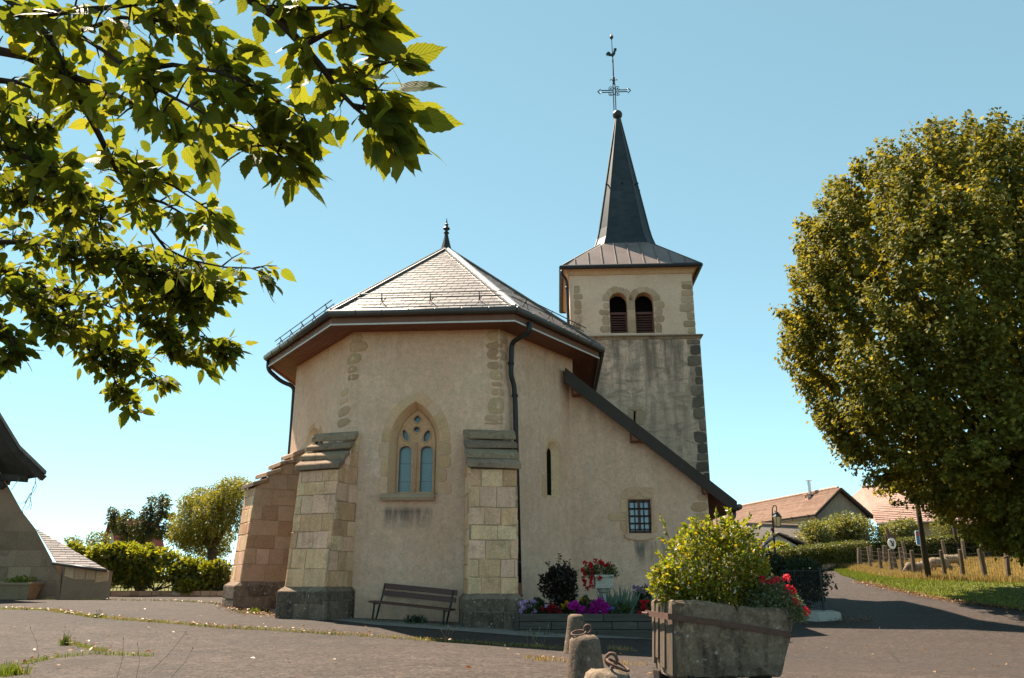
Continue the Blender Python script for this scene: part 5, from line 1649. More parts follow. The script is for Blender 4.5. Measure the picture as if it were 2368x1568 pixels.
gcl = [pc(1388, 1318, UY - .05, 30, 14, .2), pc(1412, 1326, UY - .1, 16, 22, .14), pc(1365, 1318, UY - .1, 20, 10, .15), pc(1360, 1330, UY - .12, 12, 14, .1), pc(1418, 1340, UY - .1, 8, 18, .08)]
ge2 = shrub('hanging_geranium', 'red hanging geranium trailing from the pedestal planter', 'flowering plant', (uc.x, UY, zz(1332)), gcl, 2200, .04, 'herb', None, 4)
heads([(1376, 1296), (1388, 1300), (1392, 1303), (1402, 1306), (1364, 1305), (1352, 1302), (1347, 1318), (1351, 1328), (1366, 1310), (1368, 1322), (1367, 1335), (1366, 1345), (1352, 1350), (1366, 1353), (1386, 1336), (1357, 1362), (1349, 1340)], UY - .22, .05, 'red', ge2, 18, .036)
ir_ = thing('iris_clump', 'fan of sword shaped grey green iris leaves beside the pedestal planter', 'plant', (P(1430, 1410, Y=17.8).x, 17.8, bedz()))
for u, v, n in ((1412, 1412, 26), (1432, 1412, 24), (1455, 1415, 26)):
    c = P(u, v, Y=17.75)
    mbv, mbf = [], []
    for i in range(n):
        a = rnd.uniform(-.55, .55); h = rnd.uniform(.35, .66); b = Vector((c.x + rnd.gauss(0, .05), c.y + rnd.gauss(0, .05), bedz()))
        tipp = b + Vector((math.sin(a) * h, rnd.gauss(0, .08), math.cos(a) * h)); s_ = Vector((.022, .004, 0))
        k0 = len(mbv); mbv += [b - s_, b + s_, b.lerp(tipp, .6) + s_ * .9, b.lerp(tipp, .6) - s_ * .9, tipp]; mbf += [(k0, k0 + 1, k0 + 2), (k0, k0 + 2, k0 + 3), (k0 + 3, k0 + 2, k0 + 4)]
    link('leaf_fan', fast_mesh('leaf_fan', np.array([tuple(p) for p in mbv]) - np.array(org(ir_)), np.array(mbf), M['iris']), ir_)
bd = FY + .28
def flower(u0, u1, v0, v1, Y, name, label, fol, folmat, pts, petmat, r=.045, per=16, size=.034, n=900, lumps=4):
    t = bush(u0, u1, v0, v1, Y, name, label, 'flowering plant', n, .05, folmat, None, 0, .6, .2, lumps, .16)
    heads(pts, Y - .14, r, petmat, t, per, size); return t
rp = lambda u0, u1, v0, v1, n: [(rnd.uniform(u0, u1), rnd.uniform(v0, v1)) for _ in range(n)]
flower(1200, 1245, 1388, 1418, bd, 'lilac_geranium', 'pale lilac geranium at the end of the bed next to the drainpipe', '', 'herb', rp(1202, 1240, 1390, 1414, 14) + [(1262, 1403)], 'lilac')
flower(1250, 1300, 1396, 1422, bd, 'crimson_geranium', 'low crimson geranium in front of the purple shrub', '', 'deepgreen', rp(1252, 1296, 1402, 1416, 14), 'crimson')
flower(1295, 1325, 1388, 1412, bd + .3, 'marigold', 'small yellow marigolds between crimson and magenta blooms', '', 'herb', rp(1297, 1322, 1392, 1404, 9), 'yellow', .03)
flower(1338, 1360, 1380, 1405, bd + .5, 'marigold', 'orange yellow marigolds directly behind the magenta petunias', '', 'herb', rp(1342, 1356, 1386, 1393, 6), 'yellow', .035)
flower(1318, 1406, 1386, 1428, bd - .05, 'petunia', 'bright magenta petunias hanging over the bed planks', '', 'deepgreen', rp(1340, 1402, 1398, 1420, 26) + rp(1315, 1340, 1396, 1404, 6) + rp(1375, 1392, 1385, 1396, 4), 'magenta', .055, 18, .042, 1200)
flower(1398, 1428, 1398, 1416, bd - .05, 'violet_lobelia', 'tiny violet blue flowers to the right of the magenta petunias', '', 'herb', rp(1402, 1424, 1404, 1411, 8), 'violet', .025, 10, .022, 500)
bush(1408, 1462, 1385, 1420, bd + .25, 'green_mound_plant', 'rounded leafy green plant below the iris leaves', 'plant', 1500, .045, 'herb', None, 0)
bush(1222, 1262, 1382, 1410, bd + .35, 'green_mound_plant', 'small dull green plant left of the purple shrub', 'plant', 800, .045, 'deepgreen', None, 0)
mv = bush(1462, 1512, 1352, 1415, 18.4, 'mauve_flowering_bush', 'dark bush dotted with mauve flowers behind the trough', 'shrub', 1800, .05, 'deepgreen', None, 5)
heads(rp(1465, 1508, 1354, 1372, 16), 18.1, .035, 'mauve', mv, 10, .03)
rg = bush(1478, 1512, 1385, 1435, bd + .05, 'red_geranium', 'bright red geranium in the bed beside the trough end', 'flowering plant', 900, .045, 'deepgreen', None, 0)
heads([(1485, 1392), (1491, 1398), (1485, 1404), (1496, 1390), (1480, 1418), (1486, 1421), (1494, 1410), (1483, 1429)], bd - .12, .04, 'red', rg, 18, .032)
tuft(1302, 1416, 'trailing_plant', 'grey green trailing plant hanging over the planks behind the far bollard', 'plant', 10, .05, .05, 'herbgrey')
# ------------------------------------------------------------------ barn and annex at the left
BY = 25.6
bcorner = lambda u, v, Y=BY: P(u, v, Y=Y)
gb = gz1(-15, BY)
BE = Vector((-.80, .60, 0))
barn = thing('stone_barn', 'shaded stone barn with deep wooden eaves at the left picture edge', 'barn', (bcorner(40, 1385).x, BY, gb))
pw_ = [bcorner(-330, 1400), bcorner(136, 1400), bcorner(141, 1333), bcorner(124, 1302), bcorner(83, 1224), bcorner(52, 1184), bcorner(11, 1110), bcorner(-60, 985), bcorner(-330, 640)]
mb = MB(); mb.prism(pw_, BE * .5); bwall = mb.build('gable_wall', M['barnplaster'], barn)
pieces([bcorner(-60, 1378), bcorner(134, 1378), bcorner(139, 1334), bcorner(122, 1304), bcorner(83, 1228), bcorner(-60, 1228)], (0, -1, 0), (.42, .5), (.55, 1.2), 'stone', M['barnstone'], bwall, .010, .012, .010, jit=.006)
# roof with flared eave, seen from below
RY0 = BY - .9
BE = Vector((-.80, .60, 0))
top = [bcorner(-330, 560, RY0), bcorner(-60, 870, RY0), bcorner(0, 953, RY0), bcorner(47, 1030, RY0), bcorner(108, 1089, RY0)]
mb = MB()
for a, b in zip(top, top[1:]):
    mb.hexa([a - UP * .10, b - UP * .10, b - UP * .10 + BE * 9, a - UP * .10 + BE * 9, a, b, b + BE * 9, a + BE * 9])
broof = mb.build('roof', M['greyroof'], barn)
mb = MB()
for a, b in zip(top, top[1:]): mb.beam(a + BE * .12 - UP * .22, b + BE * .12 - UP * .22, .12, .18)
mb.build('verge_rafter', M['darkwood'], broof)
mb = MB()
for a, b in zip(top, top[1:]): mb.hexa([a + BE * l_ - UP * h_ if q_ == 0 else b + BE * l_ - UP * h_ for h_ in (.16, .11) for q_, l_ in ((0, .25), (1, .25), (1, 8.9), (0, 8.9))])
mb.build('roof_boards', M['darkwood'], broof)
for y in (.7, 2.0, 3.3, 4.6):
    mb = MB(); a = bcorner(-20, 1096, RY0) + BE * y; b = bcorner(86, 1104, RY0) + BE * y; mb.beam(a, b, .16, .2); mb.build('bracket_beam', M['darkwood'], broof)
mb = MB(); mb.beam(bcorner(-40, 1060, RY0 + .3), bcorner(8, 1128, RY0 + .3), .16, .16); mb.build('strut', M['darkwood'], broof)
# slate-roofed annex
bl_, brr = bcorner(135, 1300, BY - .1), bcorner(246, 1317, BY - .1)
gx0, gx1 = bcorner(136, 1385).x, bcorner(252, 1385).x
an = thing('annex', 'low rendered annex with a slate roof leaning on the stone barn', 'outbuilding', ((gx0 + gx1) / 2, BY, gz1(-13, BY)))
mb = MB()
zt1, zt2 = bl_.z - .05, brr.z - .05
mb.prism([(gx0 + .02, BY, -.2), (gx1, BY, -.2), (gx1, BY, zt2), (gx0 + .02, BY, zt1)], (-1.7, 2.3, 0)); aw_ = mb.build('wall', M['barnplaster'], an)
x = gx0 + .06
while x < gx1 - .1:
    wd = min(rnd.uniform(.25, .5), gx1 - x - .02); zt_a = zt1 + (zt2 - zt1) * (x - gx0) / (gx1 - gx0) - .06
    mb = MB(); mb.slab([(x, BY, zt_a - .28 - rnd.uniform(0, .1)), (x + wd - .02, BY, zt_a - .3 - rnd.uniform(0, .08)), (x + wd - .02, BY, zt_a), (x, BY, zt_a)], (0, -1, 0), .014, .012); mb.build('stone', M['quoin'], aw_); x += wd
ap = bcorner(83, 1223, BY + 2.6)
bL, bR = bl_ + Vector((.0, -.12, 0)), brr + Vector((.05, -.12, 0)); bB = bR + Vector((-1.9, 2.4, -.05))
mb = MB(); mb.face([bL, bR, ap]); mb.face([bR, bB, ap]); mb.face([bL + UP * -.08, bR + UP * -.08, bR, bL]); mb.face([bR + UP * -.08, bB + UP * -.08, bB, bR])
ar = mb.build('roof', M['annexslate'], an)
pieces([bL, bR, ap], (0, -1, 1), (.24, .26), (.30, .42), 'slate', M['annexslate'], ar, .008, .008, .004, .016, True, 0, drop=.004)
mb = MB(); mb.tube([bL + Vector((-.1, -.05, -.03)), bR + Vector((.05, -.05, -.03))], .045, 8); mb.build('gutter', M['darkmetal'], ar, smooth=True)
# planter at the foot of the barn
pcn = bcorner(44, 1366, BY - .5); s_ = 24.5 / FPX
pl_ = thing('stone_planter', 'flared stone planter with green seedlings against the shaded barn wall', 'planter', (pcn.x, BY - .5, gz1(pcn.x, BY - .5)))
zb = gz1(pcn.x, BY - .5); zt = bcorner(44, 1347, BY - .5).z
mb = MB()
w0, w1 = .42, .52
lo = [(pcn.x - w0, BY - .75, zb), (pcn.x + w0, BY - .75, zb), (pcn.x + w0, BY - .3, zb), (pcn.x - w0, BY - .3, zb)]
hi = [(pcn.x - w1, BY - .85, zt - .07), (pcn.x + w1, BY - .85, zt - .07), (pcn.x + w1, BY - .2, zt - .07), (pcn.x - w1, BY - .2, zt - .07)]
mb.hexa(lo + hi); mb.box((pcn.x, BY - .525, zt - .035), (w1 * 2.1, .72, .07), 0, 0, .01); mb.build('box', M['barnstone'], pl_)
C_ = np.array([pcn.x, BY - .52, zt + .05]) + rng.normal(size=(160, 3)) * np.array([.22, .1, .06]); leaves('foliage', C_, .11, M['vine'], pl_)
# dead creeper hanging from the eave
cr = thing('hanging_creeper', 'leafless dry creeper hanging from the barn eave', 'creeper', bcorner(84, 1100, BY - .6))
mb = MB()
for l in ([(84, 1098), (80, 1120), (72, 1140), (62, 1158), (52, 1180), (54, 1190)], [(82, 1110), (84, 1125), (76, 1140)], [(68, 1150), (74, 1165), (70, 1178)], [(62, 1158), (48, 1166), (40, 1160)], [(72, 1140), (66, 1145), (58, 1165)], [(78, 1125), (70, 1150), (68, 1168), (60, 1180)], [(86, 1104), (92, 1112)], [(46, 1105), (27, 1133)]):
    mb.tube([bcorner(u + rnd.uniform(-1, 1), v, BY - .6 + rnd.uniform(-.1, .1)) for u, v in l], .009, 4)
mb.build('dry_stems', M['twig'], cr)

# ------------------------------------------------------------------ low wall, railing and vine behind the square
WY = 29.2
def wp(u, v, Y=WY): return P(u, v, Y=Y)
xa, xb = wp(205, 1375).x, wp(560, 1380).x
lwall = thing('low_stone_wall', 'low dark rubble wall under the vine covered railing', 'wall', ((xa + xb) / 2, WY, gz1((xa + xb) / 2, WY)))
zt = wp(400, 1366).z
mb = MB(); mb.box(((xa + xb) / 2, WY, zt / 2 - .1), (xb - xa, .35, zt + .2)); lw_ = mb.build('core', M['mortar_dark'], lwall)
pieces([(xa, WY - .175, .15), (xb, WY - .175, .15), (xb, WY - .175, zt), (xa, WY - .175, zt)], (0, -1, 0), (.13, .2), (.22, .5), 'stone', M['ashlar2'], lwall, .02, .015, .015, jit=.015)
fen = thing('iron_railing', 'black iron railing on the low wall, overgrown by vine', 'fence', ((xa + xb) / 2, WY, zt))
zr = wp(400, 1298).z
for z in (zt + .1, zr - .12):
    mb = MB(); mb.box(((xa + xb) / 2, WY, z), (xb - xa, .03, .03)); mb.build('rail', M['ironblack'], fen)
pk = MB(); pk.tube([(0, 0, 0), (0, 0, zr - zt)], .012, 5); pk.lathe([(.012, zr - zt), (.024, zr - zt + .03), (.002, zr - zt + .1)], (0, 0, 0), 5)
pme = pk.mesh('picket', M['ironblack'])
x = xa + .05
while x < xb:
    o = link('picket', pme, fen); o.location = Vector((x, WY, zt)) - org(fen); x += .13
vcl = [pc(u, v, WY + rnd.uniform(-.1, .4), rnd.uniform(20, 34), rnd.uniform(15, 22), rnd.uniform(.25, .45)) for u, v in
       [(170, 1275), (205, 1285), (240, 1278), (262, 1282), (290, 1272), (315, 1285), (340, 1278), (372, 1290), (400, 1295), (428, 1310), (455, 1312), (480, 1318), (505, 1315), (225, 1310), (265, 1315), (305, 1312), (345, 1318), (385, 1325), (420, 1335), (452, 1340), (485, 1345), (510, 1340), (470, 1362), (500, 1368), (435, 1355), (260, 1335), (300, 1338), (215, 1300), (520, 1360), (330, 1340)]]
vine = shrub('grape_vine', 'bright yellow green vine sprawling over the iron railing', 'vine', (wp(350, 1360).x, WY + .3, zt), vcl, 14000, .13, 'vine', None, 14, .85)

def tree(name, label, cat, base, trunk_r, limbs, clumps, n, size, mat, group=None, asp=.6, droop=.0, bark='bark'):
    t = thing(name, label, cat, base, group)
    mb = MB(); b = Vector(base)
    top = Vector(limbs[0][0])
    mb.tube([b - UP * .2, b.lerp(top, .5) + Vector((trunk_r * .4, 0, 0)), top], [trunk_r * 1.25, trunk_r, trunk_r * .85], 8)
    mb.build('trunk', M[bark], t, smooth=True)
    mb = MB()
    for l in limbs:
        pts = [Vector(p) for p in l]; m_ = len(pts)
        mb.tube(pts, [trunk_r * (.6 - .5 * i / (m_ - 1)) for i in range(m_)], 6)
    for c in clumps:
        cp = Vector(c[:3]); best = min((Vector(p) for l in limbs for p in l), key=lambda p: (p - cp).length)
        mb.tube([best, best.lerp(cp, .5) + UP * .05, cp], [trunk_r * .22, trunk_r * .15, trunk_r * .06], 5)
    mb.build('limbs', M[bark], t, smooth=True)
    tot = sum((c[3] * c[4] * c[5]) ** .667 for c in clumps); C, Dn = [], []
    for c in clumps:
        m = int(n * (c[3] * c[4] * c[5]) ** .667 / tot)
        d = unit(rng.normal(size=(m, 3))); r = rng.random((m, 1)) ** (1 / 2.6)
        C.append(np.array(c[:3]) + d * r * np.array(c[3:]) * (1 + .15 * np.sin(7 * d[:, :1] + c[0]))); Dn.append(d * .7 + rng.normal(size=(m, 3)) * .8 + np.array([0, 0, -droop]))
    leaves('crown', np.concatenate(C), size, M[mat], t, np.concatenate(Dn), None, asp)
    return t
PY = 37.0
pp = lambda u, v, Y=PY: P(u, v, Y=Y)
pearc = [pc(u, v, PY + rnd.uniform(-.5, .5), a, b, .5) for u, v, a, b in
         ((262, 1200, 12, 18), (272, 1220, 16, 16), (262, 1185, 7, 12), (285, 1205, 6, 20), (298, 1192, 5, 14), (290, 1228, 16, 12), (312, 1225, 12, 14), (325, 1210, 10, 22), (338, 1190, 9, 22), (350, 1170, 6, 26), (358, 1200, 12, 16), (368, 1165, 4, 22), (378, 1160, 4, 24), (388, 1165, 4, 16), (375, 1190, 12, 8), (392, 1195, 12, 8), (345, 1230, 22, 14), (372, 1235, 14, 14), (330, 1245, 22, 10), (385, 1225, 12, 16), (300, 1245, 22, 10), (400, 1235, 14, 14))]
tree('pear_tree', 'dark sparse fruit tree with upright shoots behind the vine', 'tree', (pp(335, 1300).x, PY, gz1(pp(335, 1300).x, PY)), .16,
     [[pp(330, 1250), pp(300, 1240), pp(275, 1215), pp(264, 1190)], [pp(330, 1250), pp(345, 1220), pp(350, 1170)], [pp(330, 1250), pp(362, 1215), pp(376, 1185), pp(378, 1155)], [pp(376, 1185), pp(392, 1195), pp(402, 1200)]], pearc, 7500, .105, 'pear')
WYw = 35.0
wc = [pc(u, v, WYw + rnd.uniform(-1, 1), a, b, 1.2) for u, v, a, b in
      ((465, 1190, 55, 45), (430, 1215, 30, 40), (500, 1190, 42, 46), (470, 1150, 34, 24), (445, 1165, 24, 20), (520, 1160, 26, 36), (535, 1125, 20, 22), (512, 1140, 20, 22), (455, 1235, 50, 30), (500, 1240, 40, 30), (420, 1240, 24, 28), (545, 1180, 30, 60), (560, 1130, 22, 26), (480, 1270, 60, 25))]
tree('weeping_tree', 'large rounded yellow green tree behind the far left buttress', 'tree', (P(490, 1300, Y=WYw).x, WYw, gz1(P(490, 1300, Y=WYw).x, WYw)), .22,
     [[P(490, 1270, Y=WYw), P(470, 1220, Y=WYw), P(455, 1170, Y=WYw)], [P(490, 1270, Y=WYw), P(505, 1210, Y=WYw), P(515, 1150, Y=WYw)], [P(490, 1270, Y=WYw), P(535, 1200, Y=WYw), P(545, 1130, Y=WYw)]], wc, 26000, .125, 'willow', None, .35, .7)
bush(150, 190, 1236, 1275, 40, 'pale_shrub', 'thin pale shrub above the annex roof', 'shrub', 420, .12, 'palebush', None, 8, .5, .3, 5, .5)
bush(192, 250, 1228, 1280, 41, 'pale_shrub', 'wispy pale shrub left of the dark fruit tree', 'shrub', 620, .13, 'palebush', None, 9, .5, .3, 6, .5)
# little red roofed house
hy = 62.0
hb_ = thing('red_gable_house', 'distant house with a steep dark red roof glimpsed behind the fruit tree', 'house', (P(262, 1260, Y=hy).x, hy, gz1(P(262, 1260, Y=hy).x, hy)))
a, b, c = P(243, 1268, Y=hy), P(270, 1268, Y=hy), P(258, 1207, Y=hy)
mb = MB(); mb.prism([a - UP * 2.5, b - UP * 2.5, b, c, a], (0, 8, 0)); mb.build('wall', M['whitewall'], hb_)
mb = MB(); e_ = Vector((0, -.35, 0)); mb.prism([a + e_ + Vector((-.15, 0, -.1)), c + e_ + UP * .1, b + e_ + Vector((.15, 0, -.1)), b + e_ + Vector((.15, 0, .25)), c + e_ + UP * .5, a + e_ + Vector((-.15, 0, .25))], (0, 8.6, 0)); mb.build('roof', M['redroof'], hb_)

# ------------------------------------------------------------------ right side: gate, steps, dark shrub
GY = 23.6
gp_ = P(1904, 1412, Y=GY)
gate = thing('iron_railing', 'short black iron railing with thick end post beside the road', 'railing', gp_)
dirg = Vector((-1.0, -.05, 0)).normalized()
ztop_ = P(1903, 1318, Y=GY).z; L_ = 1.15
mb = MB(); mb.tube([gp_ - UP * .05, Vector((gp_.x, gp_.y, ztop_ + .02))], .035, 8); mb.box((gp_.x, gp_.y, ztop_ + .03), (.09, .09, .03)); mb.build('post', M['ironblack'], gate)
for z in (ztop_ - .02, gp_.z + .12):
    mb = MB(); a = Vector((gp_.x, gp_.y, z)); mb.beam(a, a + dirg * L_, .035, .02); mb.build('rail', M['ironblack'], gate)
x = .08
pk2 = MB(); pk2.tube([(0, 0, 0), (0, 0, ztop_ - gp_.z - .08)], .009, 5); pme2 = pk2.mesh('picket', M['ironblack'])
while x < L_:
    o = link('picket', pme2, gate); o.location = dirg * x + UP * .06; x += .062
st_ = thing('concrete_step', 'pale concrete step slab under the iron railing', 'step', P(1890, 1425, Y=23))
pts = [P(1845, 1410, Y=24.2), P(1925, 1410, Y=24.0), P(1945, 1424, Y=22.6), P(1890, 1420, Y=22.3), P(1835, 1418, Y=22.6)]
zz_ = gp_.z + .0
mb = MB(); mb.prism([Vector((p.x, p.y, zz_ - .3)) for p in pts], UP * .3)
me_ = mb.mesh('slab', M['concrete'], org(st_)); bm = bmesh.new(); bm.from_mesh(me_); bmesh.ops.bevel(bm, geom=bm.edges[:], offset=.025, segments=2, affect='EDGES'); bm.to_mesh(me_); bm.free(); link('slab', me_, st_)
dcl = [pc(u, v, Y + 3, a, b, d * 1.1) for u, v, Y, a, b, d in ((1800, 1340, 21.8, 50, 45, .6), (1850, 1330, 21.4, 45, 40, .5), (1875, 1350, 21.2, 26, 36, .35), (1780, 1310, 22, 40, 30, .5), (1840, 1370, 21.4, 50, 36, .5), (1760, 1370, 21.8, 60, 40, .6), (1870, 1320, 21.6, 30, 26, .4), (1895, 1365, 21.1, 14, 26, .2), (1900, 1335, 21.1, 12, 22, .2))]
dk = shrub('dark_shrub', 'dense dark green shrub growing through the iron railing', 'shrub', (P(1830, 1410, Y=24.5).x, 24.5, gz1(8.5, 24.5)), dcl, 9000, .085, 'deepgreen', None, 10)
mb = MB(); tips, td = [], []
for l in ([(1905, 1350), (1918, 1335), (1928, 1325)], [(1905, 1360), (1920, 1345), (1932, 1350), (1935, 1358)], [(1905, 1345), (1915, 1352), (1925, 1358)], [(1903, 1335), (1915, 1328), (1922, 1332)]):
    pts = [P(u, v, Y=GY) for u, v in l]; mb.tube(pts, .006, 4)
    for a, b in zip(pts, pts[1:]):
        for f in np.linspace(0, 1, 7): tips.append(a.lerp(b, f)); td.append(Vector((rnd.gauss(0, .7), rnd.gauss(0, .4), rnd.gauss(-.5, .5))))
mb.build('shoots', M['bark'], dk); leaves('shoot_foliage', tips, .10, M['deepgreen'], dk, td, None, .4)
# letter box
p = P(1768, 1290, Y=34); lb = thing('letter_box', 'small white letter box on a wooden post behind the dark shrub', 'letter box', (p.x, 34, gz1(p.x, 34)))
mb = MB(); mb.box((p.x, 34, p.z), (.30, .2, .36), 0, 0, .01); mb.build('box', M['signwhite'], lb)
mb = MB(); mb.box((p.x, 33.895, p.z + .06), (.18, .006, .03)); mb.build('slot', M['signblue'], lb)
mb = MB(); mb.box((p.x + .2, 34.05, (gz1(p.x, 34) + p.z + .5) / 2), (.1, .1, p.z + .5 - gz1(p.x, 34))); mb.build('post', M['postwood'], lb)

# ------------------------------------------------------------------ hedges
def hedge(name, label, line, ztops, zbots, th, n, stonewall=False):
    base = (line[0] + line[-1]) / 2
    t = thing(name, label, 'hedge', (base.x, base.y, min(zbots)))
    mb = MB(); C, Dn = [], []
    pts = []
    for i in range(len(line) - 1):
        a, b = line[i], line[i + 1]; s = (b - a); s.z = 0; L = s.length; s.normalize(); nn = Vector((s.y, -s.x, 0))
        for p, q, z0, z1, zz0, zz1 in ((a, b, zbots[i], zbots[i + 1], ztops[i], ztops[i + 1]),):
            ins = .12
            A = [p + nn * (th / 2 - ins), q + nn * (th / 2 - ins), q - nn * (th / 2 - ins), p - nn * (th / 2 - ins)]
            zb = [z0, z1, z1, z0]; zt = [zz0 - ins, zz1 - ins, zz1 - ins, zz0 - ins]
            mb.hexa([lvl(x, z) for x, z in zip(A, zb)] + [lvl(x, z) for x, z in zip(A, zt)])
        m = int(n * L / sum((line[j + 1] - line[j]).length for j in range(len(line) - 1)))
        f = rng.random(m); face = rng.random(m); hgt = rng.random(m)
        base_ = np.array([[a.x, a.y]]) + np.array([[s.x, s.y]]) * (f * L)[:, None]
        z0 = zbots[i] + (zbots[i + 1] - zbots[i]) * f; z1 = ztops[i] + (ztops[i + 1] - ztops[i]) * f
        off = np.where(face < .6, th / 2, np.where(face < .85, rng.uniform(-th / 2, th / 2, m), -th / 2)) + rng.normal(0, .05, m)
        zz = np.where((face >= .6) & (face < .85), z1 + rng.normal(0, .05, m), z0 + (z1 - z0) * hgt)
        C.append(np.stack([base_[:, 0] + nn.x * off, base_[:, 1] + nn.y * off, zz], 1)); 
        d = rng.normal(size=(m, 3)); d += np.where((face < .6)[:, None], np.array([nn.x, nn.y, .3]) * .9, np.array([0, 0, .9])); Dn.append(d)
    mb.build('shade_core', M['void'], t)  # solid near-black core: the shade inside the hedge put into its colour
    leaves('foliage', np.concatenate(C), .11, M['hedge'], t, np.concatenate(Dn))
    return t
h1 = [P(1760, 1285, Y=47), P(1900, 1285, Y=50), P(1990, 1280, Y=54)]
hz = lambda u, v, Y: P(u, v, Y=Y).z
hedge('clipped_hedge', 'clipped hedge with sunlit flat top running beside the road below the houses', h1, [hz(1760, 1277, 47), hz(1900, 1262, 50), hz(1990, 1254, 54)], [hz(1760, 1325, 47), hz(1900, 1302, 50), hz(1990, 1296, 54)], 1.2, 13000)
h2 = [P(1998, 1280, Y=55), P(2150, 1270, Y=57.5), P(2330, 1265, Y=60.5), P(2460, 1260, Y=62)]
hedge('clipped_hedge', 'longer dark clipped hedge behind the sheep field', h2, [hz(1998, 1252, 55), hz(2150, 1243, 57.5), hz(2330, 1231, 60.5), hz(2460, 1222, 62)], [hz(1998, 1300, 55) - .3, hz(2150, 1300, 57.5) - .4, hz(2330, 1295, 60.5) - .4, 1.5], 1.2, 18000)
a, b = P(1900, 1312, Y=49.2), P(1990, 1306, Y=53.3)
rw = thing('roadside_stone_wall', 'low grey stone wall under the clipped hedge at the road bend', 'wall', (a + b) / 2)
za, zb = hz(1900, 1297, 49.2), hz(1990, 1291, 53.3)
mb = MB(); s = (b - a); s.z = 0; nn = Vector((s.y, -s.x, 0)).normalized()
mb.hexa([lvl(a, .8), lvl(b, 1), lvl(b - nn * .5, 1), lvl(a - nn * .5, .8), lvl(a, za), lvl(b, zb), lvl(b - nn * .5, zb), lvl(a - nn * .5, za)]); mb.build('core', M['mortar_dark'], rw)
pieces([lvl(a, 1.0), lvl(b, 1.2), lvl(b, zb), lvl(a, za)], nn, (.18, .28), (.3, .6), 'stone', M['ashlar2'], rw, .03, .02, .02, jit=.02)

# ------------------------------------------------------------------ houses at the right
def gable_house(name, label, E, d, g, L, half, rise, zg, wallm, gablem, roofm, ov=.45, chim=None, nrow=22):
    """E: eave corner nearest the eye, d: along the ridge, g: across the gable"""
    d, g = Vector(d).normalized(), Vector(g).normalized()
    t = thing(name, label, 'house', (E.x, E.y, zg))
    R0 = E + g * half + UP * rise; F = E + g * 2 * half
    sl = (R0 - E); eo = E - sl * (ov / sl.length); fo = F - (R0 - F) * (ov / sl.length) * -1 * -1
    mb = MB(); lvlz = lambda p: Vector((p.x, p.y, zg - 1))
    a = [E, F]
    mb.face([lvlz(E), lvlz(F), F, R0, E], 1); mb.face([lvlz(E + d * L), lvlz(F + d * L), F + d * L, R0 + d * L, E + d * L], 1)
    mb.face([lvlz(E), E, E + d * L, lvlz(E + d * L)]); mb.face([lvlz(F), F, F + d * L, lvlz(F + d * L)])
    mb.build('wall', [wallm, gablem], t)
    u_ = -d * ov
    th = UP * .22
    s2 = (R0 - F); fo = F - s2 * (ov / s2.length)
    mb = MB()
    for e_ in (eo, fo):
        mb.hexa([e_ + u_, R0 + u_, R0 + d * (L + ov), e_ + d * (L + ov), e_ + u_ + th, R0 + u_ + th, R0 + d * (L + ov) + th, e_ + d * (L + ov) + th])
    rf = mb.build('roof', M['darkwood'], t)
    # tile courses as lapped steps
    mb = MB()
    for e_ in (eo, fo):
        sl_ = (R0 - e_); nn = sl_.cross(d).normalized(); nn = nn if nn.z > 0 else -nn
        for i in range(nrow):
            p, q_ = e_ + sl_ * (i / nrow) + th, e_ + sl_ * ((i + 1.12) / nrow if i < nrow - 1 else 1) + th
            m_ = max(2, int(L / 3)); 
            for j in range(m_):
                j0, j1 = u_ + d * ((L + 2 * ov) * j / m_), u_ + d * ((L + 2 * ov) * (j + 1) / m_)
                jz = nn * rnd.uniform(0, .012)
                mb.hexa([p + j0, p + j1, q_ + j1, q_ + j0, p + j0 + nn * .075 + jz, p + j1 + nn * .075 + jz, q_ + j1 + nn * .02, q_ + j0 + nn * .02])
    o = mb.build('tile_courses', roofm, rf); o['kind'] = 'stuff'
    for j in range(int(L / .55)):
        p = R0 + th + d * (j * .55); mb = MB(); mb.tube([p + UP * .03, p + d * .56 + UP * .06], [.13, .15], 6)
        mb.build('ridge_tile', roofm, rf)
    return t, R0
dH, gH = Vector((-.17, .985, 0)).normalized(), Vector((.985, .17, 0)).normalized()
E = P(1886, 1190, Y=60)
h_, R0 = gable_house('farmhouse', 'old farmhouse with a long clay tiled roof, weathered gable and tall steel flue', E, dH, gH, 22, 2.05, 1.75, 2.3, M['housewall'], M['greywall'], M['tile'], .4)
for i in range(9):
    p = E + dH * (i * 2.4 + .5); mb = MB(); mb.box((p.x - .12, p.y, p.z - .02), (.5, .12, .12)); mb.build('rafter_end', M['darkwood'], h_)
cpt = P(1874, 1170, Y=64.5)
ch = [P(1876, 1178, Y=63.5), P(1876, 1155, Y=63.5)]
mb = MB(); c = ch[0]; zt = P(1876, 1152, Y=63.5).z; mb.box((c.x, c.y, (c.z - .8 + zt) / 2), (.62, .62, zt - c.z + .8)); chm_ = mb.build('chimney', M['chimney'], h_)
mb = MB()
for sx in (-1, 1):
    for sy in (-1, 1): mb.box((c.x + sx * .26, c.y + sy * .26, zt + .12), (.1, .1, .24))
mb.box((c.x, c.y, zt + .28), (.8, .8, .08)); mb.build('chimney_cap', M['chimney'], chm_)
mb = MB(); zf = P(1872, 1114, Y=63.5).z; mb.tube([(c.x, c.y, zt), (c.x, c.y, zf)], .14, 10); mb.lathe([(.26, zf + .06), (.27, zf + .09), (.02, zf + .17)], (c.x, c.y, 0), 10); mb.tube([(c.x, c.y, zf - .02), (c.x, c.y, zf + .08)], .05, 6); mb.build('flue', M['steel'], chm_, smooth=False)
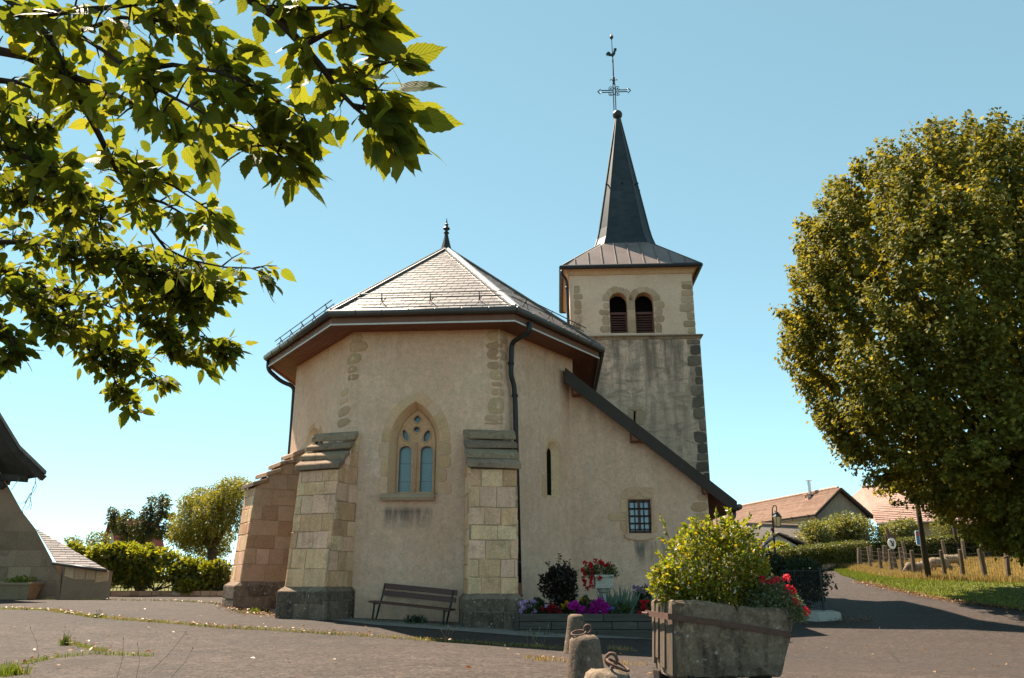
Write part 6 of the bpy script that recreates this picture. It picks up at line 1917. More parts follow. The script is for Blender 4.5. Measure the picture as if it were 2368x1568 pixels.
# window of the long wall
for k_ in range(2):
    p = E + dH * (1.6 + k_ * 5) - UP * 1.1 - gH * .02
    mb = MB(); mb.obox(p - dH * .5 - UP * .5, dH, -gH * .05, UP); wf = mb.build('window', M['whitetrim'], h_)
    mb = MB(); q_ = p - gH * .055; mb.face([q_ - dH * .42 - UP * .42, q_ + dH * .42 - UP * .42, q_ + dH * .42 + UP * .42, q_ - dH * .42 + UP * .42]); mb.build('pane', M['pane'], wf)
# second long house facing the field
b_t = thing('long_farmhouse', 'long low farmhouse with a broad clay tiled roof behind the sheep field', 'house', (33, 68, 2.8))
rl, rr_ = P(1993, 1127, Y=73), P(2420, 1062, Y=64); el, er = P(2027, 1211, Y=66.5), P(2420, 1160, Y=58.5)
er.z = el.z; rr_.z = rl.z
hip = P(1961, 1155, Y=74)
mb = MB(); mb.face([el, er, rr_, rl]); mb.face([rl, rr_, rr_ + (rr_ - er) * Vector((1, 1, -1)).x * 0 + Vector((5, 8, -3.4)), rl + Vector((5, 8, -3.4))]); mb.face([el, rl, hip])
rf2 = mb.build('roof', M['tile2'], b_t)
pieces([el, er, rr_, rl], (0, -1, 1), (.33, .35), (.9, 1.2), 'tile_course', M['tile2'], rf2, .03, .012, .01, .05, True, 0, limit=0, rest='tile_courses', drop=.01)
mb = MB()
dn = Vector((.35, .5, 0)); f2 = lambda p, z: Vector((p.x + dn.x, p.y + dn.y, z))
mb.hexa([f2(el, 1), f2(er, 1), f2(er, 1) + Vector((4, 7, 0)), f2(el, 1) + Vector((4, 7, 0)), f2(el, el.z - .02), f2(er, er.z - .02), f2(er, er.z - .02) + Vector((4, 7, 0)), f2(el, el.z - .02) + Vector((4, 7, 0))]); mb.build('wall', M['housewall'], b_t)
mb = MB(); mb.tube([el + Vector((0, -.1, -.05)), er + Vector((0, -.1, -.05))], .09, 8); mb.build('gutter', M['darkmetal'], rf2)
mb = MB(); c = P(2033, 1131, Y=72.2); mb.tube([c - UP * .5, c + UP * .95], .16, 10); mb.lathe([(.3, 1.0), (.3, 1.04), (.03, 1.12)], c, 10); mb.lathe([(.42, -.35), (.18, .15)], c, 10); mb.build('flue', M['steel'], rf2)
mb = MB()
n_ = int((rr_ - rl).length / .6)
for j in range(n_):
    p = rl.lerp(rr_, j / n_); q_ = rl.lerp(rr_, (j + 1.05) / n_); mb.tube([p + UP * .03, q_ + UP * .06], [.14, .16], 6)
mb.build('ridge_tiles', M['tile2'], rf2)
# lower tiled lean-to at its right
sh2 = thing('tiled_shed', 'low open shed with an old tiled roof at the end of the long farmhouse', 'shed', (P(2250, 1240, Y=59).x, 59, 2.4))
a, b, c, d_ = P(2205, 1212, Y=57.5), P(2420, 1185, Y=54), P(2420, 1120, Y=58), P(2200, 1160, Y=61)
b.z = a.z; c.z = d_.z
mb = MB(); mb.face([a, b, c, d_]); sr_ = mb.build('roof', M['tile2'], sh2)
pieces([a, b, c, d_], (0, -1, 1), (.3, .34), (.6, .8), 'tile_course', M['tile2'], sr_, .03, .01, .01, .05, True, 0, limit=0, rest='tile_courses', drop=.01)
mb = MB()
for f in (.02, .35, .7):
    p = a.lerp(b, f) + Vector((0, .3, 0)); mb.box((p.x, p.y, (p.z + 1.5) / 2), (.18, .18, p.z - 1.5))
mb.build('post', M['darkwood'], sh2)
mb = MB(); mb.face([lvl(d_, 1), lvl(c, 1), c - UP * .1, d_ - UP * .1]); mb.build('back_wall', M['darkwood'], sh2)
# small house with grey roof and white porch
sv = thing('small_house', 'small white house with grey shingle roof and tiled porch below the farmhouse', 'house', (P(1790, 1250, Y=56).x, 56, 2))
ap1 = P(1719, 1211, Y=55); ap2 = P(1845, 1228, Y=58); ap2.z = ap1.z
fl, fr_ = P(1680, 1246, Y=54), P(1736, 1240, Y=53.2); fr_.z = fl.z
rb_ = P(1858, 1262, Y=56); rb_.z = fl.z
mb = MB(); mb.face([fl, fr_, ap1]); mb.face([fr_, rb_, ap2, ap1]); mb.face([fl, ap1, ap2, ap2 + Vector((-3, 3, -2)), fl + Vector((0, 4, 0))]); srf = mb.build('roof', M['greyroof'], sv)
mb = MB(); mb.tube([fr_ + UP * .05, ap1 + UP * .05], .10, 6); mb.tube([ap1 + UP * .05, ap2 + UP * .05], .10, 6); mb.build('ridge_tiles', M['tile'], srf)
mb = MB(); i_ = Vector((.15, .4, 0))
mb.face([lvl(fl + i_, 0), lvl(fr_ + i_, 0), fr_ + i_, fl + i_]); mb.face([lvl(fr_ + i_, 0), lvl(rb_ + i_, 0), rb_ + i_, fr_ + i_]); mb.build('wall', M['whitewall'], sv)
pa, pb_, pcq = P(1768, 1262, Y=52.8), P(1842, 1256, Y=52.8), P(1797, 1236, Y=52.8)
pb_.z = pa.z
mb = MB(); mb.prism([lvl(pa, .5), lvl(pb_, .5), pb_, pcq, pa], (0, 2.5, 0)); mb.build('porch_wall', M['whitewall'], sv)
mb = MB(); e_ = Vector((0, -.25, 0)); pt_ = UP * .12
mb.prism([pa + e_ + Vector((-.2, 0, -.12)), pcq + e_, pcq + e_ + pt_, pa + e_ + Vector((-.2, 0, 0))], (0, 3, 0)); mb.prism([pcq + e_, pb_ + e_ + Vector((1.2, 0, -.3)), pb_ + e_ + Vector((1.2, 0, -.18)), pcq + e_ + pt_], (0, 3, 0)); prf = mb.build('porch_roof', M['darkwood'], sv)
pieces([pcq + e_ + pt_, pb_ + e_ + Vector((1.2, 0, -.18)), pb_ + e_ + Vector((1.2, 3, -.18)), pcq + e_ + pt_ + Vector((0, 3, 0))], (.4, 0, 1), (.3, .34), (.25, .3), 'tile', M['tile'], prf, .04, .02, .01, .04, True, 0)
p = P(1797, 1262, Y=52.78); mb = MB(); mb.box((p.x - .4, 52.78, p.z + .1), (1.0, .06, .9)); wf = mb.build('window', M['whitetrim'], sv)
for k_ in (-1, 1):
    mb = MB(); mb.box((p.x - .4 + k_ * .24, 52.74, p.z + .1), (.4, .02, .75)); mb.build('pane', M['pane'], wf)

# ------------------------------------------------------------------ garden bushes on the right
bush(1832, 1930, 1205, 1268, 55.5, 'pale_fruit_bush', 'pale green fruit bush in front of the weathered gable', 'bush', 4200, .17, 'palebush', None, 10, .6, .3, 8, 1.3)
bush(1900, 2020, 1182, 1266, 56.5, 'pale_fruit_bush', 'tall broad pale bush covering the farmhouse gable', 'bush', 7000, .17, 'palebush', None, 10, .6, .3, 9, 1.6)
bush(2008, 2128, 1198, 1252, 59.5, 'apple_tree', 'spreading low apple tree in front of the long farmhouse', 'bush', 4600, .17, 'palebush', None, 10, .6, .1, 8, 1.4)
bush(2152, 2242, 1170, 1246, 60, 'willow_shrub', 'feathery upright green shrub between utility pole and tiled shed', 'bush', 5200, .16, 'palebush', None, 12, .35, .8, 8, 1.3)
bush(1775, 1835, 1253, 1275, 48.5, 'rose_bush', 'orange tinged low roses above the clipped hedge by the street lamp', 'bush', 1400, .12, 'yellowshrub', None, 4, .6, .3, 5, .6)

# ------------------------------------------------------------------ street lamp
LYp = 46.5
base = P(1790, 1325, Y=LYp); gzl = gz1(base.x, LYp)
lamp = thing('street_lamp', 'old iron street lamp with swan neck and hanging lantern by the hedge', 'street lamp', (base.x, LYp, gzl))
q_ = lambda x, y: P(1647 + .2028 * x, 1069 + .2028 * y, Y=LYp)
mb = MB(); mb.tube([(base.x, LYp, gzl - .1), q_(720, 1110), q_(705, 950), q_(690, 760), q_(686, 690), q_(682, 560), q_(684, 520), q_(695, 497), q_(710, 490), q_(725, 500), q_(732, 530), q_(730, 560), q_(722, 585), q_(722, 605)], [.09, .08, .07, .07, .05, .035, .03, .03, .03, .03, .03, .025, .02, .02], 8)
mb.tube([q_(682, 780), q_(684, 740)], [.11, .10], 8); mb.tube([q_(710, 545), q_(708, 560), q_(716, 566), q_(722, 556)], .015, 5); mb.build('pole', M['darkwood'], lamp, smooth=True)
lc_ = q_(735, 640)
mb = MB(); mb.lathe([(.30, .10), (.27, .14), (.13, .34), (.05, .38), (.03, .44)], lc_, 6); mb.build('lantern_cap', M['ironblack'], lamp)
mb = MB(); mb.lathe([(.15, -.46), (.26, .08)], lc_, 6); mb.build('lantern_glass', M['lampglass'], lamp)
mb = MB(); mb.lathe([(.16, -.50), (.17, -.45)], lc_, 6)
for k_ in range(6):
    a = 2 * math.pi * k_ / 6; mb.tube([lc_ + Vector((.155 * math.cos(a), .155 * math.sin(a), -.46)), lc_ + Vector((.27 * math.cos(a), .27 * math.sin(a), .09))], .016, 4)
mb.build('lantern_frame', M['ironblack'], lamp)
# utility pole, leaning
up_ = G(2148, 1342); a = Vector((up_.x, up_.y, up_.z - .3)); b = P(2108, 1085, Y=up_.y - .4)
pol = thing('utility_pole', 'dark leaning wooden utility pole in front of the sheep', 'pole', up_)
mb = MB(); mb.tube([a, b], [.115, .085], 10); mb.build('shaft', M['darkwood'], pol, smooth=True)
# road signs
sy_ = 40.0
ds_ = P(2128, 1244, Y=sy_); s_ = (ds_ - CAM).dot(Vector((0, CP, SP))) / FPX
ds = thing('dead_end_sign', 'blue dead end road sign partly hidden by the leaning pole', 'road sign', (ds_.x, sy_, gz1(ds_.x, sy_)))
def rrect(w_, h_, r, k=4):
    o_ = []
    for cx_, cz_, a0 in ((w_ - r, h_ - r, 0), (-w_ + r, h_ - r, 90), (-w_ + r, -h_ + r, 180), (w_ - r, -h_ + r, 270)):
        for i in range(k + 1):
            t_ = math.radians(a0 + 90 * i / k); o_.append((cx_ + r * math.cos(t_), cz_ + r * math.sin(t_)))
    return o_
hwS, hhS = 11 * s_, 17 * s_
pt = lambda x, z, y: Vector((ds_.x + x, sy_ + y, ds_.z + z))
mb = MB(); mb.prism([pt(x, z, 0) for x, z in rrect(hwS, hhS, .08)], (0, .03, 0)); pn = mb.build('panel', M['signwhite'], ds)
mb = MB(); mb.prism([pt(x, z, -.006) for x, z in rrect(hwS * .86, hhS * .90, .05)], (0, .005, 0)); mb.build('blue_field', M['signblue'], pn)
mb = MB(); mb.prism([pt(x, z, -.012) for x, z in ((-.06, -hhS * .75), (.06, -hhS * .75), (.06, hhS * .3), (-.06, hhS * .3))], (0, .005, 0)); mb.build('white_bar', M['signwhite'], pn)
mb = MB(); mb.prism([pt(x, z, -.012) for x, z in ((-.17, hhS * .32), (.17, hhS * .32), (.17, hhS * .68), (-.17, hhS * .68))], (0, .005, 0)); mb.build('red_bar', M['signred'], pn)
mb = MB(); mb.tube([(ds_.x, sy_ + .06, gz1(ds_.x, sy_) - .1), (ds_.x, sy_ + .06, ds_.z + hhS * .8)], .04, 8); mb.build('post', M['postwood'], ds)
ry = 45.0
rs_ = P(2062, 1256.5, Y=ry); s_ = (rs_ - CAM).dot(Vector((0, CP, SP))) / FPX
rs = thing('round_sign', 'round white sign with a dark pictogram on a grey wooden post', 'road sign', (rs_.x, ry, gz1(rs_.x, ry)))
rad = 12.5 * s_
mb = MB(); mb.prism([(rs_.x + .75 * rad * math.cos(t_), ry, rs_.z + rad * math.sin(t_)) for t_ in np.linspace(0, 2 * math.pi, 24, endpoint=False)], (0, .03, 0)); rp_ = mb.build('disc', M['signwhite'], rs)
mb = MB()
for l, r_ in (([(-.35, .5), (-.2, .35), (.0, .05), (.2, -.2), (.3, -.5)], .032), ([(.25, .45), (.4, .3), (.38, .0), (.25, -.1)], .020), ([(-.3, -.3), (-.1, -.45), (.05, -.3), (-.05, -.1)], .017)):
    mb.tube([Vector((rs_.x + x * .75 * rad, ry - .02, rs_.z + z * rad)) for x, z in l], r_, 5)
mb.build('pictogram', M['ironblack'], rp_)
ztp = P(2056, 1223, Y=ry).z
mb = MB(); mb.tube([(rs_.x + .12, ry + .12, gz1(rs_.x, ry) - .1), (rs_.x - .12, ry + .12, ztp)], [.13, .10], 8); mb.build('post', M['postwood'], rs)
for zf in (1240, 1247):
    mb = MB(); p = P(2060, zf, Y=ry + .2); mb.box((p.x, ry + .26, p.z), (.62, .04, .18)); mb.build('board', M['postwood'], rs)

# ------------------------------------------------------------------ field fence
wf_ = thing('wire_fence', 'front wire fence on rough wooden posts round the sheep field', 'fence', G(2160, 1342))
fp = [(2010, 0), (1987, 0)]
def zo7(x, y): return (1907 + .2396 * x, 1069 + .2396 * y)
def post(zx0, zy0, zx1, zy1, Y, th, parent):
    (u0, v0_), (u1, v1_) = zo7(zx0, zy0), zo7(zx1, zy1)
    b = P(u1, v1_, Y=Y); b.z = gz1(b.x, Y); t_ = P(u0, v0_, Y=Y + rnd.uniform(-.1, .1))
    mb = MB(); m_ = b.lerp(t_, .5) + Vector((rnd.uniform(-.02, .02), 0, 0)); mb.tube([b - UP * .2, m_, t_, t_ + UP * .02], [th * .8, th * .76, th * .7, th * .45], 8)
    mb.build('post', M['postwood'], parent)
    return b, t_
front = [(330, 825, 335, 1020, 50, .19), (412, 818, 440, 1010, 48, .12), (517, 833, 548, 1040, 45, .12), (620, 842, 648, 1055, 42.5, .12), (720, 826, 752, 1065, 39.5, .12), (835, 852, 870, 1100, 36.5, .13), (1115, 850, 1162, 1120, 34.5, .11), (1300, 842, 1335, 1128, 33.5, .11), (1490, 838, 1550, 1132, 32.8, .14), (1755, 905, 1775, 1125, 32, .12), (2060, 850, 2090, 1130, 31, .12)]
pts = [post(*a_[:5], a_[5], wf_) for a_ in front]
for f in (.28, .5, .7, .88):
    mb = MB()
    for (b0_, t0_), (b1_, t1_) in zip(pts, pts[1:]):
        p, q_ = b0_.lerp(t0_, f), b1_.lerp(t1_, f); mb.tube([p, p.lerp(q_, .5) - UP * .05, q_], .005, 4)
    mb.build('wire', M['postwood'], wf_)
mb = MB()
for (b0_, t0_), (b1_, t1_) in zip(pts, pts[1:]):
    for j in range(1, 9): mb.tube([b0_.lerp(b1_, j / 9).lerp(t0_.lerp(t1_, j / 9), .06), b0_.lerp(b1_, j / 9).lerp(t0_.lerp(t1_, j / 9), .86)], .005, 3)
mb.build('wire_mesh', M['postwood'], wf_)['kind'] = 'stuff'
bf_ = thing('wire_fence', 'rear fence of grey posts before the dark hedge at the far side of the field', 'fence', P(2200, 1290, Y=52))
back_ = [(442, 808, 450, 930, 52, .13), (570, 806, 580, 920, 52, .20), (748, 768, 775, 870, 52.5, .15), (1132, 752, 1155, 870, 53, .15), (1323, 745, 1330, 830, 53.5, .15), (1493, 728, 1510, 830, 54, .16), (1720, 715, 1730, 820, 54.5, .15)]
pts = [post(*a_[:5], a_[5], bf_) for a_ in back_]
for f in (.4, .65, .88):
    mb = MB()
    for (b0_, t0_), (b1_, t1_) in zip(pts, pts[1:]):
        p, q_ = b0_.lerp(t0_, f), b1_.lerp(t1_, f); mb.tube([p, p.lerp(q_, .5) - UP * .05, q_], .006, 4)
    mb.build('wire', M['postwood'], bf_)

# ------------------------------------------------------------------ sheep
def sheep(p, L, yaw, graze, label):
    bm = bmesh.new()
    def blob(c, r, rot=0):
        g_ = bmesh.ops.create_uvsphere(bm, u_segments=16, v_segments=10, radius=1)
        Mx = Matrix.Translation(c) @ Matrix.Rotation(rot, 4, 'Y') @ Matrix.Diagonal((*r, 1))
        bmesh.ops.transform(bm, matrix=Mx, verts=g_['verts'])
    blob(Vector((0, 0, .56)), (.50, .235, .245)); blob(Vector((.26, 0, .57)), (.28, .22, .25)); blob(Vector((-.3, 0, .57)), (.26, .235, .25)); blob(Vector((-.5, 0, .50)), (.05, .05, .12))
    if graze:
        blob(Vector((.50, 0, .46)), (.2, .12, .13), .7); blob(Vector((.64, 0, .30)), (.11, .08, .13), .5); blob(Vector((.69, 0, .17)), (.07, .062, .10), .3)
        for s_ in (-1, 1): blob(Vector((.62, s_ * .10, .36)), (.03, .075, .022), .2)
    else:
        blob(Vector((.52, 0, .68)), (.14, .11, .2), -.5); blob(Vector((.66, 0, .80)), (.14, .08, .09), .4)
        for s_ in (-1, 1): blob(Vector((.60, s_ * .11, .84)), (.03, .075, .022), .2)
    for x in (.28, -.36):
        for s_ in (-1, 1):
            blob(Vector((x, s_ * .13, .36)), (.07, .06, .13)); blob(Vector((x - .01, s_ * .13, .17)), (.036, .036, .18)); blob(Vector((x + .015, s_ * .13, .025)), (.05, .04, .03))
    me = bpy.data.meshes.new('sheep'); bm.to_mesh(me); bm.free(); me.materials.append(M['wool'])
    o = link('sheep', me); tag(o, label, 'sheep', 'sheep grazing in the field')
    rm = o.modifiers.new('fuse', 'REMESH'); rm.mode = 'VOXEL'; rm.voxel_size = .022; rm.use_smooth_shade = True
    tx = bpy.data.textures.new('fleece', 'CLOUDS'); tx.noise_scale = .05
    dm = o.modifiers.new('fleece', 'DISPLACE'); dm.texture = tx; dm.strength = .03; dm.mid_level = .5
    o.location = p; o.rotation_euler = (0, 0, yaw); o.scale = (L, L, L)
    return o
def sp(x, y, Y): 
    u, v = zo7(x, y); p = P(u, v, Y=Y); return Vector((p.x, Y, gz1(p.x, Y)))
sheep(sp(868, 1075, 38.0), .78, math.radians(187), True, 'grazing sheep left of the leaning pole, head down to the left')
sheep(sp(985, 1050, 42.0), .80, math.radians(215), True, 'sheep half hidden behind the leaning utility pole')
sheep(sp(1110, 1035, 41.5), .98, math.radians(10), True, 'sheep just right of the leaning pole, body behind a fence post')
sheep(sp(1230, 985, 46.0), .98, math.radians(165), True, 'sheep farthest up the field at the right end of the flock')
# ------------------------------------------------------------------ big linden at the right
LX, LYt = 17.5, 26.0
lz = gz1(LX, LYt)
lin = thing('linden_tree', 'huge dense rounded linden tree at the right, its crown reaching almost to the ground', 'tree', (LX, LYt, lz))
mb = MB(); mb.tube([(LX, LYt, lz - .3), (LX, LYt, lz + .3), (LX + .05, LYt, lz + 2.5), (LX, LYt, lz + 4)], [.62, .48, .42, .38], 12); mb.build('trunk', M['bark'], lin, smooth=True)
prof = np.array([(1.2, .6), (1.8, 1.1), (2.84, 2.0), (4.2, 4.3), (5.5, 5.2), (7.5, 5.6), (9.56, 5.85), (11.2, 5.55), (13.2, 4.6), (14.5, 3.5), (15.5, 2.3), (16.1, 1.1), (16.4, .3)])
def axx(z): return np.interp(z, [1.5, 5, 9, 17], [17.2, 16.4, 15.7, 15.5])
def rad_(z): return np.interp(z, prof[:, 0], prof[:, 1])
mb = MB()
for i in range(26):
    a = rnd.uniform(0, 6.28); z1 = rnd.uniform(5, 16.6); r = rad_(z1) * rnd.uniform(.5, .9)
    b = Vector((LX, LYt, lz + rnd.uniform(2.2, 4.2))); e = Vector((float(axx(z1)) + r * math.cos(a), LYt + r * math.sin(a), z1))
    m1 = b.lerp(e, .4) + Vector((math.cos(a) * r * .12, math.sin(a) * r * .12, -.1)); m1.x += rnd.uniform(-.2, .2)
    mb.tube([b, m1, e.lerp(m1, .4) + UP * .15, e], [.13, .07, .045, .015], 6)
mb.build('limbs', M['bark'], lin, smooth=True)
NP = 1500
zz = rng.uniform(1.6, 16.1, NP * 3); keep = rng.random(NP * 3) < (rad_(zz) + .8) / 8.0; zz = zz[keep][:NP]; NPp = len(zz)
th = rng.uniform(0, 2 * np.pi, NPp)
lobes_ = 1 + .05 * np.sin(3 * th + .8 * zz) + .06 * np.sin(8 * th - 1.1 * zz) + rng.normal(0, .05, NPp)
lobes_ = np.clip(lobes_, .86, 1.07)
rr = rad_(zz) * lobes_ * np.where(rng.random(NPp) < .78, rng.uniform(.88, 1.0, NPp), rng.uniform(.45, .85, NPp))
pc_ = np.stack([axx(zz) + rr * np.cos(th), LYt + rr * np.sin(th), zz], 1)
C, Dn, Nn = [], [], []
for i in range(NPp):
    m = int(120 * rng.uniform(.6, 1.4)); out = np.array([math.cos(th[i]), math.sin(th[i]), 0])
    slope = (zz[i] - 7) / 9
    axis_ = out * .55 + np.array([0, 0, .75 if zz[i] > 5 else -.15]); axis_ /= np.linalg.norm(axis_)
    L = rng.uniform(.5, 1.0); W = rng.uniform(.17, .30)
    t = rng.uniform(-.75, .75, m); env = np.sqrt(np.maximum(.05, 1 - (t / .8) ** 2))
    pts = pc_[i] + axis_ * (t * L)[:, None] + rng.normal(size=(m, 3)) * (W * env)[:, None] * .62
    C.append(pts); Dn.append(out * .5 + rng.normal(size=(m, 3)) * .55 + np.array([0, 0, -.55])); Nn.append(out * .7 + np.array([0, 0, .7]) + rng.normal(size=(m, 3)) * .42)
leaves('crown', np.concatenate(C), .14, M['linden'], lin, np.concatenate(Dn), np.concatenate(Nn), .85)

nI = 9000
zi = rng.uniform(3.2, 15.2, nI); ti = rng.uniform(0, 2 * np.pi, nI); ri = rad_(zi) * rng.uniform(.2, .84, nI)
leaves('inner_foliage', np.stack([axx(zi) + ri * np.cos(ti), LYt + ri * np.sin(ti), zi], 1), .30, M['linden'], lin, None, None, .85)

# ------------------------------------------------------------------ mulberry branches overhead at the left
mul = thing('mulberry_tree', 'leafy mulberry tree whose backlit branches hang into the picture from the upper left', 'tree', (-5.6, 3.2, 0))
mb = MB(); mb.tube([(-5.6, 3.2, -.3), (-5.6, 3.2, .3), (-5.5, 3.25, 1.6), (-5.3, 3.3, 2.6)], [.40, .30, .26, .24], 12); mb.build('trunk', M['bark'], mul, smooth=True)

def leaf_mesh(seed, lobed=0):
    """one ovate, toothed, drawn-out leaf blade of unit length along +x, face up +z"""
    r = random.Random(seed); n = 13
    xs = [i / n for i in range(n + 1)]
    V, UV, F = [], [], []
    curl = r.uniform(.10, .26); tw = r.uniform(-.12, .12); fold = r.uniform(.12, .32)
    for i, x in enumerate(xs):
        w_ = .36 * (math.sin(math.pi * min(1, x ** .62)) ** .9 if x < .80 else 0)
        w_ = .255 * math.sin(math.pi * x ** .60) ** .9 if 0 < x < 1 else 0
        if x > .72: w_ = max(w_ * (1 - (x - .72) / .28) ** .7, .018 * (1 - x) / .28)
        if lobed and .3 < x < .62: w_ *= 1 - .55 * lobed * max(0, 1 - abs(x - .5) / .12)
        tooth = (1.07 if i % 2 else .94)
        w_ *= tooth
        zc = -curl * x * x
        for s_ in (-1, 0, 1):
            y = s_ * w_
            V.append((x, y, zc + fold * abs(y) * .9 - abs(y) * abs(y) * .8 + tw * y * x + r.uniform(-.006, .006)))
            UV.append((x, .5 + .5 * s_ * (w_ / .255)))
    for i in range(n):
        a = i * 3
        F += [(a, a + 1, a + 4, a + 3), (a + 1, a + 2, a + 5, a + 4)]
    V += [(-.30, -.006, .05), (-.30, .006, .05), (0.02, .006, 0), (0.02, -.006, 0)]; UV += [(0, .5)] * 4
    k = len(V) - 4; F.append((k, k + 1, k + 2, k + 3))
    return np.array(V), np.array(UV), np.array(F)
LM = [leaf_mesh(s, l) for s, l in ((1, 0), (2, 0), (3, .0), (4, .8), (5, 0), (6, .5))]
LMme = [fast_mesh('mulberry_leaf', v, f, M['mulberry'], uv) for v, uv, f in LM]

BR = [  # (points (u, v, depth), leaf-spray radius in px, leaves per 100 px, leaf length)
    ([(-60, -60, 3.1), (37, 11, 3.1), (110, 85, 3.1), (147, 158, 3.2), (184, 228, 3.3), (228, 310, 3.5), (258, 372, 3.7), (295, 442, 3.9), (332, 508, 4.2), (383, 575, 4.4), (440, 602, 4.4), (520, 618, 4.3), (580, 620, 4.2), (612, 632, 4.1)], 34, 26, .125),
    ([(110, 85, 3.1), (175, 76, 3.0), (240, 118, 2.9), (300, 165, 2.8), (380, 215, 2.7), (470, 262, 2.6), (560, 305, 2.6), (630, 345, 2.6), (668, 372, 2.6)], 52, 34, .125),
    ([(300, 165, 2.8), (400, 150, 2.7), (500, 165, 2.6), (590, 200, 2.6), (660, 250, 2.6), (712, 282, 2.6)], 42, 30, .12),
    ([(175, 76, 3.0), (280, 40, 2.9), (380, 50, 2.8), (470, 80, 2.7), (540, 110, 2.7)], 48, 30, .12),
    ([(-40, 30, 3.0), (120, 30, 2.9), (280, 15, 2.8), (420, -5, 2.7)], 50, 30, .12),
    ([(-40, 110, 3.1), (60, 130, 3.1), (150, 170, 3.2), (230, 200, 3.1), (330, 250, 2.9), (420, 300, 2.8), (480, 330, 2.8)], 52, 28, .125),
    ([(560, -60, 2.5), (582, 0, 2.5), (639, 39, 2.5), (701, 106, 2.5), (752, 165, 2.5), (778, 204, 2.5), (817, 245, 2.5), (855, 279, 2.5), (890, 312, 2.5)], 30, 15, .115),
    ([(620, 20, 2.45), (700, 20, 2.4), (790, 18, 2.4), (850, 20, 2.4)], 46, 34, .125),
    ([(701, 106, 2.5), (760, 75, 2.45), (810, 60, 2.4), (850, 55, 2.4)], 34, 22, .125),
    ([(752, 165, 2.5), (820, 165, 2.5), (880, 150, 2.45), (925, 138, 2.45)], 24, 20, .125),
    ([(778, 204, 2.5), (840, 205, 2.5), (900, 210, 2.5)], 22, 14, .125),
    ([(817, 245, 2.5), (880, 255, 2.5), (940, 268, 2.5)], 22, 14, .13),
    ([(855, 279, 2.5), (880, 304, 2.5), (920, 310, 2.5)], 26, 30, .13),
    ([(-60, 240, 4.2), (20, 260, 4.2), (80, 280, 4.2), (110, 300, 4.2)], 34, 40, .12),
    ([(-60, 330, 4.3), (40, 350, 4.2), (110, 390, 4.1), (175, 420, 4.0)], 44, 40, .13),
    ([(-60, 430, 4.6), (60, 450, 4.5), (160, 480, 4.5), (250, 510, 4.4)], 48, 46, .12),
    ([(258, 372, 3.7), (330, 400, 3.7), (400, 430, 3.7), (460, 470, 3.7), (500, 500, 3.7)], 34, 32, .12),
    ([(295, 442, 3.9), (380, 470, 3.9), (440, 505, 3.9), (510, 530, 3.9)], 36, 34, .12),
    ([(-60, 560, 5.2), (80, 560, 5.2), (200, 580, 5.0), (300, 590, 5.0), (400, 640, 5.0), (470, 650, 5.0)], 46, 46, .12),
    ([(-60, 600, 5.5), (0, 623, 5.5), (100, 658, 5.5), (150, 720, 5.5), (194, 770, 5.5), (244, 802, 5.5), (313, 833, 5.5), (376, 880, 5.5)], 24, 44, .115),
    ([(200, 802, 5.5), (235, 846, 5.5), (262, 870, 5.5), (282, 921, 5.5), (300, 952, 5.5)], 18, 50, .115),
    ([(175, 623, 5.2), (244, 595, 5.1), (301, 627, 5.0), (354, 645, 5.0), (454, 650, 5.0), (520, 660, 4.9)], 34, 40, .12),
    ([(266, 623, 5.2), (288, 661, 5.2), (332, 695, 5.2), (370, 746, 5.2), (392, 790, 5.2), (440, 828, 5.2), (480, 838, 5.2)], 22, 46, .12),
    ([(354, 645, 5.0), (404, 695, 5.0), (440, 740, 5.0), (480, 782, 5.0), (530, 810, 5.0)], 22, 46, .12),
    ([(332, 695, 5.2), (380, 690, 5.1), (450, 690, 5.0), (490, 680, 4.9)], 26, 40, .12),
    ([(-60, 660, 5.0), (40, 680, 5.0), (110, 730, 5.0), (170, 760, 5.0)], 42, 46, .12),
    ([(-60, 740, 4.6), (0, 750, 4.6), (30, 790, 4.6), (20, 815, 4.6)], 26, 36, .12),
    ([(100, 658, 5.5), (200, 690, 5.4), (280, 720, 5.3), (260, 760, 5.3)], 30, 36, .115),
    ([(-60, 180, 3.6), (40, 190, 3.6), (90, 210, 3.6)], 40, 32, .12),
    ([(420, -10, 2.7), (440, 10, 2.7), (455, 25, 2.7)], 24, 16, .12),
]
def D3(u, v, d):
    r_ = ray(u, v); return CAM + r_ * d
mbB = MB(); items = []
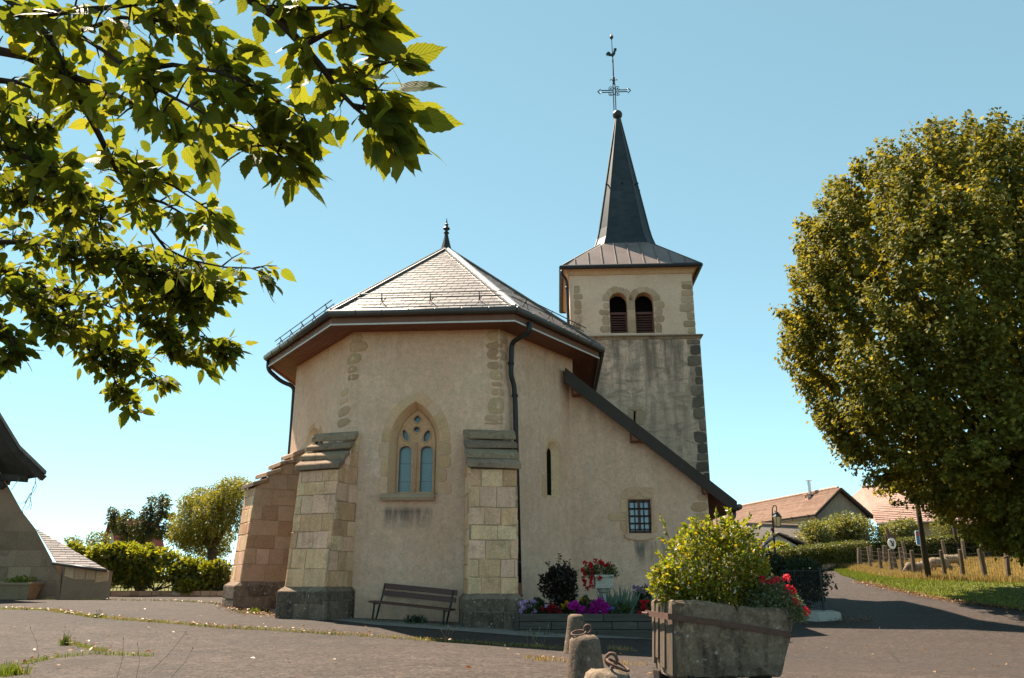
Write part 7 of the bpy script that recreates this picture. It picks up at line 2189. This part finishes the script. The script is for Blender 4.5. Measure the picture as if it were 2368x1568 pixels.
for pts, spr, dens, ll in BR:
    W3 = [D3(*p) for p in pts]; px = [Vector((p[0], p[1])) for p in pts]
    n = len(W3); Lp = sum((px[i + 1] - px[i]).length for i in range(n - 1))
    r0 = .020 if pts[0][0] < 0 or pts[0][1] < -20 else .010
    mbB.tube(W3, [r0 * (1 - .88 * i / (n - 1)) for i in range(n)], 7)
    cnt = int(Lp / 100 * dens * (.72 if pts[0][2] < 3.3 else 1.0))
    acc = [0]
    for i in range(n - 1): acc.append(acc[-1] + (px[i + 1] - px[i]).length)
    twig_nodes = []
    for j in range(max(1, int(cnt * (2.5 if pts[0][2] > 4 else 1.0)) // 5)):
        d = rnd.random() ** .85 * Lp; i = max(1, next(q for q in range(1, n) if acc[q] >= d - 1e-6)); f = (d - acc[i - 1]) / max(acc[i] - acc[i - 1], 1e-6)
        p = W3[i - 1].lerp(W3[i], f); dep = pts[i][2]; s_ = dep / FPX
        dirb = (W3[i] - W3[i - 1]).normalized()
        tw_ = (dirb * .5 + Vector((rnd.gauss(0, 1), rnd.gauss(0, .8), rnd.gauss(0, .9)))).normalized()
        Lt = spr * s_ * (1.25 if dep > 4 else 1) * rnd.uniform(.45, 1.4)
        e = p + tw_ * Lt
        mbB.tube([p, p.lerp(e, .5) + UP * .01, e], [.005, .0035, .002], 4, cap=False)
        for q in range(5):
            f2 = .35 + .65 * q / 4; b = p.lerp(e, f2)
            side = tw_.cross(Vector((rnd.gauss(0, .3), rnd.gauss(0, .3), 1))).normalized() * (1 if q % 2 else -1)
            dl = (tw_ * .40 + side * (.85 if q < 4 else .1) + Vector((.28, -.05, -.35)) + Vector((rnd.gauss(0, .45), rnd.gauss(0, .45), rnd.gauss(0, .45)))).normalized()
            items.append((b, dl, ll * (.68 if dep > 4 else .76) * rnd.uniform(.7, 1.3), dep))
    # terminal spray of larger leaves
    e = W3[-1]; dirb = (W3[-1] - W3[-2]).normalized()
    for q in range(5):
        dl = (dirb * 1.0 + Vector((rnd.gauss(0, .55), rnd.gauss(0, .4), rnd.gauss(-.45, .5)))).normalized()
        items.append((e - dirb * rnd.uniform(0, .06), dl, ll * rnd.uniform(.8, 1.3), pts[-1][2]))
# limbs joining the branches to the trunk outside the frame
hub = Vector((-5.3, 3.3, 2.6))
for pts, spr, dens, ll in BR:
    if pts[0][0] < 0 or pts[0][1] < -20:
        p = D3(*pts[0]); u_, v_, d_ = pts[0]
        if u_ < 0: way = [D3(-900, min(v_, 300) - 150, max(d_, 3.6)), D3(-350, v_ - 60, d_)]
        else: way = [D3(-700, -700, 3.4), D3(u_ - 220, -420, d_ + .2)]
        mbB.tube([hub] + way + [p], [.10, .05, .032, .020], 8)
mbB.build('branches', M['bark'], mul, smooth=True)
def leaf_basis(dl):
    up = Vector((rnd.gauss(-.2, .8), rnd.gauss(.2, .8), .8)); z = (up - dl * up.dot(dl)).normalized(); y = z.cross(dl)
    return dl, y, z
full_ = []
for b, dl, L, dep in items:
    x, y, z = leaf_basis(dl)
    c = b + x * (.3 * L)
    q = c + x * L * .5 - CAM
    dd_ = q.dot(Vector((0, CP, SP))); inside = dd_ > .3 and abs(q.x / dd_) < 1183 / FPX and abs(q.dot(Vector((0, -SP, CP))) / dd_) < 784 / FPX
    full_.append((L / max(dd_, .3) if inside else 0, c, x, y, z, L, rnd.randrange(len(LM))))
full_.sort(key=lambda t: -t[0])
o0 = org(mul)
for _, c, x, y, z, L, k_ in full_[:300]:
    o = link('leaf', LMme[k_], mul)
    Mx = Matrix(((x.x * L, y.x * L, z.x * L, c.x - o0.x), (x.y * L, y.y * L, z.y * L, c.y - o0.y), (x.z * L, y.z * L, z.z * L, c.z - o0.z), (0, 0, 0, 1)))
    o.matrix_local = Mx
Vs, UVs, Fs, off = [], [], [], 0
for _, c, x, y, z, L, k_ in full_[300:]:
    v, uv, f = LM[k_]
    B_ = np.array([tuple(x), tuple(y), tuple(z)]) * L
    Vs.append(v @ B_ + np.array(c - o0)); UVs.append(uv); Fs.append(f + off); off += len(v)
o = link('foliage', fast_mesh('foliage', np.concatenate(Vs), np.concatenate(Fs), M['mulberry'], np.concatenate(UVs)), mul)
o['kind'] = 'stuff'
